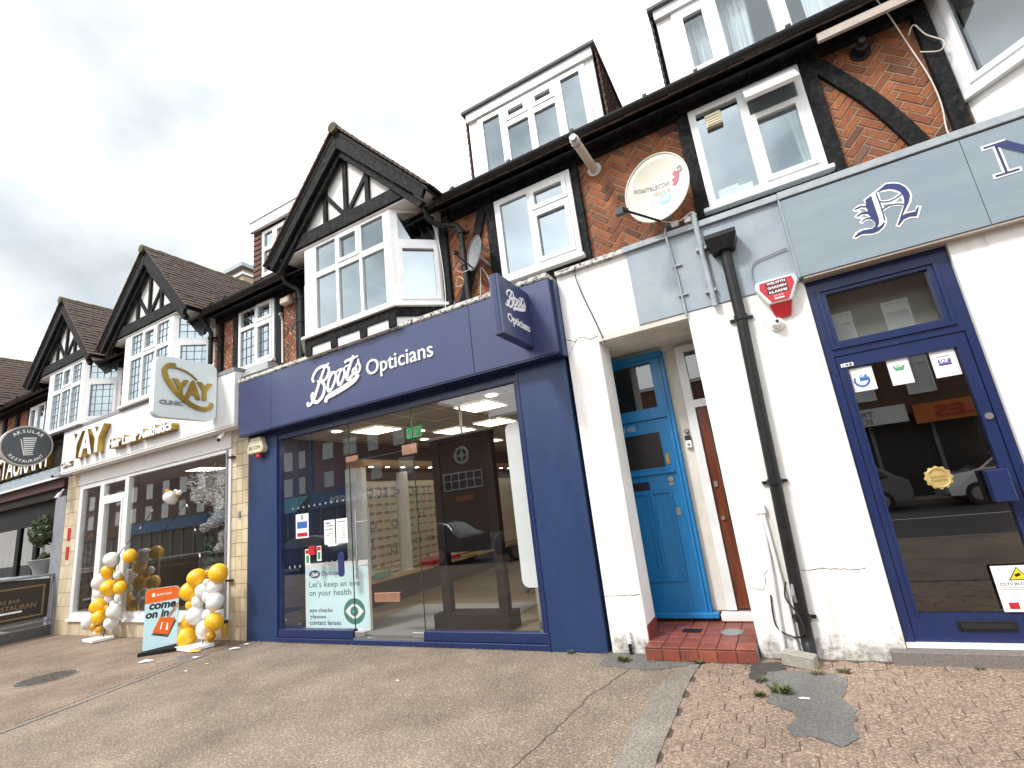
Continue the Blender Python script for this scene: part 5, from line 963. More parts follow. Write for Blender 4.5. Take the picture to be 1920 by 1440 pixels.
def serifN(mb, u, v, w, h, d0, d1, g):
    s_ = w*0.10; q = h*0.05
    for pts in ([(u+s_*1.2, v), (u+s_*1.55, v), (u+s_*1.55, v+h), (u+s_*1.2, v+h)], [(u-0.2*s_, v), (u+s_*3.1, v), (u+s_*3.1, v+q), (u-0.2*s_, v+q)], [(u-0.3*s_, v+h), (u-0.3*s_, v+h-q), (u+s_*2.4, v+h-q), (u+s_*2.6, v+h)],
                [(u+s_*0.8, v+h), (u+s_*2.9, v+h), (u+w-s_*0.9, v), (u+w-s_*2.6, v)], [(u+w-s_*1.9, v), (u+w-s_, v), (u+w-s_, v+h), (u+w-s_*1.9, v+h)], [(u+w-s_*3.1, v+h), (u+w+0.2*s_, v+h), (u+w+0.2*s_, v+h-q), (u+w-s_*3.1, v+h-q)]):
        cx_ = sum(p[0] for p in pts)/4; cz_ = sum(p[1] for p in pts)/4
        pp = [(p[0]+g*(1 if p[0] > cx_ else -1), p[1]+g*(1 if p[1] > cz_ else -1)) for p in pts]
        d1 += 0.0002; mb.prism([TN @ Vector((a, b, d0)) for a, b in pp], TN.to_3x3() @ Vector((0, 0, d1-d0)))
a_ = MB(); serifN(a_, 1.93, 3.50, 0.42, 0.27, 0, 0.003, 0.014); a_.build('initial_outline', WHITEV, NF); a_ = MB(); serifN(a_, 1.93, 3.50, 0.42, 0.27, 0.004, 0.007, 0.0); a_.build('initial', NAVYV, NF)
# N door
nd = MB(); grid_fill(nd, 0.535, 1.54, 0.135, 3.115, [(0.60, 1.485, 0.135, 2.40), (0.665, 1.385, 2.525, 2.965)], 0.04, 0.14); nd.box(0.6, 1.45, 0.022, 0.039, 2.46, 2.485).box(0.6, 1.45, 0.022, 0.039, 2.995, 3.02).box(0.6, 0.625, 0.022, 0.039, 2.486, 2.994).box(1.425, 1.45, 0.022, 0.039, 2.486, 2.994).build('door_frame', NAVY2, NOR)
ld = MB(); grid_fill(ld, 0.605, 1.48, 0.14, 2.395, [(0.67, 1.405, 0.335, 2.285)], 0.05, 0.11); ld.box(0.65, 0.669, 0.04, 0.06, 0.315, 2.295).box(1.406, 1.425, 0.04, 0.06, 0.315, 2.295); LD = ld.build('navy_door', NAVY2, NOR); LD['label'] = 'navy door with full length glass and notices'
pane('door_pane', 0.67, 1.405, 0.075, 0.335, 2.285, DARKG, LD); 
FROST = glass('frosted_glass', 0.12, (0.8, 0.82, 0.8)); pane('fanlight_pane', 0.665, 1.385, 0.08, 2.525, 2.965, FROST, NOR); nbox('fanlight_backing', 0.6, 1.45, 0.3, 0.31, 2.42, 3.1, mat('fanlight_film', (0.3, 0.31, 0.29), rough=0.7))
nbox('shop_interior', 0.3, 1.9, 2.5, 2.6, 0.0, 3.1, mat('dark_interior', (0.07, 0.055, 0.045), rough=0.8)); nbox('shop_interior_floor', 0.54, 1.9, 0.41, 2.5, 0.05, 0.1, WOODF); nbox('shop_interior_wall', 1.6, 1.7, 0.41, 2.5, 0.1, 3.1, bpy.data.materials['dark_interior'])
box('letter_box', 0.88, 1.21, 0.036, 0.0499, 0.215, 0.285, BLACKP, LD, bev=0.004); box('letter_flap', 0.90, 1.19, 0.031, 0.0358, 0.232, 0.27, BLACKV, LD); box('pull_handle', 1.30, 1.42, -0.06, 0.039, 1.10, 1.33, NAVY2, LD, bev=0.006); MB().lathe([(0.026, -0.012), (0.026, 0)], (1.448, 0.05, 1.72), 16, 'y').build('lock', STEEL, LD)
nbox('door_sill', 0.535, 1.54, 0.0, 0.14, 0.105, 0.134, WHITEP); MB().box(0.42, 3.2, -0.085, 0.0, 0.001, 0.10).box(0.532, 1.543, 0.0, 0.14, 0.001, 0.104).build('granite_step', mat('granite', (0.13, 0.115, 0.105), (0.21, 0.185, 0.17), rough=0.7, scale=60, bump=0.2), NOR, bev=0.005)
TD = frame_T((0, 0.073, 0), (1, 0, 0), (0, 0, 1)); PURP = mat('purple_print', (0.08, 0.05, 0.3), rough=0.5)
def border(): return [(0.04, 0.96, 0.035, 0.045, GREYV), (0.04, 0.96, 0.955, 0.965, GREYV), (0.04, 0.055, 0.05, 0.95, GREYV), (0.945, 0.96, 0.05, 0.95, GREYV)]
n1 = notice('door_poster', 'left door poster with blue logo in a crescent', 0.68, 0.84, 2.07, 2.27, TD, None, border()+[(0.35, 0.7, 0.42, 0.56, BLUEV), (0.35, 0.7, 0.57, 0.68, BLUEV), (0.3, 0.7, 0.1, 0.12, GREYV)]); cr_ = MB(); ribbon(cr_, [(0.705, 2.19), (0.70, 2.15), (0.73, 2.115), (0.77, 2.115), (0.80, 2.15), (0.795, 2.185)], 0.018, TD, 0.0012, 0.002); cr_.build('crescent', BLUEV, n1)
n2 = notice('door_poster', 'middle door poster with green logo', 0.945, 1.09, 2.07, 2.285, TD, None, border()+[(0.25, 0.75, 0.62, 0.74, GREENV), (0.3, 0.7, 0.54, 0.61, GREENV), (0.3, 0.7, 0.1, 0.12, GREYV)]); n3 = notice('door_poster', 'right door poster with purple logo', 1.23, 1.39, 2.07, 2.285, TD, None, border()+[(0.25, 0.75, 0.52, 0.66, PURP), (0.25, 0.75, 0.42, 0.51, PURP), (0.25, 0.75, 0.74, 0.78, GREYV), (0.35, 0.7, 0.1, 0.12, GREYV)])
for t_, u_, m_ in ((n1, 0.733, WHITEV), (n2, 0.99, WHITEV), (n3, 1.28, WHITEV)): text('logo_word', 'SAIF', TD, u_, u_+0.044+(0.012 if t_ is not n1 else 0), 2.19 if t_ is n1 else 2.212 if t_ is n2 else 2.185, 2.205 if t_ is n1 else 2.226 if t_ is n2 else 2.21, m_, t_, 0.0018, 0.0024, bold=0.03)
sl_ = thing('gold_seal', 'wavy gold seal sticker in the middle of the navy door glass', 'seal', (1.045, 0.07, 1.22)); pts = [(1.045+(0.085+0.006*math.cos(12*a))*math.cos(a), 1.31+(0.085+0.006*math.cos(12*a))*math.sin(a)) for a in [2*math.pi*k/72 for k in range(72)]]
GOLDP = mat('gold_print', (0.5, 0.36, 0.12), (0.62, 0.46, 0.18), rough=0.4, scale=14, metal=0.3); MB().py(pts, 0.068, 0.073).build('disc', GOLDP, sl_)
rg = MB(); rg.tube([(1.045+0.073*math.cos(a), 0.067, 1.31+0.073*math.sin(a)) for a in [2*math.pi*k/36 for k in range(37)]], 0.004, 6, False); rg.build('rim', GOLDP, sl_, smooth=True); BRNV = mat('brown_print', (0.2, 0.12, 0.03), rough=0.5); TS = frame_T((0, 0.068, 0), (1, 0, 0), (0, 0, 1)); text('lettering', 'GOLDEN', TS, 0.993, 1.097, 1.305, 1.325, BRNV, sl_, 0, 0.001, bold=0.02); text('lettering', 'CHARTER', TS, 0.993, 1.097, 1.278, 1.297, BRNV, sl_, 0, 0.001, bold=0.02); at_ = MB(); arc_text(at_, 'INDEPENDENT', frame_T((1.045, 0.068, 1.31), (1, 0, 0), (0, 0, 1)), 0.052, R_(160), R_(20), 0.012, 0, 0.001); at_.build('lettering', BRNV, sl_)
cn = notice('cctv_notice', 'white CCTV in operation notice low on the navy door glass', 1.165, 1.47, 0.345, 0.655, frame_T((0, 0.036, 0), (1, 0, 0), (0, 0, 1)), None, ((0.1, 0.9, 0.51, 0.525, GREYV), (0.1, 0.9, 0.47, 0.485, GREYV), (0.1, 0.9, 0.36, 0.365, GREYV), (0.1, 0.105, 0.28, 0.36, GREYV), (0.12, 0.3, 0.06, 0.2, REDV)))
TCc = frame_T((0, 0.036, 0), (1, 0, 0), (0, 0, 1)); YELV = mat('yellow_print', (0.75, 0.6, 0.02), rough=0.4); MB().py([(1.245, 0.555), (1.365, 0.555), (1.305, 0.645)], 0.0338, 0.0348).build('triangle', BLACKV, cn); MB().py([(1.256, 0.561), (1.354, 0.561), (1.305, 0.636)], 0.0330, 0.0337).build('triangle_field', YELV, cn); MB().bar((1.285, 0.585), (1.315, 0.597), 0.018, 0.0322, 0.0329).build('camera_symbol', BLACKV, cn); text('lettering', 'CCTV IN OPERATION', TCc, 1.19, 1.45, 0.52, 0.54, BLACKV, cn, 0.0012, 0.002, bold=0.02)
tag(MB().box(0.63, 0.72, 0.036, 0.0498, 2.295, 2.325).build('door_number_sticker', WHITEV), 'tiny black and white sticker at the top left of the navy door', 'sticker'); nl = bpy.data.objects['door_number_sticker']; text('print', '148', frame_T((0, 0.036, 0), (1, 0, 0), (0, 0, 1)), 0.64, 0.71, 2.30, 2.32, BLACKV, nl)
tag(MB().box(1.62, 1.8, -0.02, -0.001, 1.58, 1.68).build('wall_plaque', BLACKP), 'dark plaque on the white wall at the right edge', 'plaque')
# ================================================================ things on the upper walls
def dish(name, label, c, aim, up_hint, w, h, mt, depth=0.07):
    t = thing(name, label, 'satellite dish', c); N = Vector(aim).normalized(); U = Vector(up_hint).cross(N).normalized(); V = N.cross(U)
    m_ = Matrix((U, V, N)).transposed().to_4x4(); m_.translation = Vector(c); n, k = 36, 7; vs = [(0, 0, -depth)]; fs = []
    for i in range(1, k+1):
        for j in range(n): a = 2*math.pi*j/n; vs.append((w/2*i/k*math.cos(a), h/2*i/k*math.sin(a), -depth*(1-(i/k)**2)))
    for j in range(n): fs.append((0, 1+j, 1+(j+1) % n))
    for i in range(k-1):
        for j in range(n): a = 1+i*n+j; b = 1+i*n+(j+1) % n; fs.append((a, a+n, b+n, b))
    mb = MB().add(vs, fs); mb.T(m_); o = mb.build('reflector', mt, t, smooth=True); so_ = o.modifiers.new('t', 'SOLIDIFY'); so_.thickness = 0.006; so_.offset = -1
    rim = MB().tube([m_ @ Vector((w/2*math.cos(a), h/2*math.sin(a), 0)) for a in [2*math.pi*j/48 for j in range(49)]], 0.008, 6, False); rim.build('rim', mt, t, smooth=True)
    return t, m_
DISHW = mat('dish_enamel', (0.66, 0.64, 0.56), (0.6, 0.57, 0.47), rough=0.5, scale=3, bump=0.03, bscale=20)
t, Md = dish('satellite_dish', 'big cream satellite dish with printed logo on the herringbone brick', (-0.51, -0.14, 4.49), (-0.08, -0.95, 0.10), (0.10, 0, 1), 0.66, 0.80, DISHW, 0.09)
def on_dish(s, u0, u1, v0, v1, mt_, nm='lettering', **k):
    mb = MB(); text_mb(mb, s, ID4, u0, u1, v0, v1, 0, 0.001, **k)
    mb.v = [tuple(Md @ Vector((x, y, -0.09*(1-(x/0.33)**2-(y/0.40)**2)+0.006+z))) for x, y, z in mb.v]; return mb.build(nm, mt_, t)
on_dish('ROMTELECOM', -0.245, 0.115, 0.035, 0.085, GREYV, bold=0.012); on_dish('dolce', -0.05, 0.12, -0.045, 0.015, mat('pale_print', (0.42, 0.4, 0.36), rough=0.6))
SKYB = mat('sky_blue_print', (0.2, 0.5, 0.72), rough=0.5); PINK = mat('berry_print', (0.5, 0.1, 0.16), rough=0.5)
mb = MB().add([(0.06+0.068*math.cos(a), -0.115+0.068*math.sin(a), 0) for a in [2*math.pi*j/24 for j in range(24)]], [tuple(range(24))]); mb.v = [tuple(Md @ Vector((x, y, -0.09*(1-(x/0.33)**2-(y/0.4)**2)+0.006))) for x, y, z in mb.v]; mb.build('badge', SKYB, t)
mhd = MB(); text_mb(mhd, 'HD', ID4, 0.015, 0.105, -0.14, -0.09, 0, 0.001, bold=0.02); mhd.v = [tuple(Md @ Vector((x, y, -0.09*(1-(x/0.33)**2-(y/0.4)**2)+0.012+z))) for x, y, z in mhd.v]; mhd.build('badge_lettering', WHITEV, t); Md2 = Md
mb = MB(); ribbon(mb, [(0.16, 0.0), (0.19, 0.04), (0.2, 0.1), (0.17, 0.14)], 0.05, ID4, 0, 0.002); ribbon(mb, [(0.15, 0.06), (0.2, 0.08), (0.22, 0.13)], 0.03, ID4, 0, 0.003); mb.v = [tuple(Md @ Vector((x, y, -0.09*(1-(x/0.33)**2-(y/0.4)**2)+0.006+z))) for x, y, z in mb.v]; mb.build('emblem', PINK, t)
mb = MB(); ribbon(mb, [(0.21, 0.16), (0.25, 0.17), (0.26, 0.14)], 0.012, ID4, 0, 0.002); ribbon(mb, [(0.235, 0.12), (0.265, 0.135)], 0.03, ID4, 0, 0.003); mb.v = [tuple(Md @ Vector((x, y, -0.09*(1-(x/0.33)**2-(y/0.4)**2)+0.006+z))) for x, y, z in mb.v]; mb.build('emblem', GREYV, t)
tip = Md @ Vector((-0.26, -0.40, 0.40)); base = Md @ Vector((0.02, -0.40, -0.02)); tube('feed_arm', [base, tip], 0.013, BLACKP, t); MB().tube([tip, tip+(Md.to_3x3() @ Vector((0.04, 0.02, -0.10)))], 0.03, 12).build('receiver', BLACKP, t, smooth=True); MB().box(-0.035, 0.035, -0.03, 0.03, -0.07, 0.0).T(Matrix.Translation(tip)).build('receiver_body', BLACKV, t)
tube('wall_arm', [Md @ Vector((0, -0.1, -0.1)), (-0.45, 0.19, 4.2)], 0.02, GREYM, t); tube('wall_arm', [(-0.45, 0.19, 4.2), (-0.45, 0.02, 4.1)], 0.02, GREYM, t); box('bracket_plate', -0.52, -0.38, -0.05, 0.19, 4.065, 4.09, GREYM, t)
tag(tube('dish_cable', smoothline([tuple(base), (-0.46, -0.1, 4.08), (-0.36, -0.09, 4.06), (-0.24, -0.07, 4.12), (-0.2, -0.02, 4.1)], 5), 0.006, CABLE), 'pale cable looping under the big satellite dish to the conduit', 'cable')
for x, s_ in ((-0.42, 'left'), (-0.29, 'right')): tag(MB().box(x-0.035, x+0.035, -0.06, -0.03, 4.04, 4.10).build('cable_box', WHITEV, bev=0.004), 'small white cable box under the big dish, %s one of two' % s_, 'cable box')
DG = mat('grey_mesh_dish', (0.16, 0.17, 0.18), (0.2, 0.21, 0.22), rough=0.5, scale=40)
t, Md = dish('satellite_dish', 'small dark grey satellite dish seen edge-on beside the drainpipe', (-2.83, -0.02, 4.64), (-0.48, -0.85, 0.12), (0.1, 0, 1), 0.36, 0.46, DG, 0.05)
tip = Md @ Vector((0.0, -0.08, 0.28)); tube('feed_arm', [Md @ Vector((0.0, -0.21, 0)), tip], 0.01, BLACKP, t); MB().tube([tip, tip+Md.to_3x3() @ Vector((0, 0.02, -0.06))], 0.028, 12).build('receiver', BLACKP, t); tube('wall_arm', [Md @ Vector((0, 0, -0.05)), (-2.72, 0.19, 4.5)], 0.016, GREYM, t)
tag(tube('dish_cable', smoothline([(-2.80, 0.05, 4.45), (-2.86, 0.1, 4.2), (-2.9, 0.12, 3.95)], 5), 0.006, CABLE), 'pale cable hanging from the small grey dish, left strand', 'cable'); tag(tube('dish_cable', smoothline([(-2.78, 0.05, 4.45), (-2.72, 0.1, 4.25), (-2.76, 0.12, 3.95)], 5), 0.006, CABLE), 'pale cable hanging from the small grey dish, right strand', 'cable')
tag(tube('dish_cable', smoothline([tuple(tip), (-3.1, -0.08, 4.5), (-3.0, -0.05, 4.42), (-2.85, 0.0, 4.48)], 5), 0.005, CABLE), 'pale cable sagging under the small dish arm', 'cable')
tag(tube('cable_loop', smoothline([(-3.26, 0.15, 4.4), (-3.2, 0.14, 4.5), (-3.12, 0.14, 4.42), (-3.16, 0.15, 4.36), (-3.26, 0.15, 4.38)], 5), 0.005, CABLE), 'small loop of pale cable on the brick left of the drainpipe', 'cable')
tag(tube('white_cable', smoothline([(-3.5, -0.02, 5.5), (-3.46, 0.1, 5.2), (-3.43, 0.12, 4.8), (-3.42, 0.12, 4.3), (-3.45, 0.1, 3.95)], 5), 0.006, WHITEV), 'white cable running down beside the plain bay window', 'cable')
tag(tube('white_cable', smoothline([(1.62, -0.12, 5.5), (1.72, 0.02, 5.35), (1.8, 0.12, 5.1), (1.86, 0.13, 4.7), (1.87, 0.13, 4.4), (1.84, 0.12, 4.1), (1.9, 0.05, 3.99)], 6), 0.006, CABLE), 'pinkish cable running down the right timber post', 'cable')
tag(tube('white_cable', smoothline([(1.83, 0.12, 5.16), (1.88, 0.1, 5.22), (1.93, 0.1, 5.08), (2.02, 0.1, 4.95), (1.98, 0.11, 4.88), (1.86, 0.12, 4.95)], 6), 0.006, CABLE), 'looped cable bulging over the right timber post', 'cable')
fl_ = thing('boiler_flue', 'white plastic flue pipe poking out under the middle gutter', 'flue', (-1.2, 0.0, 5.25)); FLM = mat('flue_white', (0.62, 0.58, 0.5), (0.5, 0.47, 0.4), rough=0.5, scale=14)
MB().tube([(-1.18, 0.19, 5.22), (-1.2, -0.42, 5.24)], 0.05, 18).build('pipe', FLM, fl_, smooth=True); MB().tube([(-1.2, -0.425, 5.24), (-1.2, -0.46, 5.242)], 0.04, 14).tube([(-1.2, -0.36, 5.238), (-1.2, -0.34, 5.238)], 0.054, 18).build('terminal', GREYM, fl_, smooth=True); MB().lathe([(0.085, -0.012), (0.085, 0.0)], (-1.18, 0.192, 5.22), 20, 'y').build('collar', FLM, fl_)
f2 = thing('black_flue', 'black round boiler flue terminal high on the right brick panel', 'flue', (1.49, 0.1, 5.2)); MB().lathe([(0.085, -0.012), (0.085, 0)], (1.49, 0.192, 5.24), 20, 'y').build('collar', BLACKP, f2); MB().lathe([(0.05, -0.1), (0.05, 0)], (1.49, 0.19, 5.24), 18, 'y').build('pipe', BLACKP, f2, smooth=True); MB().lathe([(0.03, -0.15), (0.03, -0.1)], (1.49, 0.19, 5.26), 14, 'y').build('tip', BLACKV, f2)
av = thing('air_vent', 'small brown louvred air vent at the top of the middle brick panel', 'vent', (-0.3, 0.18, 5.28)); AVM = mat('terracotta_vent', (0.12, 0.06, 0.045), rough=0.7)
box('plate', -0.40, -0.215, 0.185, 0.1935, 5.28, 5.365, AVM, av)
for i in range(5): box('louvre', -0.395, -0.22, 0.172, 0.1849, 5.29+i*0.015, 5.297+i*0.015, AVM, av)
t = thing('extractor_vent', 'beige extractor fan grille on the glass of the right upstairs window', 'vent', (0.16, 0.12, 5.1)); box('case', 0.08, 0.24, 0.10, 0.155, 5.08, 5.23, CREAMP, t, bev=0.006)
for i in range(4): box('slat', 0.095, 0.225, 0.092, 0.0999, 5.10+i*0.03, 5.118+i*0.03, CREAMP, t)
t = thing('carton', 'red and white carton behind the right upstairs window', 'box', (0.14, 0.3, 4.26)); box('body', 0.04, 0.24, 0.24, 0.4, 4.26, 4.42, WHITEV, t); box('red_print', 0.042, 0.238, 0.2385, 0.2399, 4.28, 4.34, REDV, t)
tag(MB().box(0.04, 0.36, 0.19, 0.235, 4.25, 4.36).build('white_carton', WHITEV), 'plain white carton behind the right upstairs window', 'box')
cw_ = MB(); n = 10; pts = [(0.8+0.12*i/n, 0.24+0.015*math.sin(i*2.1)) for i in range(n+1)]; cw_.add([(p[0]+0.03, p[1], 4.25) for p in pts]+[(p[0], p[1], 5.02) for p in pts], [(i, i+1, n+2+i, n+1+i) for i in range(n)]); tag(cw_.build('net_curtain', CURT, smooth=True), 'pale curtain edge behind the right upstairs sash', 'curtain')
sl2 = thing('security_light', 'cream security lamp high on the narrow brick strip', 'lamp', (-6.6, 0.05, 5.15)); MB().py([(-6.72, 5.27), (-6.5, 5.27), (-6.5, 5.15), (-6.72, 5.15)], 0.06, 0.17).build('housing', CREAMP, sl2, bev=0.02); box('arm', -6.65, -6.58, 0.17, 0.195, 5.18, 5.24, CREAMP, sl2)
t = thing('white_vent_pipe', 'thin white bent pipe on the brick beside the leaded flat window', 'pipe', (-6.7, 0.14, 4.2)); tube('tube', [(-6.72, 0.12, 4.15), (-6.72, 0.12, 4.86), (-6.7, 0.1, 4.9), (-6.6, 0.0, 4.92)], 0.016, WHITEV, t); MB().lathe([(0.03, -0.02), (0.03, 0.02)], (-6.58, -0.01, 4.92), 12, 'x').build('cap', GREYM, t)
# floodlights on the fascia junction
def floodlight(x, y, z, lab, s=1.0):
    t = thing('floodlight', lab, 'floodlight', (x, y, z)); MB().add([(x-0.28*s, y-0.16, z+0.05), (x+0.28*s, y-0.16, z+0.05), (x+0.28*s, y+0.1, z+0.05), (x-0.28*s, y+0.1, z+0.05), (x-0.2*s, y-0.1, z+0.22), (x+0.2*s, y-0.1, z+0.22), (x+0.2*s, y+0.08, z+0.22), (x-0.2*s, y+0.08, z+0.22)], [(0, 3, 2, 1), (4, 5, 6, 7), (0, 1, 5, 4), (1, 2, 6, 5), (2, 3, 7, 6), (3, 0, 4, 7)]).build('housing', GREYM if s > 1 else BLACKP, t, bev=0.012); tube('bracket', [(x, y+0.05, z), (x, y+0.05, z+0.06)], 0.025, BLACKP, t)
floodlight(-7.05, 0.0, 3.95, 'large dark grey floodlight box on top of the fascia left end', 1.25); floodlight(-7.72, -0.02, 4.02, 'smaller black floodlight box between the two shop fascias', 0.75)
def bullet_cam(x, y, z, dx_, dy_, dz_, lab):
    t = thing('security_camera', lab, 'camera', (x, y, z)); v = Vector((dx_, dy_, dz_)).normalized(); p = Vector((x, y, z)); MB().tube([p, p+v*0.14], 0.035, 14).build('body', WHITEV, t, smooth=True); MB().tube([p+v*0.141, p+v*0.146], 0.028, 14).build('lens', BLACKV, t); tube('arm', [p+v*0.03, p+Vector((0, 0.06, 0.09))], 0.014, WHITEV, t)
bullet_cam(-8.0, -0.3, 4.28, 0.3, -0.9, -0.2, 'white bullet camera on the roof edge of the clinic fascia'); bullet_cam(-7.8, -0.2, 3.1, 0.5, -0.6, -0.5, 'white spot camera under the right end of the clinic fascia'); bullet_cam(-13.55, -0.25, 3.2, 0.6, -0.7, -0.1, 'white bullet camera under the left end of the clinic fascia'); bullet_cam(-13.75, -0.1, 2.85, 0.3, -0.5, -0.7, 'lower white camera above the potted bay tree')

# ================================================================ clinic shop
CF = thing('fascia_sign', 'white clinic fascia with gold box letters', 'shop sign', (-10.4, -0.15, 3.2))
for a, b in ((-13.4, -10.405), (-10.4, -7.4)): box('fascia_panel', a, b, -0.25, 0.0, 3.23, 4.1, WHITEP, CF, bev=0.003)
box('fascia_flashing', -13.4, -7.4, -0.26, 0.2, 4.102, 4.17, mat('grey_flashing', (0.2, 0.2, 0.21), (0.26, 0.26, 0.27), rough=0.6, scale=5), CF); box('fascia_soffit', -13.4, -7.4, -0.24, 0.05, 3.2, 3.228, WHITEP, CF)
TCf = frame_T((0, -0.25, 0), (1, 0, 0), (0, 0, 1))
def block_letters(s, u0, u1, v0, v1, dep, parent, bold=0.03, **k):
    mb = MB(); text_mb(mb, s, TCf, u0, u1, v0, v1, 0.0, dep, bold=bold, **k); mb.build('letter_sides', GOLD, parent); mb = MB(); text_mb(mb, s, TCf, u0, u1, v0, v1, dep, dep+0.004, bold=bold-0.012, **k); mb.build('letter_faces', WHITEV, parent)
block_letters('YAY', -12.75, -11.35, 3.42, 3.95, 0.12, CF, 0.045); block_letters('Hair Laser Aesthetics', -11.1, -8.95, 3.40, 3.58, 0.12, CF, 0.05); block_letters('CLINIC', -13.3, -12.82, 3.34, 3.44, 0.04, CF, 0.04)
CSg = thing('projecting_sign', 'square white lightbox sign with gold swoosh and rounded corners', 'shop sign', (-7.9, -0.72, 3.35)); rr = rrect(-1.19, -0.27, 3.35, 4.30, 0.12, 8)
MB().prism([(-7.97, a, b) for a, b in rr], (0.12, 0, 0)).build('lightbox', mat('sign_acrylic', (0.78, 0.86, 0.88), rough=0.3), CSg); 
for z in (3.62, 4.25): tube('bracket', [(-7.91, -0.28, z), (-7.91, -0.245, z)], 0.02, GREYM, CSg)
TY = frame_T((-7.85, 0, 0), (0, 1, 0), (0, 0, 1)); sw = MB(); yv = lambda L: [(-1.19+0.92*u, 3.35+0.95*v) for u, v in L]
ribbon(sw, yv([(0.292, 0.87), (0.177, 0.846), (0.129, 0.759), (0.152, 0.654), (0.235, 0.52), (0.35, 0.396), (0.481, 0.289), (0.63, 0.21), (0.77, 0.184), (0.877, 0.222), (0.914, 0.301)]), 0.075, TY, 0.0, 0.03); ribbon(sw, yv([(0.177, 0.814), (0.284, 0.828), (0.416, 0.804), (0.531, 0.755), (0.646, 0.672)]), 0.024, TY, 0, 0.028); sw.build('swoosh', GOLD, CSg)
text('lettering', 'YAY', TY, -0.96, -0.355, 3.67, 3.96, GOLD, CSg, 0.0, 0.036, bold=0.055); text('lettering', 'CLINIC', TY, -1.115, -0.78, 3.545, 3.61, GREYM, CSg, 0, 0.014, bold=0.03)
CR = mat('clinic_tile', (0.92, 0.92, 0.92), (1.06, 1.05, 1.04), rough=0.35, scale=9, rnd=[(0.56, 0.46, 0.30), (0.62, 0.53, 0.38), (0.66, 0.56, 0.40), (0.52, 0.43, 0.29)])
tp1 = box('tiled_pier', -7.83, -7.395, 0.012, 0.3, 0.0, 3.2, GROUT, CLI); tp2 = box('tiled_pier', -13.68, -13.1, 0.012, 0.3, 0.0, 3.2, GROUT, CLI); tp3 = box('tiled_plinth', -13.099, -7.831, 0.012, 0.2, 0.0, 0.27, GROUT, CLI)
def wall_tiles(par, x0, x1, z0, z1, nx, hz):
    w = (x1-x0)/nx; nz = round((z1-z0)/hz); h = (z1-z0)/nz; me = MB().box(-w/2+0.004, w/2-0.004, 0, 0.013, -h/2+0.004, h/2-0.004).mesh('tile', CR, bev=0.002)
    for i in range(nx):
        for j in range(nz): addobj('tile', me, par, (x0+w*(i+0.5), 0.0+random.uniform(-.001, .001), z0+h*(j+0.5)))
wall_tiles(tp1, -7.83, -7.395, 0.0, 3.2, 3, 0.2); wall_tiles(tp2, -13.68, -13.1, 0.0, 3.2, 3, 0.26); wall_tiles(tp3, -13.099, -7.831, 0.0, 0.27, 56, 0.27)
box('header_beam', -13.1, -7.83, -0.02, 0.2, 2.935, 3.19, WHITEP, CLI)
window(CLI, Matrix.Translation((0, 0.0, 0)), -13.09, -7.84, 0.275, 2.93, [(-12.95, -12.2, 0.42, 2.84, False), (-12.04, -11.22, 2.6, 2.84, False), (-12.0, -11.26, 0.45, 2.48, True), (-11.08, -7.92, 0.42, 2.87, False)], gm=SHOPG, name='shop_window', depth=0.09)
box('window_sill', -13.1, -7.83, -0.05, 0.0, 0.262, 0.30, WHITEP, CLI)
box('shop_floor', -13.7, -7.45, 0.21, 5.5, 0.02, 0.06, mat('dark_floor', (0.09, 0.06, 0.05), rough=0.4), CLI); box('shop_ceiling', -13.7, -7.45, 0.25, 5.5, 2.96, 2.975, INC, CLI); CW = mat('clinic_wall', (0.12, 0.09, 0.06), (0.09, 0.07, 0.05), rough=0.8, scale=2)
box('shop_wall', -13.7, -7.45, 5.4, 5.5, 0.06, 2.959, CW, CLI); box('shop_wall', -13.7, -13.6, 0.31, 5.39, 0.06, 2.959, INW, CLI); box('shop_wall', -7.55, -7.45, 0.31, 5.39, 0.06, 2.959, CW, CLI); box('shop_wall', -12.3, -12.22, 1.2, 5.3, 0.06, 2.95, CW, CLI)
for i, (x, y) in enumerate(((-10.6, 1.2), (-9.0, 1.2), (-10.4, 3.2), (-8.8, 3.2))):
    t = thing('ceiling_light', 'bright ceiling light panel in the clinic, ' + ('front left', 'front right', 'back left', 'back right')[i], 'ceiling light', (x, y, 2.95)); box('diffuser', x-0.28, x+0.28, y-0.28, y+0.28, 2.945, 2.95, LEDC if False else LED, t); box('trim', x-0.31, x+0.31, y-0.31, y+0.31, 2.951, 2.957, WHITEP, t)
SOFA = mat('mauve_leather', (0.10, 0.055, 0.05), (0.13, 0.07, 0.062), rough=0.45, scale=7); sf = thing('sofa', 'rounded mauve brown sofa inside the clinic window', 'sofa', (-8.6, 1.0, 0.06))
sb_ = MB(); sb_.px(rrect(0.55, 0.95, 0.3, 1.05, 0.2), -9.6, -7.8); sb_.build('backrest', SOFA, sf, smooth=True, bev=0.03); MB().box(-9.55, -7.85, 0.96, 1.6, 0.2, 0.5).build('seat', SOFA, sf, bev=0.06); box('base', -9.5, -7.9, 0.6, 1.55, 0.061, 0.199, BLACKV, sf)
sr_ = thing('salon_screen', 'black framed partition screen inside the clinic behind the door', 'partition', (-11.2, 2.0, 0.06)); 
MB().box(-12.0, -10.2, 2.0, 2.04, 2.2, 2.26).box(-12.0, -11.94, 2.0, 2.04, 0.06, 2.2).box(-10.26, -10.2, 2.0, 2.04, 0.06, 2.2).box(-11.1, -11.04, 2.0, 2.04, 0.06, 2.2).box(-11.94, -10.26, 2.0, 2.04, 1.2, 1.24).build('frame', BLACKP, sr_)
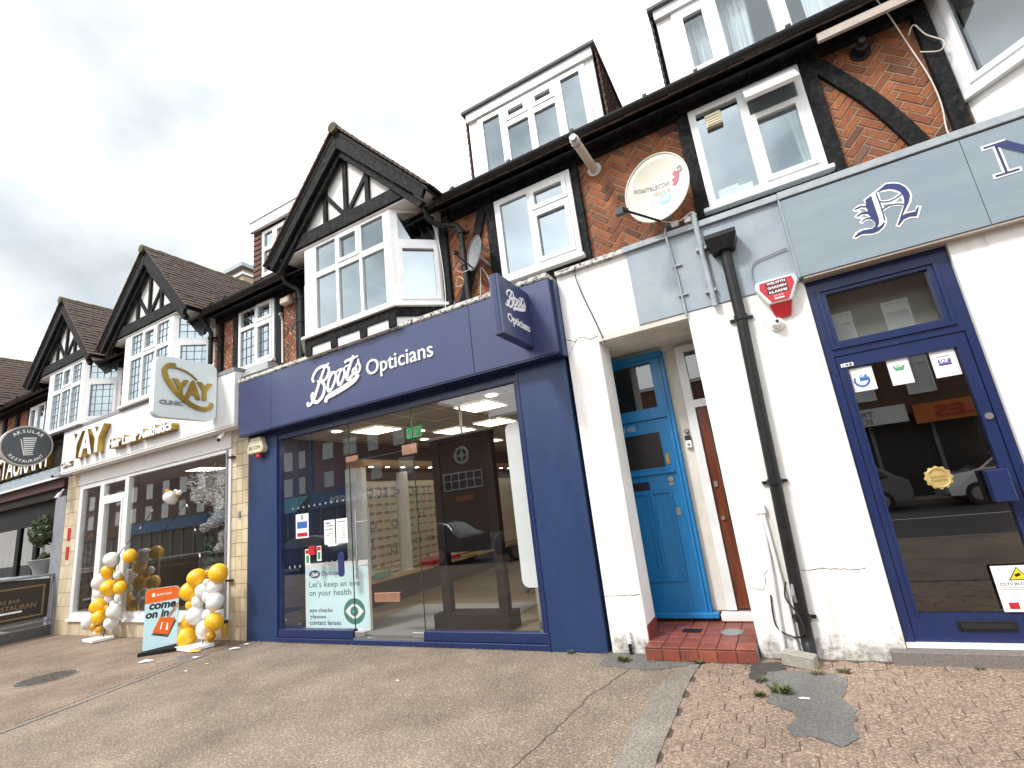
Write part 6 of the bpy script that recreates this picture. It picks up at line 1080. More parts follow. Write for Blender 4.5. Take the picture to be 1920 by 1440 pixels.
# blossom tree
def leaf_cloud(name, centers, n, size, mt, parent, seed, squash=0.8):
    rd = random.Random(seed); mb = MB()
    for _ in range(n):
        c = rd.choice(centers); d_ = Vector((rd.gauss(0, 1), rd.gauss(0, 1), rd.gauss(0, 1))).normalized()*c[3]*(rd.random()**0.45); p = Vector(c[:3])+Vector((d_.x, d_.y, d_.z*squash))
        u = Vector((rd.uniform(-1, 1), rd.uniform(-1, 1), rd.uniform(-1, 1))).normalized(); v = u.orthogonal().normalized(); v = Matrix.Rotation(rd.uniform(0, 6.3), 3, u) @ v; s_ = size*rd.uniform(0.6, 1.3); w_ = u.cross(v)
        mb.add([p-v*s_, p+w_*s_*0.45+u*s_*0.15, p+v*s_, p-w_*s_*0.45+u*s_*0.15], [(0, 1, 2), (0, 2, 3)])
    o = mb.build(name, mt, parent); return o
BLOS = mat('white_blossom', (0.72, 0.71, 0.69), (0.5, 0.49, 0.48), rough=0.8, scale=9); bt = thing('blossom_tree', 'artificial white blossom tree filling the right side of the clinic window', 'tree', (-8.65, 0.6, 0.06))
tube('trunk', smoothline([(-8.6, 0.75, 0.06), (-8.6, 0.7, 0.9), (-8.7, 0.6, 1.6), (-8.9, 0.5, 2.3)], 4), 0.035, BRN, bt); tube('branch', [(-8.68, 0.62, 1.5), (-9.2, 0.45, 2.0)], 0.016, BRN, bt); tube('branch', [(-8.7, 0.6, 1.7), (-8.5, 0.5, 2.6)], 0.018, BRN, bt)
leaf_cloud('crown', [(-9.3, 0.4, 2.55, 0.28), (-8.9, 0.42, 2.55, 0.34), (-8.6, 0.42, 2.5, 0.3), (-8.65, 0.4, 2.2, 0.28), (-9.1, 0.4, 2.3, 0.28), (-9.4, 0.38, 2.3, 0.16), (-8.6, 0.38, 1.95, 0.2), (-8.85, 0.36, 1.8, 0.13), (-9.1, 0.34, 1.72, 0.09), (-8.5, 0.36, 1.55, 0.14), (-8.6, 0.36, 1.38, 0.11), (-8.7, 0.35, 1.33, 0.08)], 6000, 0.026, BLOS, bt, 3)
# pampas and plants in narrow pane
pp = thing('pampas_plant', 'dried pampas bunch in a black vase behind the narrow clinic pane', 'plant', (-12.55, 0.5, 0.06)); MB().lathe([(0.08, 0), (0.11, 0.2), (0.07, 0.45)], (-12.55, 0.5, 0.061), 16).build('vase', BLACKV, pp, smooth=True); PAMP = mat('pampas', (0.5, 0.42, 0.28), (0.4, 0.33, 0.22), rough=0.9, scale=12); leaf_cloud('plumes', [(-12.65, 0.45, 1.0, 0.16), (-12.45, 0.5, 1.05, 0.14), (-12.5, 0.5, 1.4, 0.1), (-12.4, 0.45, 0.85, 0.12)], 700, 0.03, PAMP, pp, 5); tube('stem', [(-12.55, 0.5, 0.5), (-12.5, 0.5, 1.3)], 0.012, PAMP, pp)
pl2 = thing('green_plant', 'leafy green plant inside the clinic behind the balloons', 'plant', (-10.5, 1.4, 0.06)); GRN = mat('plant_leaf', (0.035, 0.075, 0.02), (0.06, 0.10, 0.03), rough=0.5, scale=9); MB().lathe([(0.14, 0), (0.18, 0.3)], (-10.5, 1.4, 0.061), 16).build('pot', CREAMP, pl2); leaf_cloud('foliage', [(-10.5, 1.4, 0.9, 0.35), (-10.4, 1.3, 1.4, 0.25)], 500, 0.08, GRN, pl2, 8)
# pipe on the tiled pier
gp = thing('grey_wall_pipe', 'thin grey pipe with yellow tap end on the cream tiled pier', 'pipe', (-7.83, -0.05, 0)); tube('pipe', [(-7.86, -0.06, 2.9), (-7.83, -0.06, 0.28)], 0.02, GREYM, gp); tube('yellow_sleeve', [(-7.83, -0.06, 0.28), (-7.83, -0.06, 0.06)], 0.035, mat('yellow_plastic', (0.6, 0.36, 0.03), (0.4, 0.25, 0.05), rough=0.5, scale=20), gp); MB().lathe([(0.045, 0.26), (0.045, 0.3)], (-7.83, -0.06, 0), 14).build('collar', BLACKP, gp)
for z in (0.85, 2.75): box('bracket', -7.86, -7.72, -0.07, -0.002, z, z+0.025, BLACKP, gp)
for i, z in enumerate((1.83, 1.45)): tag(MB().box(-13.45, -13.33, -0.012, -0.0015, z, z+0.26).build('wall_sticker', REDV), ('upper' if i == 0 else 'lower') + ' red sticker on the left tiled pier', 'sticker')
tag(MB().box(-7.62, -7.57, -0.02, -0.0015, 1.78, 1.88).build('entry_button', GREYM), 'small grey entry button on the cream tiled pier', 'button')

# ================================================================ restaurant
RSg = thing('fascia_sign', 'dark restaurant fascia with white capital letters at the left edge', 'shop sign', (-16.5, -0.1, 3.3)); RB = mat('restaurant_board', (0.014, 0.01, 0.009), rough=0.6, spec=0.2); box('board', -20, -13.75, -0.1, 0.0, 3.45, 4.15, RB, RSg)
mb = MB(); TR = frame_T((0, -0.1, 0), (1, 0, 0), (0, 0, 1)); text_mb(mb, 'RESTAURANT', TR, -17.75, -14.15, 3.5, 4.05, 0, 0.1, bold=0.02); mb.build('letter_sides', GOLD, RSg); mb = MB(); text_mb(mb, 'RESTAURANT', TR, -17.75, -14.15, 3.5, 4.05, 0.1, 0.104, bold=0.012); mb.build('letter_faces', WHITEV, RSg)
box('lower_trim', -20, -13.75, -0.13, 0.05, 3.2, 3.448, GREYR, RSg); box('trim_lip', -20, -13.75, -0.15, -0.13, 3.19, 3.23, WHITEP, RSg); box('burgundy_awning_box', -20, -13.75, -0.05, 0.1, 3.0, 3.199, mat('burgundy', (0.06, 0.012, 0.012), rough=0.6), RSg)
box('header_beam', -20, -13.69, 0.02, 0.2, 2.8, 2.999, RB, RES); RWn = mat('black_frame', (0.008, 0.0075, 0.0075), rough=0.5, spec=0.2); window(RES, Matrix.Translation((0, 0.15, 0)), -20, -14.2, 0.9, 2.8, [(-19.6, -18.2, 1.0, 2.3, False), (-18.0, -16.6, 1.0, 2.3, False), (-16.4, -15.6, 1.0, 2.3, False), (-15.4, -14.35, 1.0, 2.3, False)], gm=glass('restaurant_glass', 0.03, (0.25, 0.24, 0.23), power=6), fm=RWn, name='restaurant_window')
box('pier', -14.2, -13.69, 0.0, 0.3, 0.0, 2.8, mat('grey_pier', (0.26, 0.27, 0.3), (0.2, 0.21, 0.23), rough=0.6, scale=6), RES); box('stall_riser', -20, -14.2, 0.1, 0.4, 0.0, 0.9, mat('dark_riser', (0.04, 0.035, 0.03), rough=0.5), RES); box('ledge', -20, -13.9, -0.08, 0.2, 1.12, 1.19, GREYR, RES); box('ledge_face', -20, -14.2, 0.0, 0.099, 0.9, 1.119, RB, RES); box('dining_floor', -20, -13.7, 0.41, 6, 0.0, 0.05, RB, RES); box('dining_wall', -20, -13.7, 5.0, 5.1, 0.05, 3.0, mat('dining_back', (0.02, 0.013, 0.01), rough=0.8, spec=0.1), RES); box('dining_ceiling', -20, -13.7, 0.25, 5.0, 2.9, 2.95, bpy.data.materials['dining_back'], RES)
RSn = thing('round_sign', 'round dark grey hanging sign with kebab emblem and AKSULAR RESTAURANT lettering', 'shop sign', (-13.9, -0.69, 3.45)); TRs = frame_T((-13.85, -0.69, 3.88), (0, 1, 0), (0, 0, 1)); SGM = mat('sign_slate', (0.075, 0.085, 0.095), rough=0.5)
MB().lathe([(0.43, -0.12), (0.43, 0.0)], (-13.85, -0.69, 3.88), 40, 'x').build('drum', mat('sign_rim', (0.5, 0.47, 0.45), rough=0.4), RSn); disc(TRs, 0, 0, 0.40, 0.40, 0, 0.004, 40).build('face', SGM, RSn); at_ = MB(); arc_text(at_, 'AKSULAR', TRs, 0.285, R_(140), R_(40), 0.07, 0.004, 0.007); at_.build('lettering', WHITEV, RSn)
at_ = MB()
for i, ch_ in enumerate('RESTAURANT'):
    a = R_(215+110*(i+0.5)/10); v, f = tmesh(ch_, 0.02); xs_ = [p[0] for p in v]; mid_ = (min(xs_)+max(xs_))/2; er = Vector((math.cos(a), math.sin(a), 0)); et = Vector((-math.sin(a), math.cos(a), 0))
    at_.add([TRs @ (er*0.355+et*((p[0]-mid_)*0.085)-er*(p[1]*0.085)+Vector((0, 0, 0.004+(p[2]+0.5)*0.003))) for p in v], f)
at_.build('lettering', WHITEV, RSn); kb = MB()
for i in range(8): w_ = 0.11-0.006*i; kb.prism([TRs @ Vector(p) for p in ((0.03-w_, 0.17-i*0.045, 0.004), (0.03+w_, 0.185-i*0.045, 0.004), (0.03+w_, 0.165-i*0.045, 0.004), (0.03-w_, 0.145-i*0.045, 0.004))], TRs.to_3x3() @ Vector((0, 0, 0.003)))
kb.prism([TRs @ Vector(p) for p in ((-0.12, 0.14, 0.004), (-0.105, 0.14, 0.004), (-0.03, -0.2, 0.004), (-0.045, -0.2, 0.004))], TRs.to_3x3() @ Vector((0, 0, 0.003))).prism([TRs @ Vector(p) for p in ((-0.04, -0.19, 0.004), (0.11, -0.17, 0.004), (0.11, -0.185, 0.004), (-0.04, -0.205, 0.004))], TRs.to_3x3() @ Vector((0, 0, 0.003)))
kb.build('kebab_emblem', WHITEV, RSn); tube('bracket', [(-13.9, -0.27, 3.95), (-13.9, 0.0, 3.95)], 0.02, BLACKP, RSn)
# terrace rail and banner
DGOLD = mat('dull_gold_print', (0.20, 0.145, 0.055), rough=0.6)
TRl = thing('terrace_railing', 'grey metal terrace railing with dark gold framed banner beside the restaurant', 'railing', (-13.88, -1.2, 0)); box('kerb', -14.0, -13.82, -3.2, 0.1, 0.0, 0.2, mat('dark_kerb', (0.07, 0.07, 0.072), (0.1, 0.1, 0.1), rough=0.8, scale=8), TRl, bev=0.01)
for z, r_ in ((1.19, 0.025), (0.29, 0.018)): tube('rail', [(-13.9, -3.2, z), (-13.9, 0.05, z)], r_, GREYM, TRl)
for y in (-3.1, -1.6, -0.04): tube('post', [(-13.9, y, 0.2), (-13.9, y, 1.19)], 0.022, GREYM, TRl)
box('banner', -13.915, -13.905, -2.9, -0.06, 0.36, 1.12, mat('banner_cloth', (0.02, 0.014, 0.012), rough=0.5), TRl); TBn = frame_T((-13.905, 0, 0), (0, 1, 0), (0, 0, 1))
fb = MB(); grid_fill(fb, -2.8, -0.13, 0.42, 1.02, [(-2.77, -0.16, 0.45, 0.99)], 0, 1); fb.v = [tuple(TBn @ Vector((p[0], p[2], 0.0005+0.002*p[1]))) for p in fb.v]; fb.build('gold_border', DGOLD, TRl); text('lettering', 'AKSULAR RESTAURAN', TBn, -1.45, -0.25, 0.60, 0.69, DGOLD, TRl, 0.0005, 0.002, bold=0.01); text('lettering', 'CTERS BAR', TBn, -0.98, -0.50, 0.73, 0.80, DGOLD, TRl, 0.0005, 0.002, bold=0.01); box('white_strip', -13.904, -13.903, -1.2, -0.46, 0.54, 0.575, WHITEV, TRl)
bp_ = thing('bay_tree', 'bay tree in a pale stone bowl on the restaurant ledge', 'potted tree', (-14.55, 0.02, 1.19)); MB().lathe([(0.12, 0.0), (0.15, 0.02), (0.17, 0.12), (0.24, 0.26), (0.27, 0.32), (0.25, 0.33)], (-14.5, 0.0, 1.191), 24).build('bowl', mat('stone_bowl', (0.3, 0.31, 0.31), (0.24, 0.25, 0.25), rough=0.8, scale=10, bump=0.2), bp_, smooth=True); tube('trunk', [(-14.55, 0.0, 1.5), (-14.6, 0.0, 1.95)], 0.022, GREYM, bp_)
BAYL = mat('bay_leaf', (0.04, 0.06, 0.022), (0.10, 0.125, 0.05), rough=0.5, scale=14); leaf_cloud('crown', [(-14.75, 0.0, 2.1, 0.26), (-14.5, -0.05, 2.12, 0.26), (-14.6, 0.0, 2.3, 0.22), (-14.35, -0.05, 2.05, 0.16), (-14.95, 0.0, 2.02, 0.16), (-14.65, 0.0, 1.92, 0.18), (-14.45, 0, 2.3, 0.14)], 2300, 0.042, BAYL, bp_, 4); leaf_cloud('underplanting', [(-14.45, 0.0, 1.58, 0.1), (-14.6, 0, 1.56, 0.08)], 120, 0.04, BAYL, bp_, 6)

# ================================================================ balloons
BY = mat('yellow_latex', (0.9, 0.5, 0.012), rough=0.22, spec=0.6); BWt = mat('white_latex', (0.78, 0.78, 0.77), rough=0.25, spec=0.6); BO = mat('ochre_latex', (0.55, 0.27, 0.01), rough=0.25)
def balloon_mesh(mt):
    prof = []
    for i in range(15):
        a = math.pi*i/14; r_ = math.sin(a); z_ = -math.cos(a); prof.append((max(0.002, r_*(1.0 if z_ > 0 else 0.96-0.06*z_*z_)), z_*(1.06 if z_ > 0 else 1.18)))
    mb = MB().lathe(prof, (0, 0, 0), 20); mb.lathe([(0.09, -1.32), (0.03, -1.2), (0.06, -1.16)], (0, 0, 0), 8); return mb.mesh('balloon', mt, smooth=True)
BM = {'y': balloon_mesh(BY), 'w': balloon_mesh(BWt), 'o': balloon_mesh(BO)}
AR = thing('balloon_arch', 'balloon arch frame with yellow and white balloon columns in front of the clinic window', 'balloon arch', (-9.6, -0.25, 0))
LB = [(-10.98, 1.36, .129, 'w'), (-10.45, 1.39, .109, 'y'), (-11.11, 1.17, .115, 'y'), (-11.4, .99, .138, 'w'), (-10.75, 1.02, .06, 'o'), (-11.0, .88, .135, 'y'), (-10.6, .87, .106, 'y'), (-10.73, 1.08, .065, 'w'), (-11.44, .78, .11, 'w'), (-11.06, .7, .077, 'w'), (-10.77, .7, .068, 'w'), (-11.4, .57, .135, 'y'), (-11.12, .52, .072, 'o'), (-10.93, .6, .059, 'w'), (-10.76, .48, .121, 'w'), (-11.3, .39, .111, 'y'), (-11.71, .3, .126, 'w'), (-10.97, .28, .109, 'w'), (-11.23, .18, .058, 'o'), (-11.45, .22, .072, 'o'), (-11.4, .15, .048, 'w')]
RB_ = [(-7.97, .98, .122, 'y'), (-7.51, 1.01, .135, 'y'), (-7.78, 1.03, .049, 'o'), (-8.18, .79, .127, 'y'), (-7.84, .79, .097, 'w'), (-7.58, .83, .096, 'w'), (-7.7, .7, .069, 'w'), (-7.97, .64, .092, 'w'), (-7.54, .63, .121, 'w'), (-8.15, .6, .071, 'y'), (-8.01, .45, .134, 'w'), (-7.7, .46, .073, 'w'), (-8.23, .35, .113, 'y'), (-7.53, .36, .119, 'y'), (-7.82, .26, .12, 'w'), (-8.21, .16, .138, 'y'), (-7.66, .16, .067, 'o'), (-7.76, .9, .049, 'w')]
TB_ = [(-9.1, 2.27, .11, 'w'), (-9.11, 2.37, .043, 'o'), (-8.82, 2.3, .05, 'o'), (-8.96, 2.36, .03, 'w'), (-8.73, 2.31, .042, 'w')]
for Lst, y0, xc_, kx in ((LB, -0.17, -11.08, 1.15), (RB_, -0.35, -7.85, 1.1), (TB_, -0.25, -8.95, 1.0)):
    for x, z, r_, c in Lst:
        yy = y0-random.uniform(0.0, 0.07)
        o = addobj('balloon', BM[c], AR, (x, yy, max(z, r_*1.1))); o.scale = (r_*kx, r_, r_*0.98); dd = Vector((x-xc_, yy-y0+0.0, random.uniform(-.05, .2))); o.rotation_euler = (random.uniform(-.5, .5), math.atan2(dd.x, 0.25)*0.9, random.uniform(-1, 1)); 
rod = smoothline([(-11.15, -0.2, 0.05), (-11.0, -0.2, 0.8), (-10.86, -0.2, 1.36), (-10.52, -0.2, 1.62), (-10.14, -0.2, 1.84), (-9.85, -0.2, 2.05), (-9.53, -0.22, 2.25), (-9.21, -0.25, 2.36), (-8.81, -0.27, 2.33), (-8.53, -0.3, 2.10), (-8.31, -0.3, 1.76), (-8.14, -0.32, 1.5), (-8.0, -0.34, 1.1), (-7.9, -0.34, 0.6), (-7.88, -0.35, 0.05)], 4); tube('rod', rod, 0.007, BLACKP, AR, 8)
for i in range(6, len(rod)-6, 5):
    p, q = rod[i], rod[i+1]; tube('rod_joint', [p, p.lerp(q, 0.5)], 0.010, WHITEV, AR, 8)
for x, y in ((-11.2, -0.25), (-7.95, -0.42)): MB().pz([(x-0.28, y-0.13), (x+0.2, y-0.18), (x+0.28, y+0.12), (x-0.15, y+0.16)], 0.012, 0.06).build('base_plate', WHITEV, AR, bev=0.006)
# standee
SD = thing('pavement_sign', 'JUST EAT come on in pavement sign with orange top leaning between the balloons', 'pavement sign', (-8.37, -0.65, 0.01)); U_ = Vector((0.36, 0.27, 0)).normalized(); V_ = Vector((0.0, 0.0, 1)).normalized(); TSd = frame_T((-8.575, -0.80, 0.03), U_, V_)
def plate(name, pts, d0, d1, mt, par): return MB().prism([TSd @ Vector((a, b, d0)) for a, b in pts], TSd.to_3x3() @ Vector((0, 0, d1-d0))).build(name, mt, par)
SB = mat('sign_pale_blue', (0.5, 0.72, 0.78), rough=0.45); OR = mat('just_orange', (0.72, 0.13, 0.012), rough=0.45); WS = 0.45
plate('panel', rrect(0, WS, 0.0, 0.87, 0.06), -0.02, 0.0, SB, SD); top_ = [p for p in rrect(0.003, WS-0.003, 0.4, 0.867, 0.06) if p[1] > 0.7]; plate('orange_header', [(0.003, 0.665), (WS-0.003, 0.69)]+top_, 0.0, 0.002, OR, SD)
text('lettering', 'JUST EAT', TSd, 0.155, 0.36, 0.755, 0.79, WHITEV, SD, 0.002, 0.003, bold=0.03); plate('house_logo', [(0.09, 0.755), (0.135, 0.755), (0.135, 0.785), (0.143, 0.785), (0.1125, 0.812), (0.082, 0.785), (0.09, 0.785)], 0.002, 0.003, WHITEV, SD)
text('slogan', 'come', TSd, 0.06, 0.42, 0.575, 0.66, BLACKV, SD, 0, 0.0015, bold=0.04, shear=0.15); text('slogan', 'on in', TSd, 0.02, 0.33, 0.46, 0.565, BLACKV, SD, 0, 0.0015, bold=0.04, shear=0.15)
plate('bag_shadow', [(0.10, 0.235), (0.33, 0.175), (0.435, 0.385), (0.40, 0.42)], 0.0, 0.001, mat('dark_teal', (0.04, 0.07, 0.065), rough=0.5), SD); plate('bag', [(0.12, 0.265), (0.33, 0.21), (0.42, 0.43), (0.21, 0.46)], 0.001, 0.002, OR, SD); SKIN = mat('arm_print', (0.5, 0.25, 0.17), rough=0.6); plate('arm_print', [(0.295, 0.445), (0.335, 0.435), (0.445, 0.64), (0.447, 0.57)], 0.0018, 0.0028, SKIN, SD); plate('cutlery_print', [(0.22, 0.295), (0.235, 0.295), (0.255, 0.39), (0.235, 0.39)], 0.002, 0.003, WHITEV, SD); plate('cutlery_print', [(0.295, 0.27), (0.325, 0.28), (0.325, 0.37), (0.31, 0.38)], 0.002, 0.003, WHITEV, SD)
plate('dark_band', [(0.0, 0.0), (WS, 0.0), (WS, 0.075), (0.0, 0.03)], 0.0, 0.002, mat('slate_band', (0.04, 0.045, 0.05), rough=0.5), SD); bs = MB().box(-0.03, WS+0.03, -0.05, 0.10, -0.13, 0.06); bs.v = [tuple(Matrix.Translation(TSd.translation-Vector((0, 0, 0.05))) @ (U_*p[0]+Vector((-U_.y, U_.x, 0))*(-p[2])+Vector((0, 0, max(0.012, p[1]+0.02 if p[1] > 0 else 0.012)*0.6)))) for p in bs.v]; bs.build('base', BLACKP, SD)

# ================================================================ litter, weeds, covers
mh = thing('manhole_cover', 'dark round manhole cover in the paving at lower left', 'manhole cover', (-8.92, -1.74, 0.004)); MHM = mat('cast_iron', (0.06, 0.054, 0.048), (0.12, 0.10, 0.085), rough=0.7, scale=14, bump=0.3); MB().lathe([(0.33, 0.0), (0.33, 0.006)], (-8.92, -1.74, 0.0045), 36).build('frame', CONC_S, mh); MB().lathe([(0.30, 0.006), (0.30, 0.012)], (-8.92, -1.74, 0.0045), 36).build('lid', MHM, mh)
tb = MB().box(-0.02, 0.02, -0.008, 0.008, 0, 0.005).mesh('tread', MHM)
for i in range(-5, 6):
    for j in range(-5, 6):
        if i*i+j*j < 26: o = addobj('tread', tb, mh, (-8.92+i*0.052, -1.74+j*0.052, 0.0163)); o.rotation_euler = (0, 0, 0.785 if (i+j) % 2 else -0.785)
def scrap(x, y, s_, mt, lab, cat='litter', rz=0.0, z=0.009):
    rd = random.Random(int(x*1000+y*77)); n = 9; pts = [(s_*(0.7+0.5*rd.random())*math.cos(2*math.pi*k/n), 0.45*s_*(0.7+0.5*rd.random())*math.sin(2*math.pi*k/n)) for k in range(n)]
    mb = MB(); mb.add([(0, 0, s_*0.25)]+[(p[0], p[1], rd.uniform(0, s_*0.12)) for p in pts], [(0, 1+k, 1+(k+1) % n) for k in range(n)]); o = mb.build('litter_scrap', mt); o.location = (x, y, z); o.rotation_euler = (0, 0, rz); tag(o, lab, cat)
scrap(-6.78, -0.93, 0.035, BY, 'yellow balloon scrap lying alone on the pavement'); scrap(-7.72, -0.55, 0.09, BY, 'orange scrap beside the pavement sign base', rz=0.4, z=0.013); scrap(-8.05, -1.0, 0.11, WHITEV, 'white scrap in front of the pavement sign', rz=0.5, z=0.013); scrap(-7.33, -0.75, 0.06, WHITEV, 'small white scrap on the paving seam', rz=0.3, z=0.011); scrap(-7.12, -0.35, 0.07, WHITEV, 'white scrap by the right balloon base', rz=0.6); scrap(-6.78, -1.18, 0.03, WHITEV, 'tiny white scrap at the middle of the left pavement'); scrap(-7.15, -0.16, 0.05, WHITEV, 'white scrap beside the navy pillar foot', rz=0.7); scrap(-3.6, -1.0, 0.025, WHITEV, 'tiny white scrap on the pavement before the right pane'); scrap(-0.2, -0.83, 0.035, WHITEV, 'crumpled white scrap on the grey asphalt patch', z=0.016)
WEED = mat('weed_leaf', (0.05, 0.085, 0.02), (0.11, 0.12, 0.035), rough=0.7, scale=30); DRY = mat('dry_grass', (0.3, 0.25, 0.12), (0.2, 0.17, 0.08), rough=0.9, scale=30)
def weed(x, y, r_, lab, seed, n=60, z=0.005):
    rd = random.Random(seed); mb = MB()
    for _ in range(n):
        a = rd.uniform(0, 6.28); d_ = r_*rd.random()**0.6; b = Vector((x+d_*math.cos(a)*0.5, y+d_*math.sin(a)*0.35, z)); tip_ = b+Vector((math.cos(a)*r_*rd.uniform(.3, .9), math.sin(a)*r_*rd.uniform(.3, .7), r_*rd.uniform(.15, .7))); s_ = Vector((-math.sin(a), math.cos(a), 0))*r_*0.09; m_ = b.lerp(tip_, 0.55)+Vector((0, 0, r_*0.12))
        mb.add([b-s_*0.5, b+s_*0.5, m_+s_, tip_, m_-s_], [(0, 1, 2, 4), (4, 2, 3)])
    tag(mb.build('weed', WEED if seed % 3 else DRY), lab, 'weed')
weed(-1.62, -0.22, 0.075, 'weed at the pavement edge below the navy right pillar', 1); weed(-0.96, -0.22, 0.05, 'small weed in front of the red tiled step', 2); weed(-0.34, -0.76, 0.085, 'wide weed tuft in the grey asphalt patch', 4, 60, 0.015); weed(-0.47, -0.83, 0.05, 'weed tuft at the left edge of the asphalt patch', 5, 70, 0.012); weed(-0.1, -0.36, 0.05, 'straw coloured tuft below the concrete block', 3, 50, 0.014); weed(0.08, -0.3, 0.05, 'greenish tuft right of the concrete block', 7, 50, 0.012); weed(-0.46, -0.55, 0.045, 'tiny weed at the edge of the dark tar patch', 8, 40, 0.014); weed(-2.2, -0.06, 0.05, 'weed at the foot of the shop window plinth', 10, 50); weed(0.9, -0.12, 0.035, 'tiny weed at the granite step foot', 11, 30)
rd = random.Random(9); db_ = MB()
for _ in range(420):
    x = rd.uniform(-7.3, 2.2); y = -rd.random()**2*0.22-0.02
    if x > -1.5 and x < -0.45: y -= 0.17
    if x > 0.4: y -= 0.09
    s_ = rd.uniform(0.004, 0.016); a = rd.uniform(0, 3.14); db_.add([(x+s_*math.cos(a+k*2.1)*(1.6 if k == 0 else 1), y+s_*math.sin(a+k*2.1), 0.0085+rd.uniform(0, 0.004)) for k in range(3)], [(0, 1, 2)])
o = db_.build('wall_foot_debris', DRY); o['kind'] = 'stuff'; o['label'] = 'dry leaf crumbs and grit along the wall foot'; o['category'] = 'debris'
pl3 = thing('white_tap', 'small white and black pipe stub at the foot of the left white pier', 'pipe', (-1.6, -0.03, 0)); tube('upper', [(-1.6, -0.03, 0.1), (-1.6, -0.03, 0.21)], 0.02, WHITEV, pl3); tube('lower', [(-1.6, -0.03, 0.005), (-1.6, -0.03, 0.1)], 0.016, BLACKP, pl3)
def crack(pts, y, par, w=0.003):
    L = smoothline([(p[0], p[1], 0) for p in pts], 6); L = [Vector((p.x+random.uniform(-.006, .006), p.y+random.uniform(-.006, .006), 0)) for p in L]; mb = MB()
    for p, q in zip(L[:-1], L[1:]):
        if (q-p).length > 1e-4: mb.bar((p.x, p.y), (q.x, q.y), w*random.uniform(.5, 1.3), y-0.0015, y+0.001)
    mb.build('crack', JOINT_M, par)
crack([(-1.79, 3.2), (-1.7, 3.15), (-1.6, 3.17), (-1.5, 3.12), (-1.42, 3.14)], -0.0005, NOR, 0.006); crack([(-1.79, 2.98), (-1.72, 3.08), (-1.66, 3.16)], -0.0005, NOR); crack([(-1.79, 0.52), (-1.6, 0.515), (-1.43, 0.525)], -0.0005, NOR, 0.006); crack([(-0.46, 0.56), (-0.36, 0.54), (-0.33, 0.6), (-0.31, 0.68), (-0.25, 0.69)], -0.0005, NOR, 0.004); crack([(-0.04, 0.68), (0.1, 0.69), (0.3, 0.675), (0.42, 0.68)], -0.0005, NOR, 0.005); crack([(-1.35, 2.98), (-1.2, 3.03), (-1.05, 2.99), (-0.9, 2.98), (-0.75, 3.03), (-0.55, 3.04)], 0.7795, NOR, 0.005)

# ================================================================ across the street (seen mirrored in the glass)
OB1 = mat('far_brick_red', (0.17, 0.085, 0.065), (0.22, 0.11, 0.08), rough=0.9, scale=4, fine=0.25, fscale=9); OB2 = mat('far_brick_dark', (0.10, 0.07, 0.07), (0.13, 0.09, 0.085), rough=0.9, scale=4, fine=0.25, fscale=9); OB3 = mat('far_brick_brown', (0.10, 0.055, 0.036), (0.135, 0.074, 0.048), rough=0.9, scale=4, fine=0.25, fscale=9)
FARG = glass('far_glass', 0.25, (0.15, 0.16, 0.18)); AQUA = mat('aqua_awning', (0.07, 0.32, 0.36), rough=0.6); BLF = mat('blue_shopboard', (0.02, 0.12, 0.27), rough=0.5)
def far_building(label, x0, x1, y, ztop, mt, wins, fascia=None, roof=True):
    b = thing('street_building', label, 'building', ((x0+x1)/2, y-4, 0)); box('block', x0, x1, y-8, y, 3.0, ztop, mt, b); box('parapet', x0-0.05, x1+0.05, y-8.05, y+0.1, ztop, ztop+0.18, WHITEP, b); box('shop_base', x0, x1, y-8, y-0.6, 0.0, 2.999, mat('far_shop_dark', (0.03, 0.03, 0.032), rough=0.4), b)
    for w in wins:
        a, c, e_, f_ = w; m_ = MB(); grid_fill(m_, a, c, e_, f_, [(a+0.07, (a+c)/2-0.03, e_+0.07, f_-0.45), ((a+c)/2+0.03, c-0.07, e_+0.07, f_-0.45), (a+0.07, (a+c)/2-0.03, f_-0.39, f_-0.07), ((a+c)/2+0.03, c-0.07, f_-0.39, f_-0.07)], 0, 0.06); m_.T(Matrix.Translation((0, y+0.002, 0))); f = m_.build('window', WHITEP, b); box('pane', a+0.05, c-0.05, y+0.0025, y+0.02, e_+0.05, f_-0.05, mat('far_pane', (0.72, 0.73, 0.74), rough=0.3) if 'far_pane' not in bpy.data.materials else bpy.data.materials['far_pane'], f)
    x = x0+0.1
    while x < x1-0.3: box('shop_mullion', x, x+0.12, y-0.62, y-0.5, 0, 2.99, GREYM, b); x += 1.9
    return b
Yf = -22.0
def mirror_text(s, x0, x1, z0, z1, y, mt, par): text('lettering', s, frame_T((0, y, 0), (-1, 0, 0), (0, 0, 1)), -x1, -x0, z0, z1, mt, par, 0, 0.03, bold=0.01)
fb1 = far_building('dark brick flats with white windows mirrored at the left of the shop glass', -120, -32.7, Yf, 8.95, OB2, [(-36.0, -34.95, 6.2, 7.7), (-34.1, -33.4, 6.25, 7.6), (-36.0, -34.95, 4.1, 5.5), (-34.1, -33.4, 4.2, 5.5), (-39, -38, 6.2, 7.7), (-39, -38, 4.1, 5.5), (-42, -41, 6.2, 7.7), (-42, -41, 4.1, 5.5)]+[(-x-1.1, -x, a, b) for x in range(44, 80, 3) for a, b in ((6.2, 7.7), (4.1, 5.5))])
box('shop_board', -60, -39, Yf, Yf+0.2, 2.9, 3.9, BLF, fb1); box('shop_board', -80, -60.5, Yf, Yf+0.2, 2.9, 3.9, OB3, fb1)
fb0 = far_building('added tall brown brick block, keeps bright sky out of the restaurant glass', -190, -60, -26.0, 19.0, OB3, [(-x-1.3, -x, a, a+1.6) for x in range(80, 130, 5) for a in (10, 13, 16)])  # added block, mirrored by the restaurant glass in place of bright sky
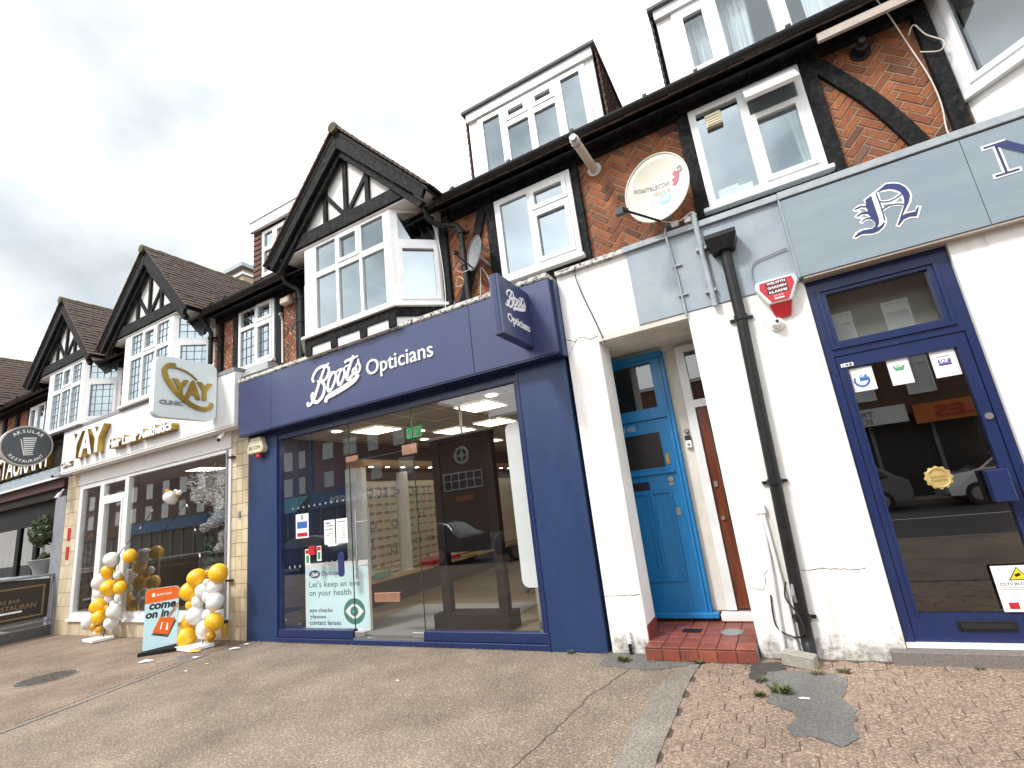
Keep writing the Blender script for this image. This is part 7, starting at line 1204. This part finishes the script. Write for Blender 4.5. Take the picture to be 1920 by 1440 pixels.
MB().prism([(-38, Yf, 3.95), (-33.1, Yf, 3.95), (-33.1, Yf+1.2, 2.75), (-38, Yf+1.2, 2.75)], (0, 0.02, 0.05)).build('awning', AQUA, fb1); tube('downpipe', [(-32.66, Yf+0.1, 0), (-32.66, Yf+0.1, 8.9)], 0.12, BLF, fb1)
fb2 = far_building('red brick flats with blue shop board mirrored in the middle of the glass', -32.6, -20.6, Yf, 9.0, OB1, [(-31.3, -30.2, 6.55, 7.8), (-29.0, -27.7, 6.55, 7.85), (-26.5, -25.5, 6.5, 7.75), (-24, -23, 6.5, 7.75), (-31.2, -30.2, 4.4, 5.55), (-28.9, -27.9, 4.4, 5.55), (-26.3, -25.3, 4.4, 5.55), (-23.6, -22.4, 4.4, 5.55)])
box('shop_board', -32.5, -23.5, Yf, Yf+0.2, 2.9, 4.05, BLF, fb2); mirror_text('Home store', -30.5, -24.5, 3.1, 3.8, Yf+0.2, WHITEV, fb2)
fb3 = far_building('brown brick hall with round window across the street, mirrored on the dark stand', -20.5, -14.9, Yf+0.5, 6.2, OB3, []); box('wall_lower', -20.5, -14.9, Yf+0.0, Yf+0.49, 0.0, 2.99, OB3, fb3)
yq = Yf+0.5; MB().tube([(-17.9+0.5*math.cos(a), yq+0.05, 4.9+0.5*math.sin(a)) for a in [2*math.pi*k/30 for k in range(31)]], 0.09, 8, False).tube([(-17.9+0.12*math.cos(a), yq+0.05, 4.9+0.12*math.sin(a)) for a in [2*math.pi*k/16 for k in range(17)]], 0.06, 8, False).box(-18.4, -17.4, yq, yq+0.06, 4.86, 4.94).box(-17.94, -17.86, yq, yq+0.06, 4.4, 5.4).build('round_window', WHITEP, fb3)
sw_ = MB(); grid_fill(sw_, -19.5, -16.5, 2.75, 3.85, [(-19.42+0.586*i, -19.42+0.586*i+0.53, 2.83, 3.3) for i in range(5)]+[(-19.42+0.586*i, -19.42+0.586*i+0.53, 3.36, 3.77) for i in range(5)], 0, 0.08); sw_.T(Matrix.Translation((0, yq, 0))).build('strip_window', WHITEP, fb3); box('strip_glass', -19.45, -16.55, yq+0.002, yq+0.03, 2.8, 3.8, bpy.data.materials['far_shop_dark'], fb3); box('orange_sign', -18.6, -17.2, yq, yq+0.1, 2.0, 2.35, mat('far_orange', (0.5, 0.15, 0.02), rough=0.5), fb3)
fb4 = far_building('low brick parade between the hall and the travel shop across the street', -14.8, 1.2, Yf+1.5, 6.6, OB1, [(x, x+1.0, 4.2, 5.6) for x in (-13, -10, -7, -4, -1)]); box('shop_board', -14.5, 1.0, Yf+1.5, Yf+1.7, 2.6, 3.2, GREYR, fb4)
fb5 = far_building('brown brick building with sash windows and shop signs mirrored in the navy door', 1.3, 16, -18.0, 8.6, OB3, [(2.7, 3.75, 3.7, 5.3), (4.75, 5.6, 3.7, 5.3), (7.0, 7.9, 3.7, 5.3), (2.7, 3.75, 6.2, 7.4), (4.75, 5.6, 6.2, 7.4), (7.0, 7.9, 6.2, 7.4)])
box('travel_board', 2.0, 4.5, -18.0, -17.85, 2.75, 3.4, WHITEP, fb5); mirror_text('TRAVEL', 2.2, 3.5, 3.08, 3.3, -17.85, GREYV, fb5); mirror_text('KITTS', 2.2, 3.4, 2.82, 3.02, -17.85, GREYV, fb5); box('orange_board', 4.7, 8.5, -18.0, -17.85, 2.6, 3.3, mat('far_orange2', (0.6, 0.16, 0.03), rough=0.5), fb5); mirror_text('LES', 5.3, 6.6, 2.75, 3.15, -17.85, REDV, fb5)

def car(label, x, y, rz, paint, L=4.3, H=1.48, Wd=1.76):
    t = thing('parked_car', label, 'car', (x, y, -0.125)); side = [(-0.5, 0.28), (-0.495, 0.5), (-0.47, 0.62), (-0.33, 0.66), (-0.27, 0.69), (-0.13, 0.94), (-0.02, 1.0), (0.2, 1.0), (0.34, 0.92), (0.44, 0.70), (0.49, 0.62), (0.5, 0.42), (0.49, 0.2), (-0.49, 0.2)]
    def sect(k, zs_, flare): return [(p[0]*L*(1-0.03*abs(k)), k*Wd/2*(1.0 if p[1] < 0.66 else 1.0-0.42*(p[1]-0.66)/0.34), p[1]*H) for p in side]
    mb = MB(); ks = [-1, -0.9, -0.5, 0.5, 0.9, 1]; n = len(side); M_ = Matrix.Translation((x, y, -0.125)) @ Matrix.Rotation(rz, 4, 'Z')
    vs = []
    for k in ks:
        for p in sect(k, 1, 0): vs.append((p[0], p[1], p[2]*(0.985 if abs(k) == 1 else 1.0)))
    fs = [(i*n+j, i*n+(j+1) % n, (i+1)*n+(j+1) % n, (i+1)*n+j) for i in range(len(ks)-1) for j in range(n)]+[tuple(range(n)), tuple(range((len(ks)-1)*n, len(ks)*n))[::-1]]
    mb.add(vs, fs).T(M_); mb.build('body', paint, t, smooth=True, bev=0.02)
    gl = MB()
    for s_ in (-1, 1):
        q = [(-0.235*L, 0.71*H), (-0.12*L, 0.92*H), (0.19*L, 0.96*H), (0.31*L, 0.90*H), (0.37*L, 0.72*H)]; gl.prism([(a, s_*(Wd/2*(1-0.42*(b/H-0.66)/0.34)+0.006), b) for a, b in q], (0, s_*0.004, 0))
    gl.T(M_).build('side_windows', mat('car_glass', (0.01, 0.012, 0.014), rough=0.05) if 'car_glass' not in bpy.data.materials else bpy.data.materials['car_glass'], t)
    ws = MB().add([(-0.262*L, -0.7, 0.705*H), (-0.262*L, 0.7, 0.705*H), (-0.135*L, 0.62, 0.945*H), (-0.135*L, -0.62, 0.945*H)], [(0, 1, 2, 3)]); ws.v = [(p[0]-0.012, p[1], p[2]+0.008) for p in ws.v]; ws.T(M_).build('windscreen', bpy.data.materials['car_glass'], t)
    for a in (-0.31*L, 0.29*L):
        for s_ in (-1, 1):
            w = MB().lathe([(0.20, -0.1), (0.31, -0.1), (0.33, -0.06), (0.33, 0.06), (0.31, 0.1), (0.20, 0.1)], (a, s_*(Wd/2-0.09), 0.33), 22, 'y').T(M_).build('wheel', BLACKV, t, smooth=True); MB().lathe([(0.19, -0.105), (0.19, 0.105)], (a, s_*(Wd/2-0.09), 0.33), 14, 'y').T(M_).build('rim', STEEL, w)
    for s_ in (-1, 1): MB().box(-0.5*L, -0.46*L, s_*0.55-0.16, s_*0.55+0.16, 0.52*H, 0.60*H).T(M_).build('headlight', WHITEV, t)
CARD = mat('car_dark_blue', (0.012, 0.016, 0.028), rough=0.15, coat=1.0); CARW = mat('car_white', (0.75, 0.75, 0.75), rough=0.2, coat=1.0); CARG = mat('car_grey', (0.16, 0.165, 0.17), rough=0.2, coat=1.0)
car('dark blue parked car mirrored at the left of the shop glass', -16.4, -8.4, 0, CARD, 4.3, 1.34); car('black parked car mirrored in the middle of the shop glass', -10.8, -8.4, 0, CARD, 4.1, 1.32); car('dark parked car mirrored in the shop glass below the stand', -5.6, -8.4, 0, CARD, 4.2, 1.32); car('white parked car mirrored in the navy door glass', 6.1, -15.2, 0, CARW, 3.9); car('grey parked car mirrored at the left of the navy door glass', 1.3, -15.2, 0, CARG)

# ================================================================ finish: origins at the base of single-mesh things
for o in list(COL.objects):
    if o.parent is None and o.type == 'MESH' and 'category' in o and o.location.length < 1e-6 and o.rotation_euler.x == 0 and o.name.split('.')[0] not in ('ground',):
        vs_ = o.data.vertices
        if not len(vs_) or o.data.users > 1: continue
        xs_ = [v.co.x for v in vs_]; ys_ = [v.co.y for v in vs_]; zs_ = [v.co.z for v in vs_]; c = Vector(((min(xs_)+max(xs_))/2, (min(ys_)+max(ys_))/2, min(zs_)))
        o.data.transform(Matrix.Translation(-c)); o.location = c
        for ch_ in o.children: ch_.matrix_parent_inverse = Matrix.Translation(-c)
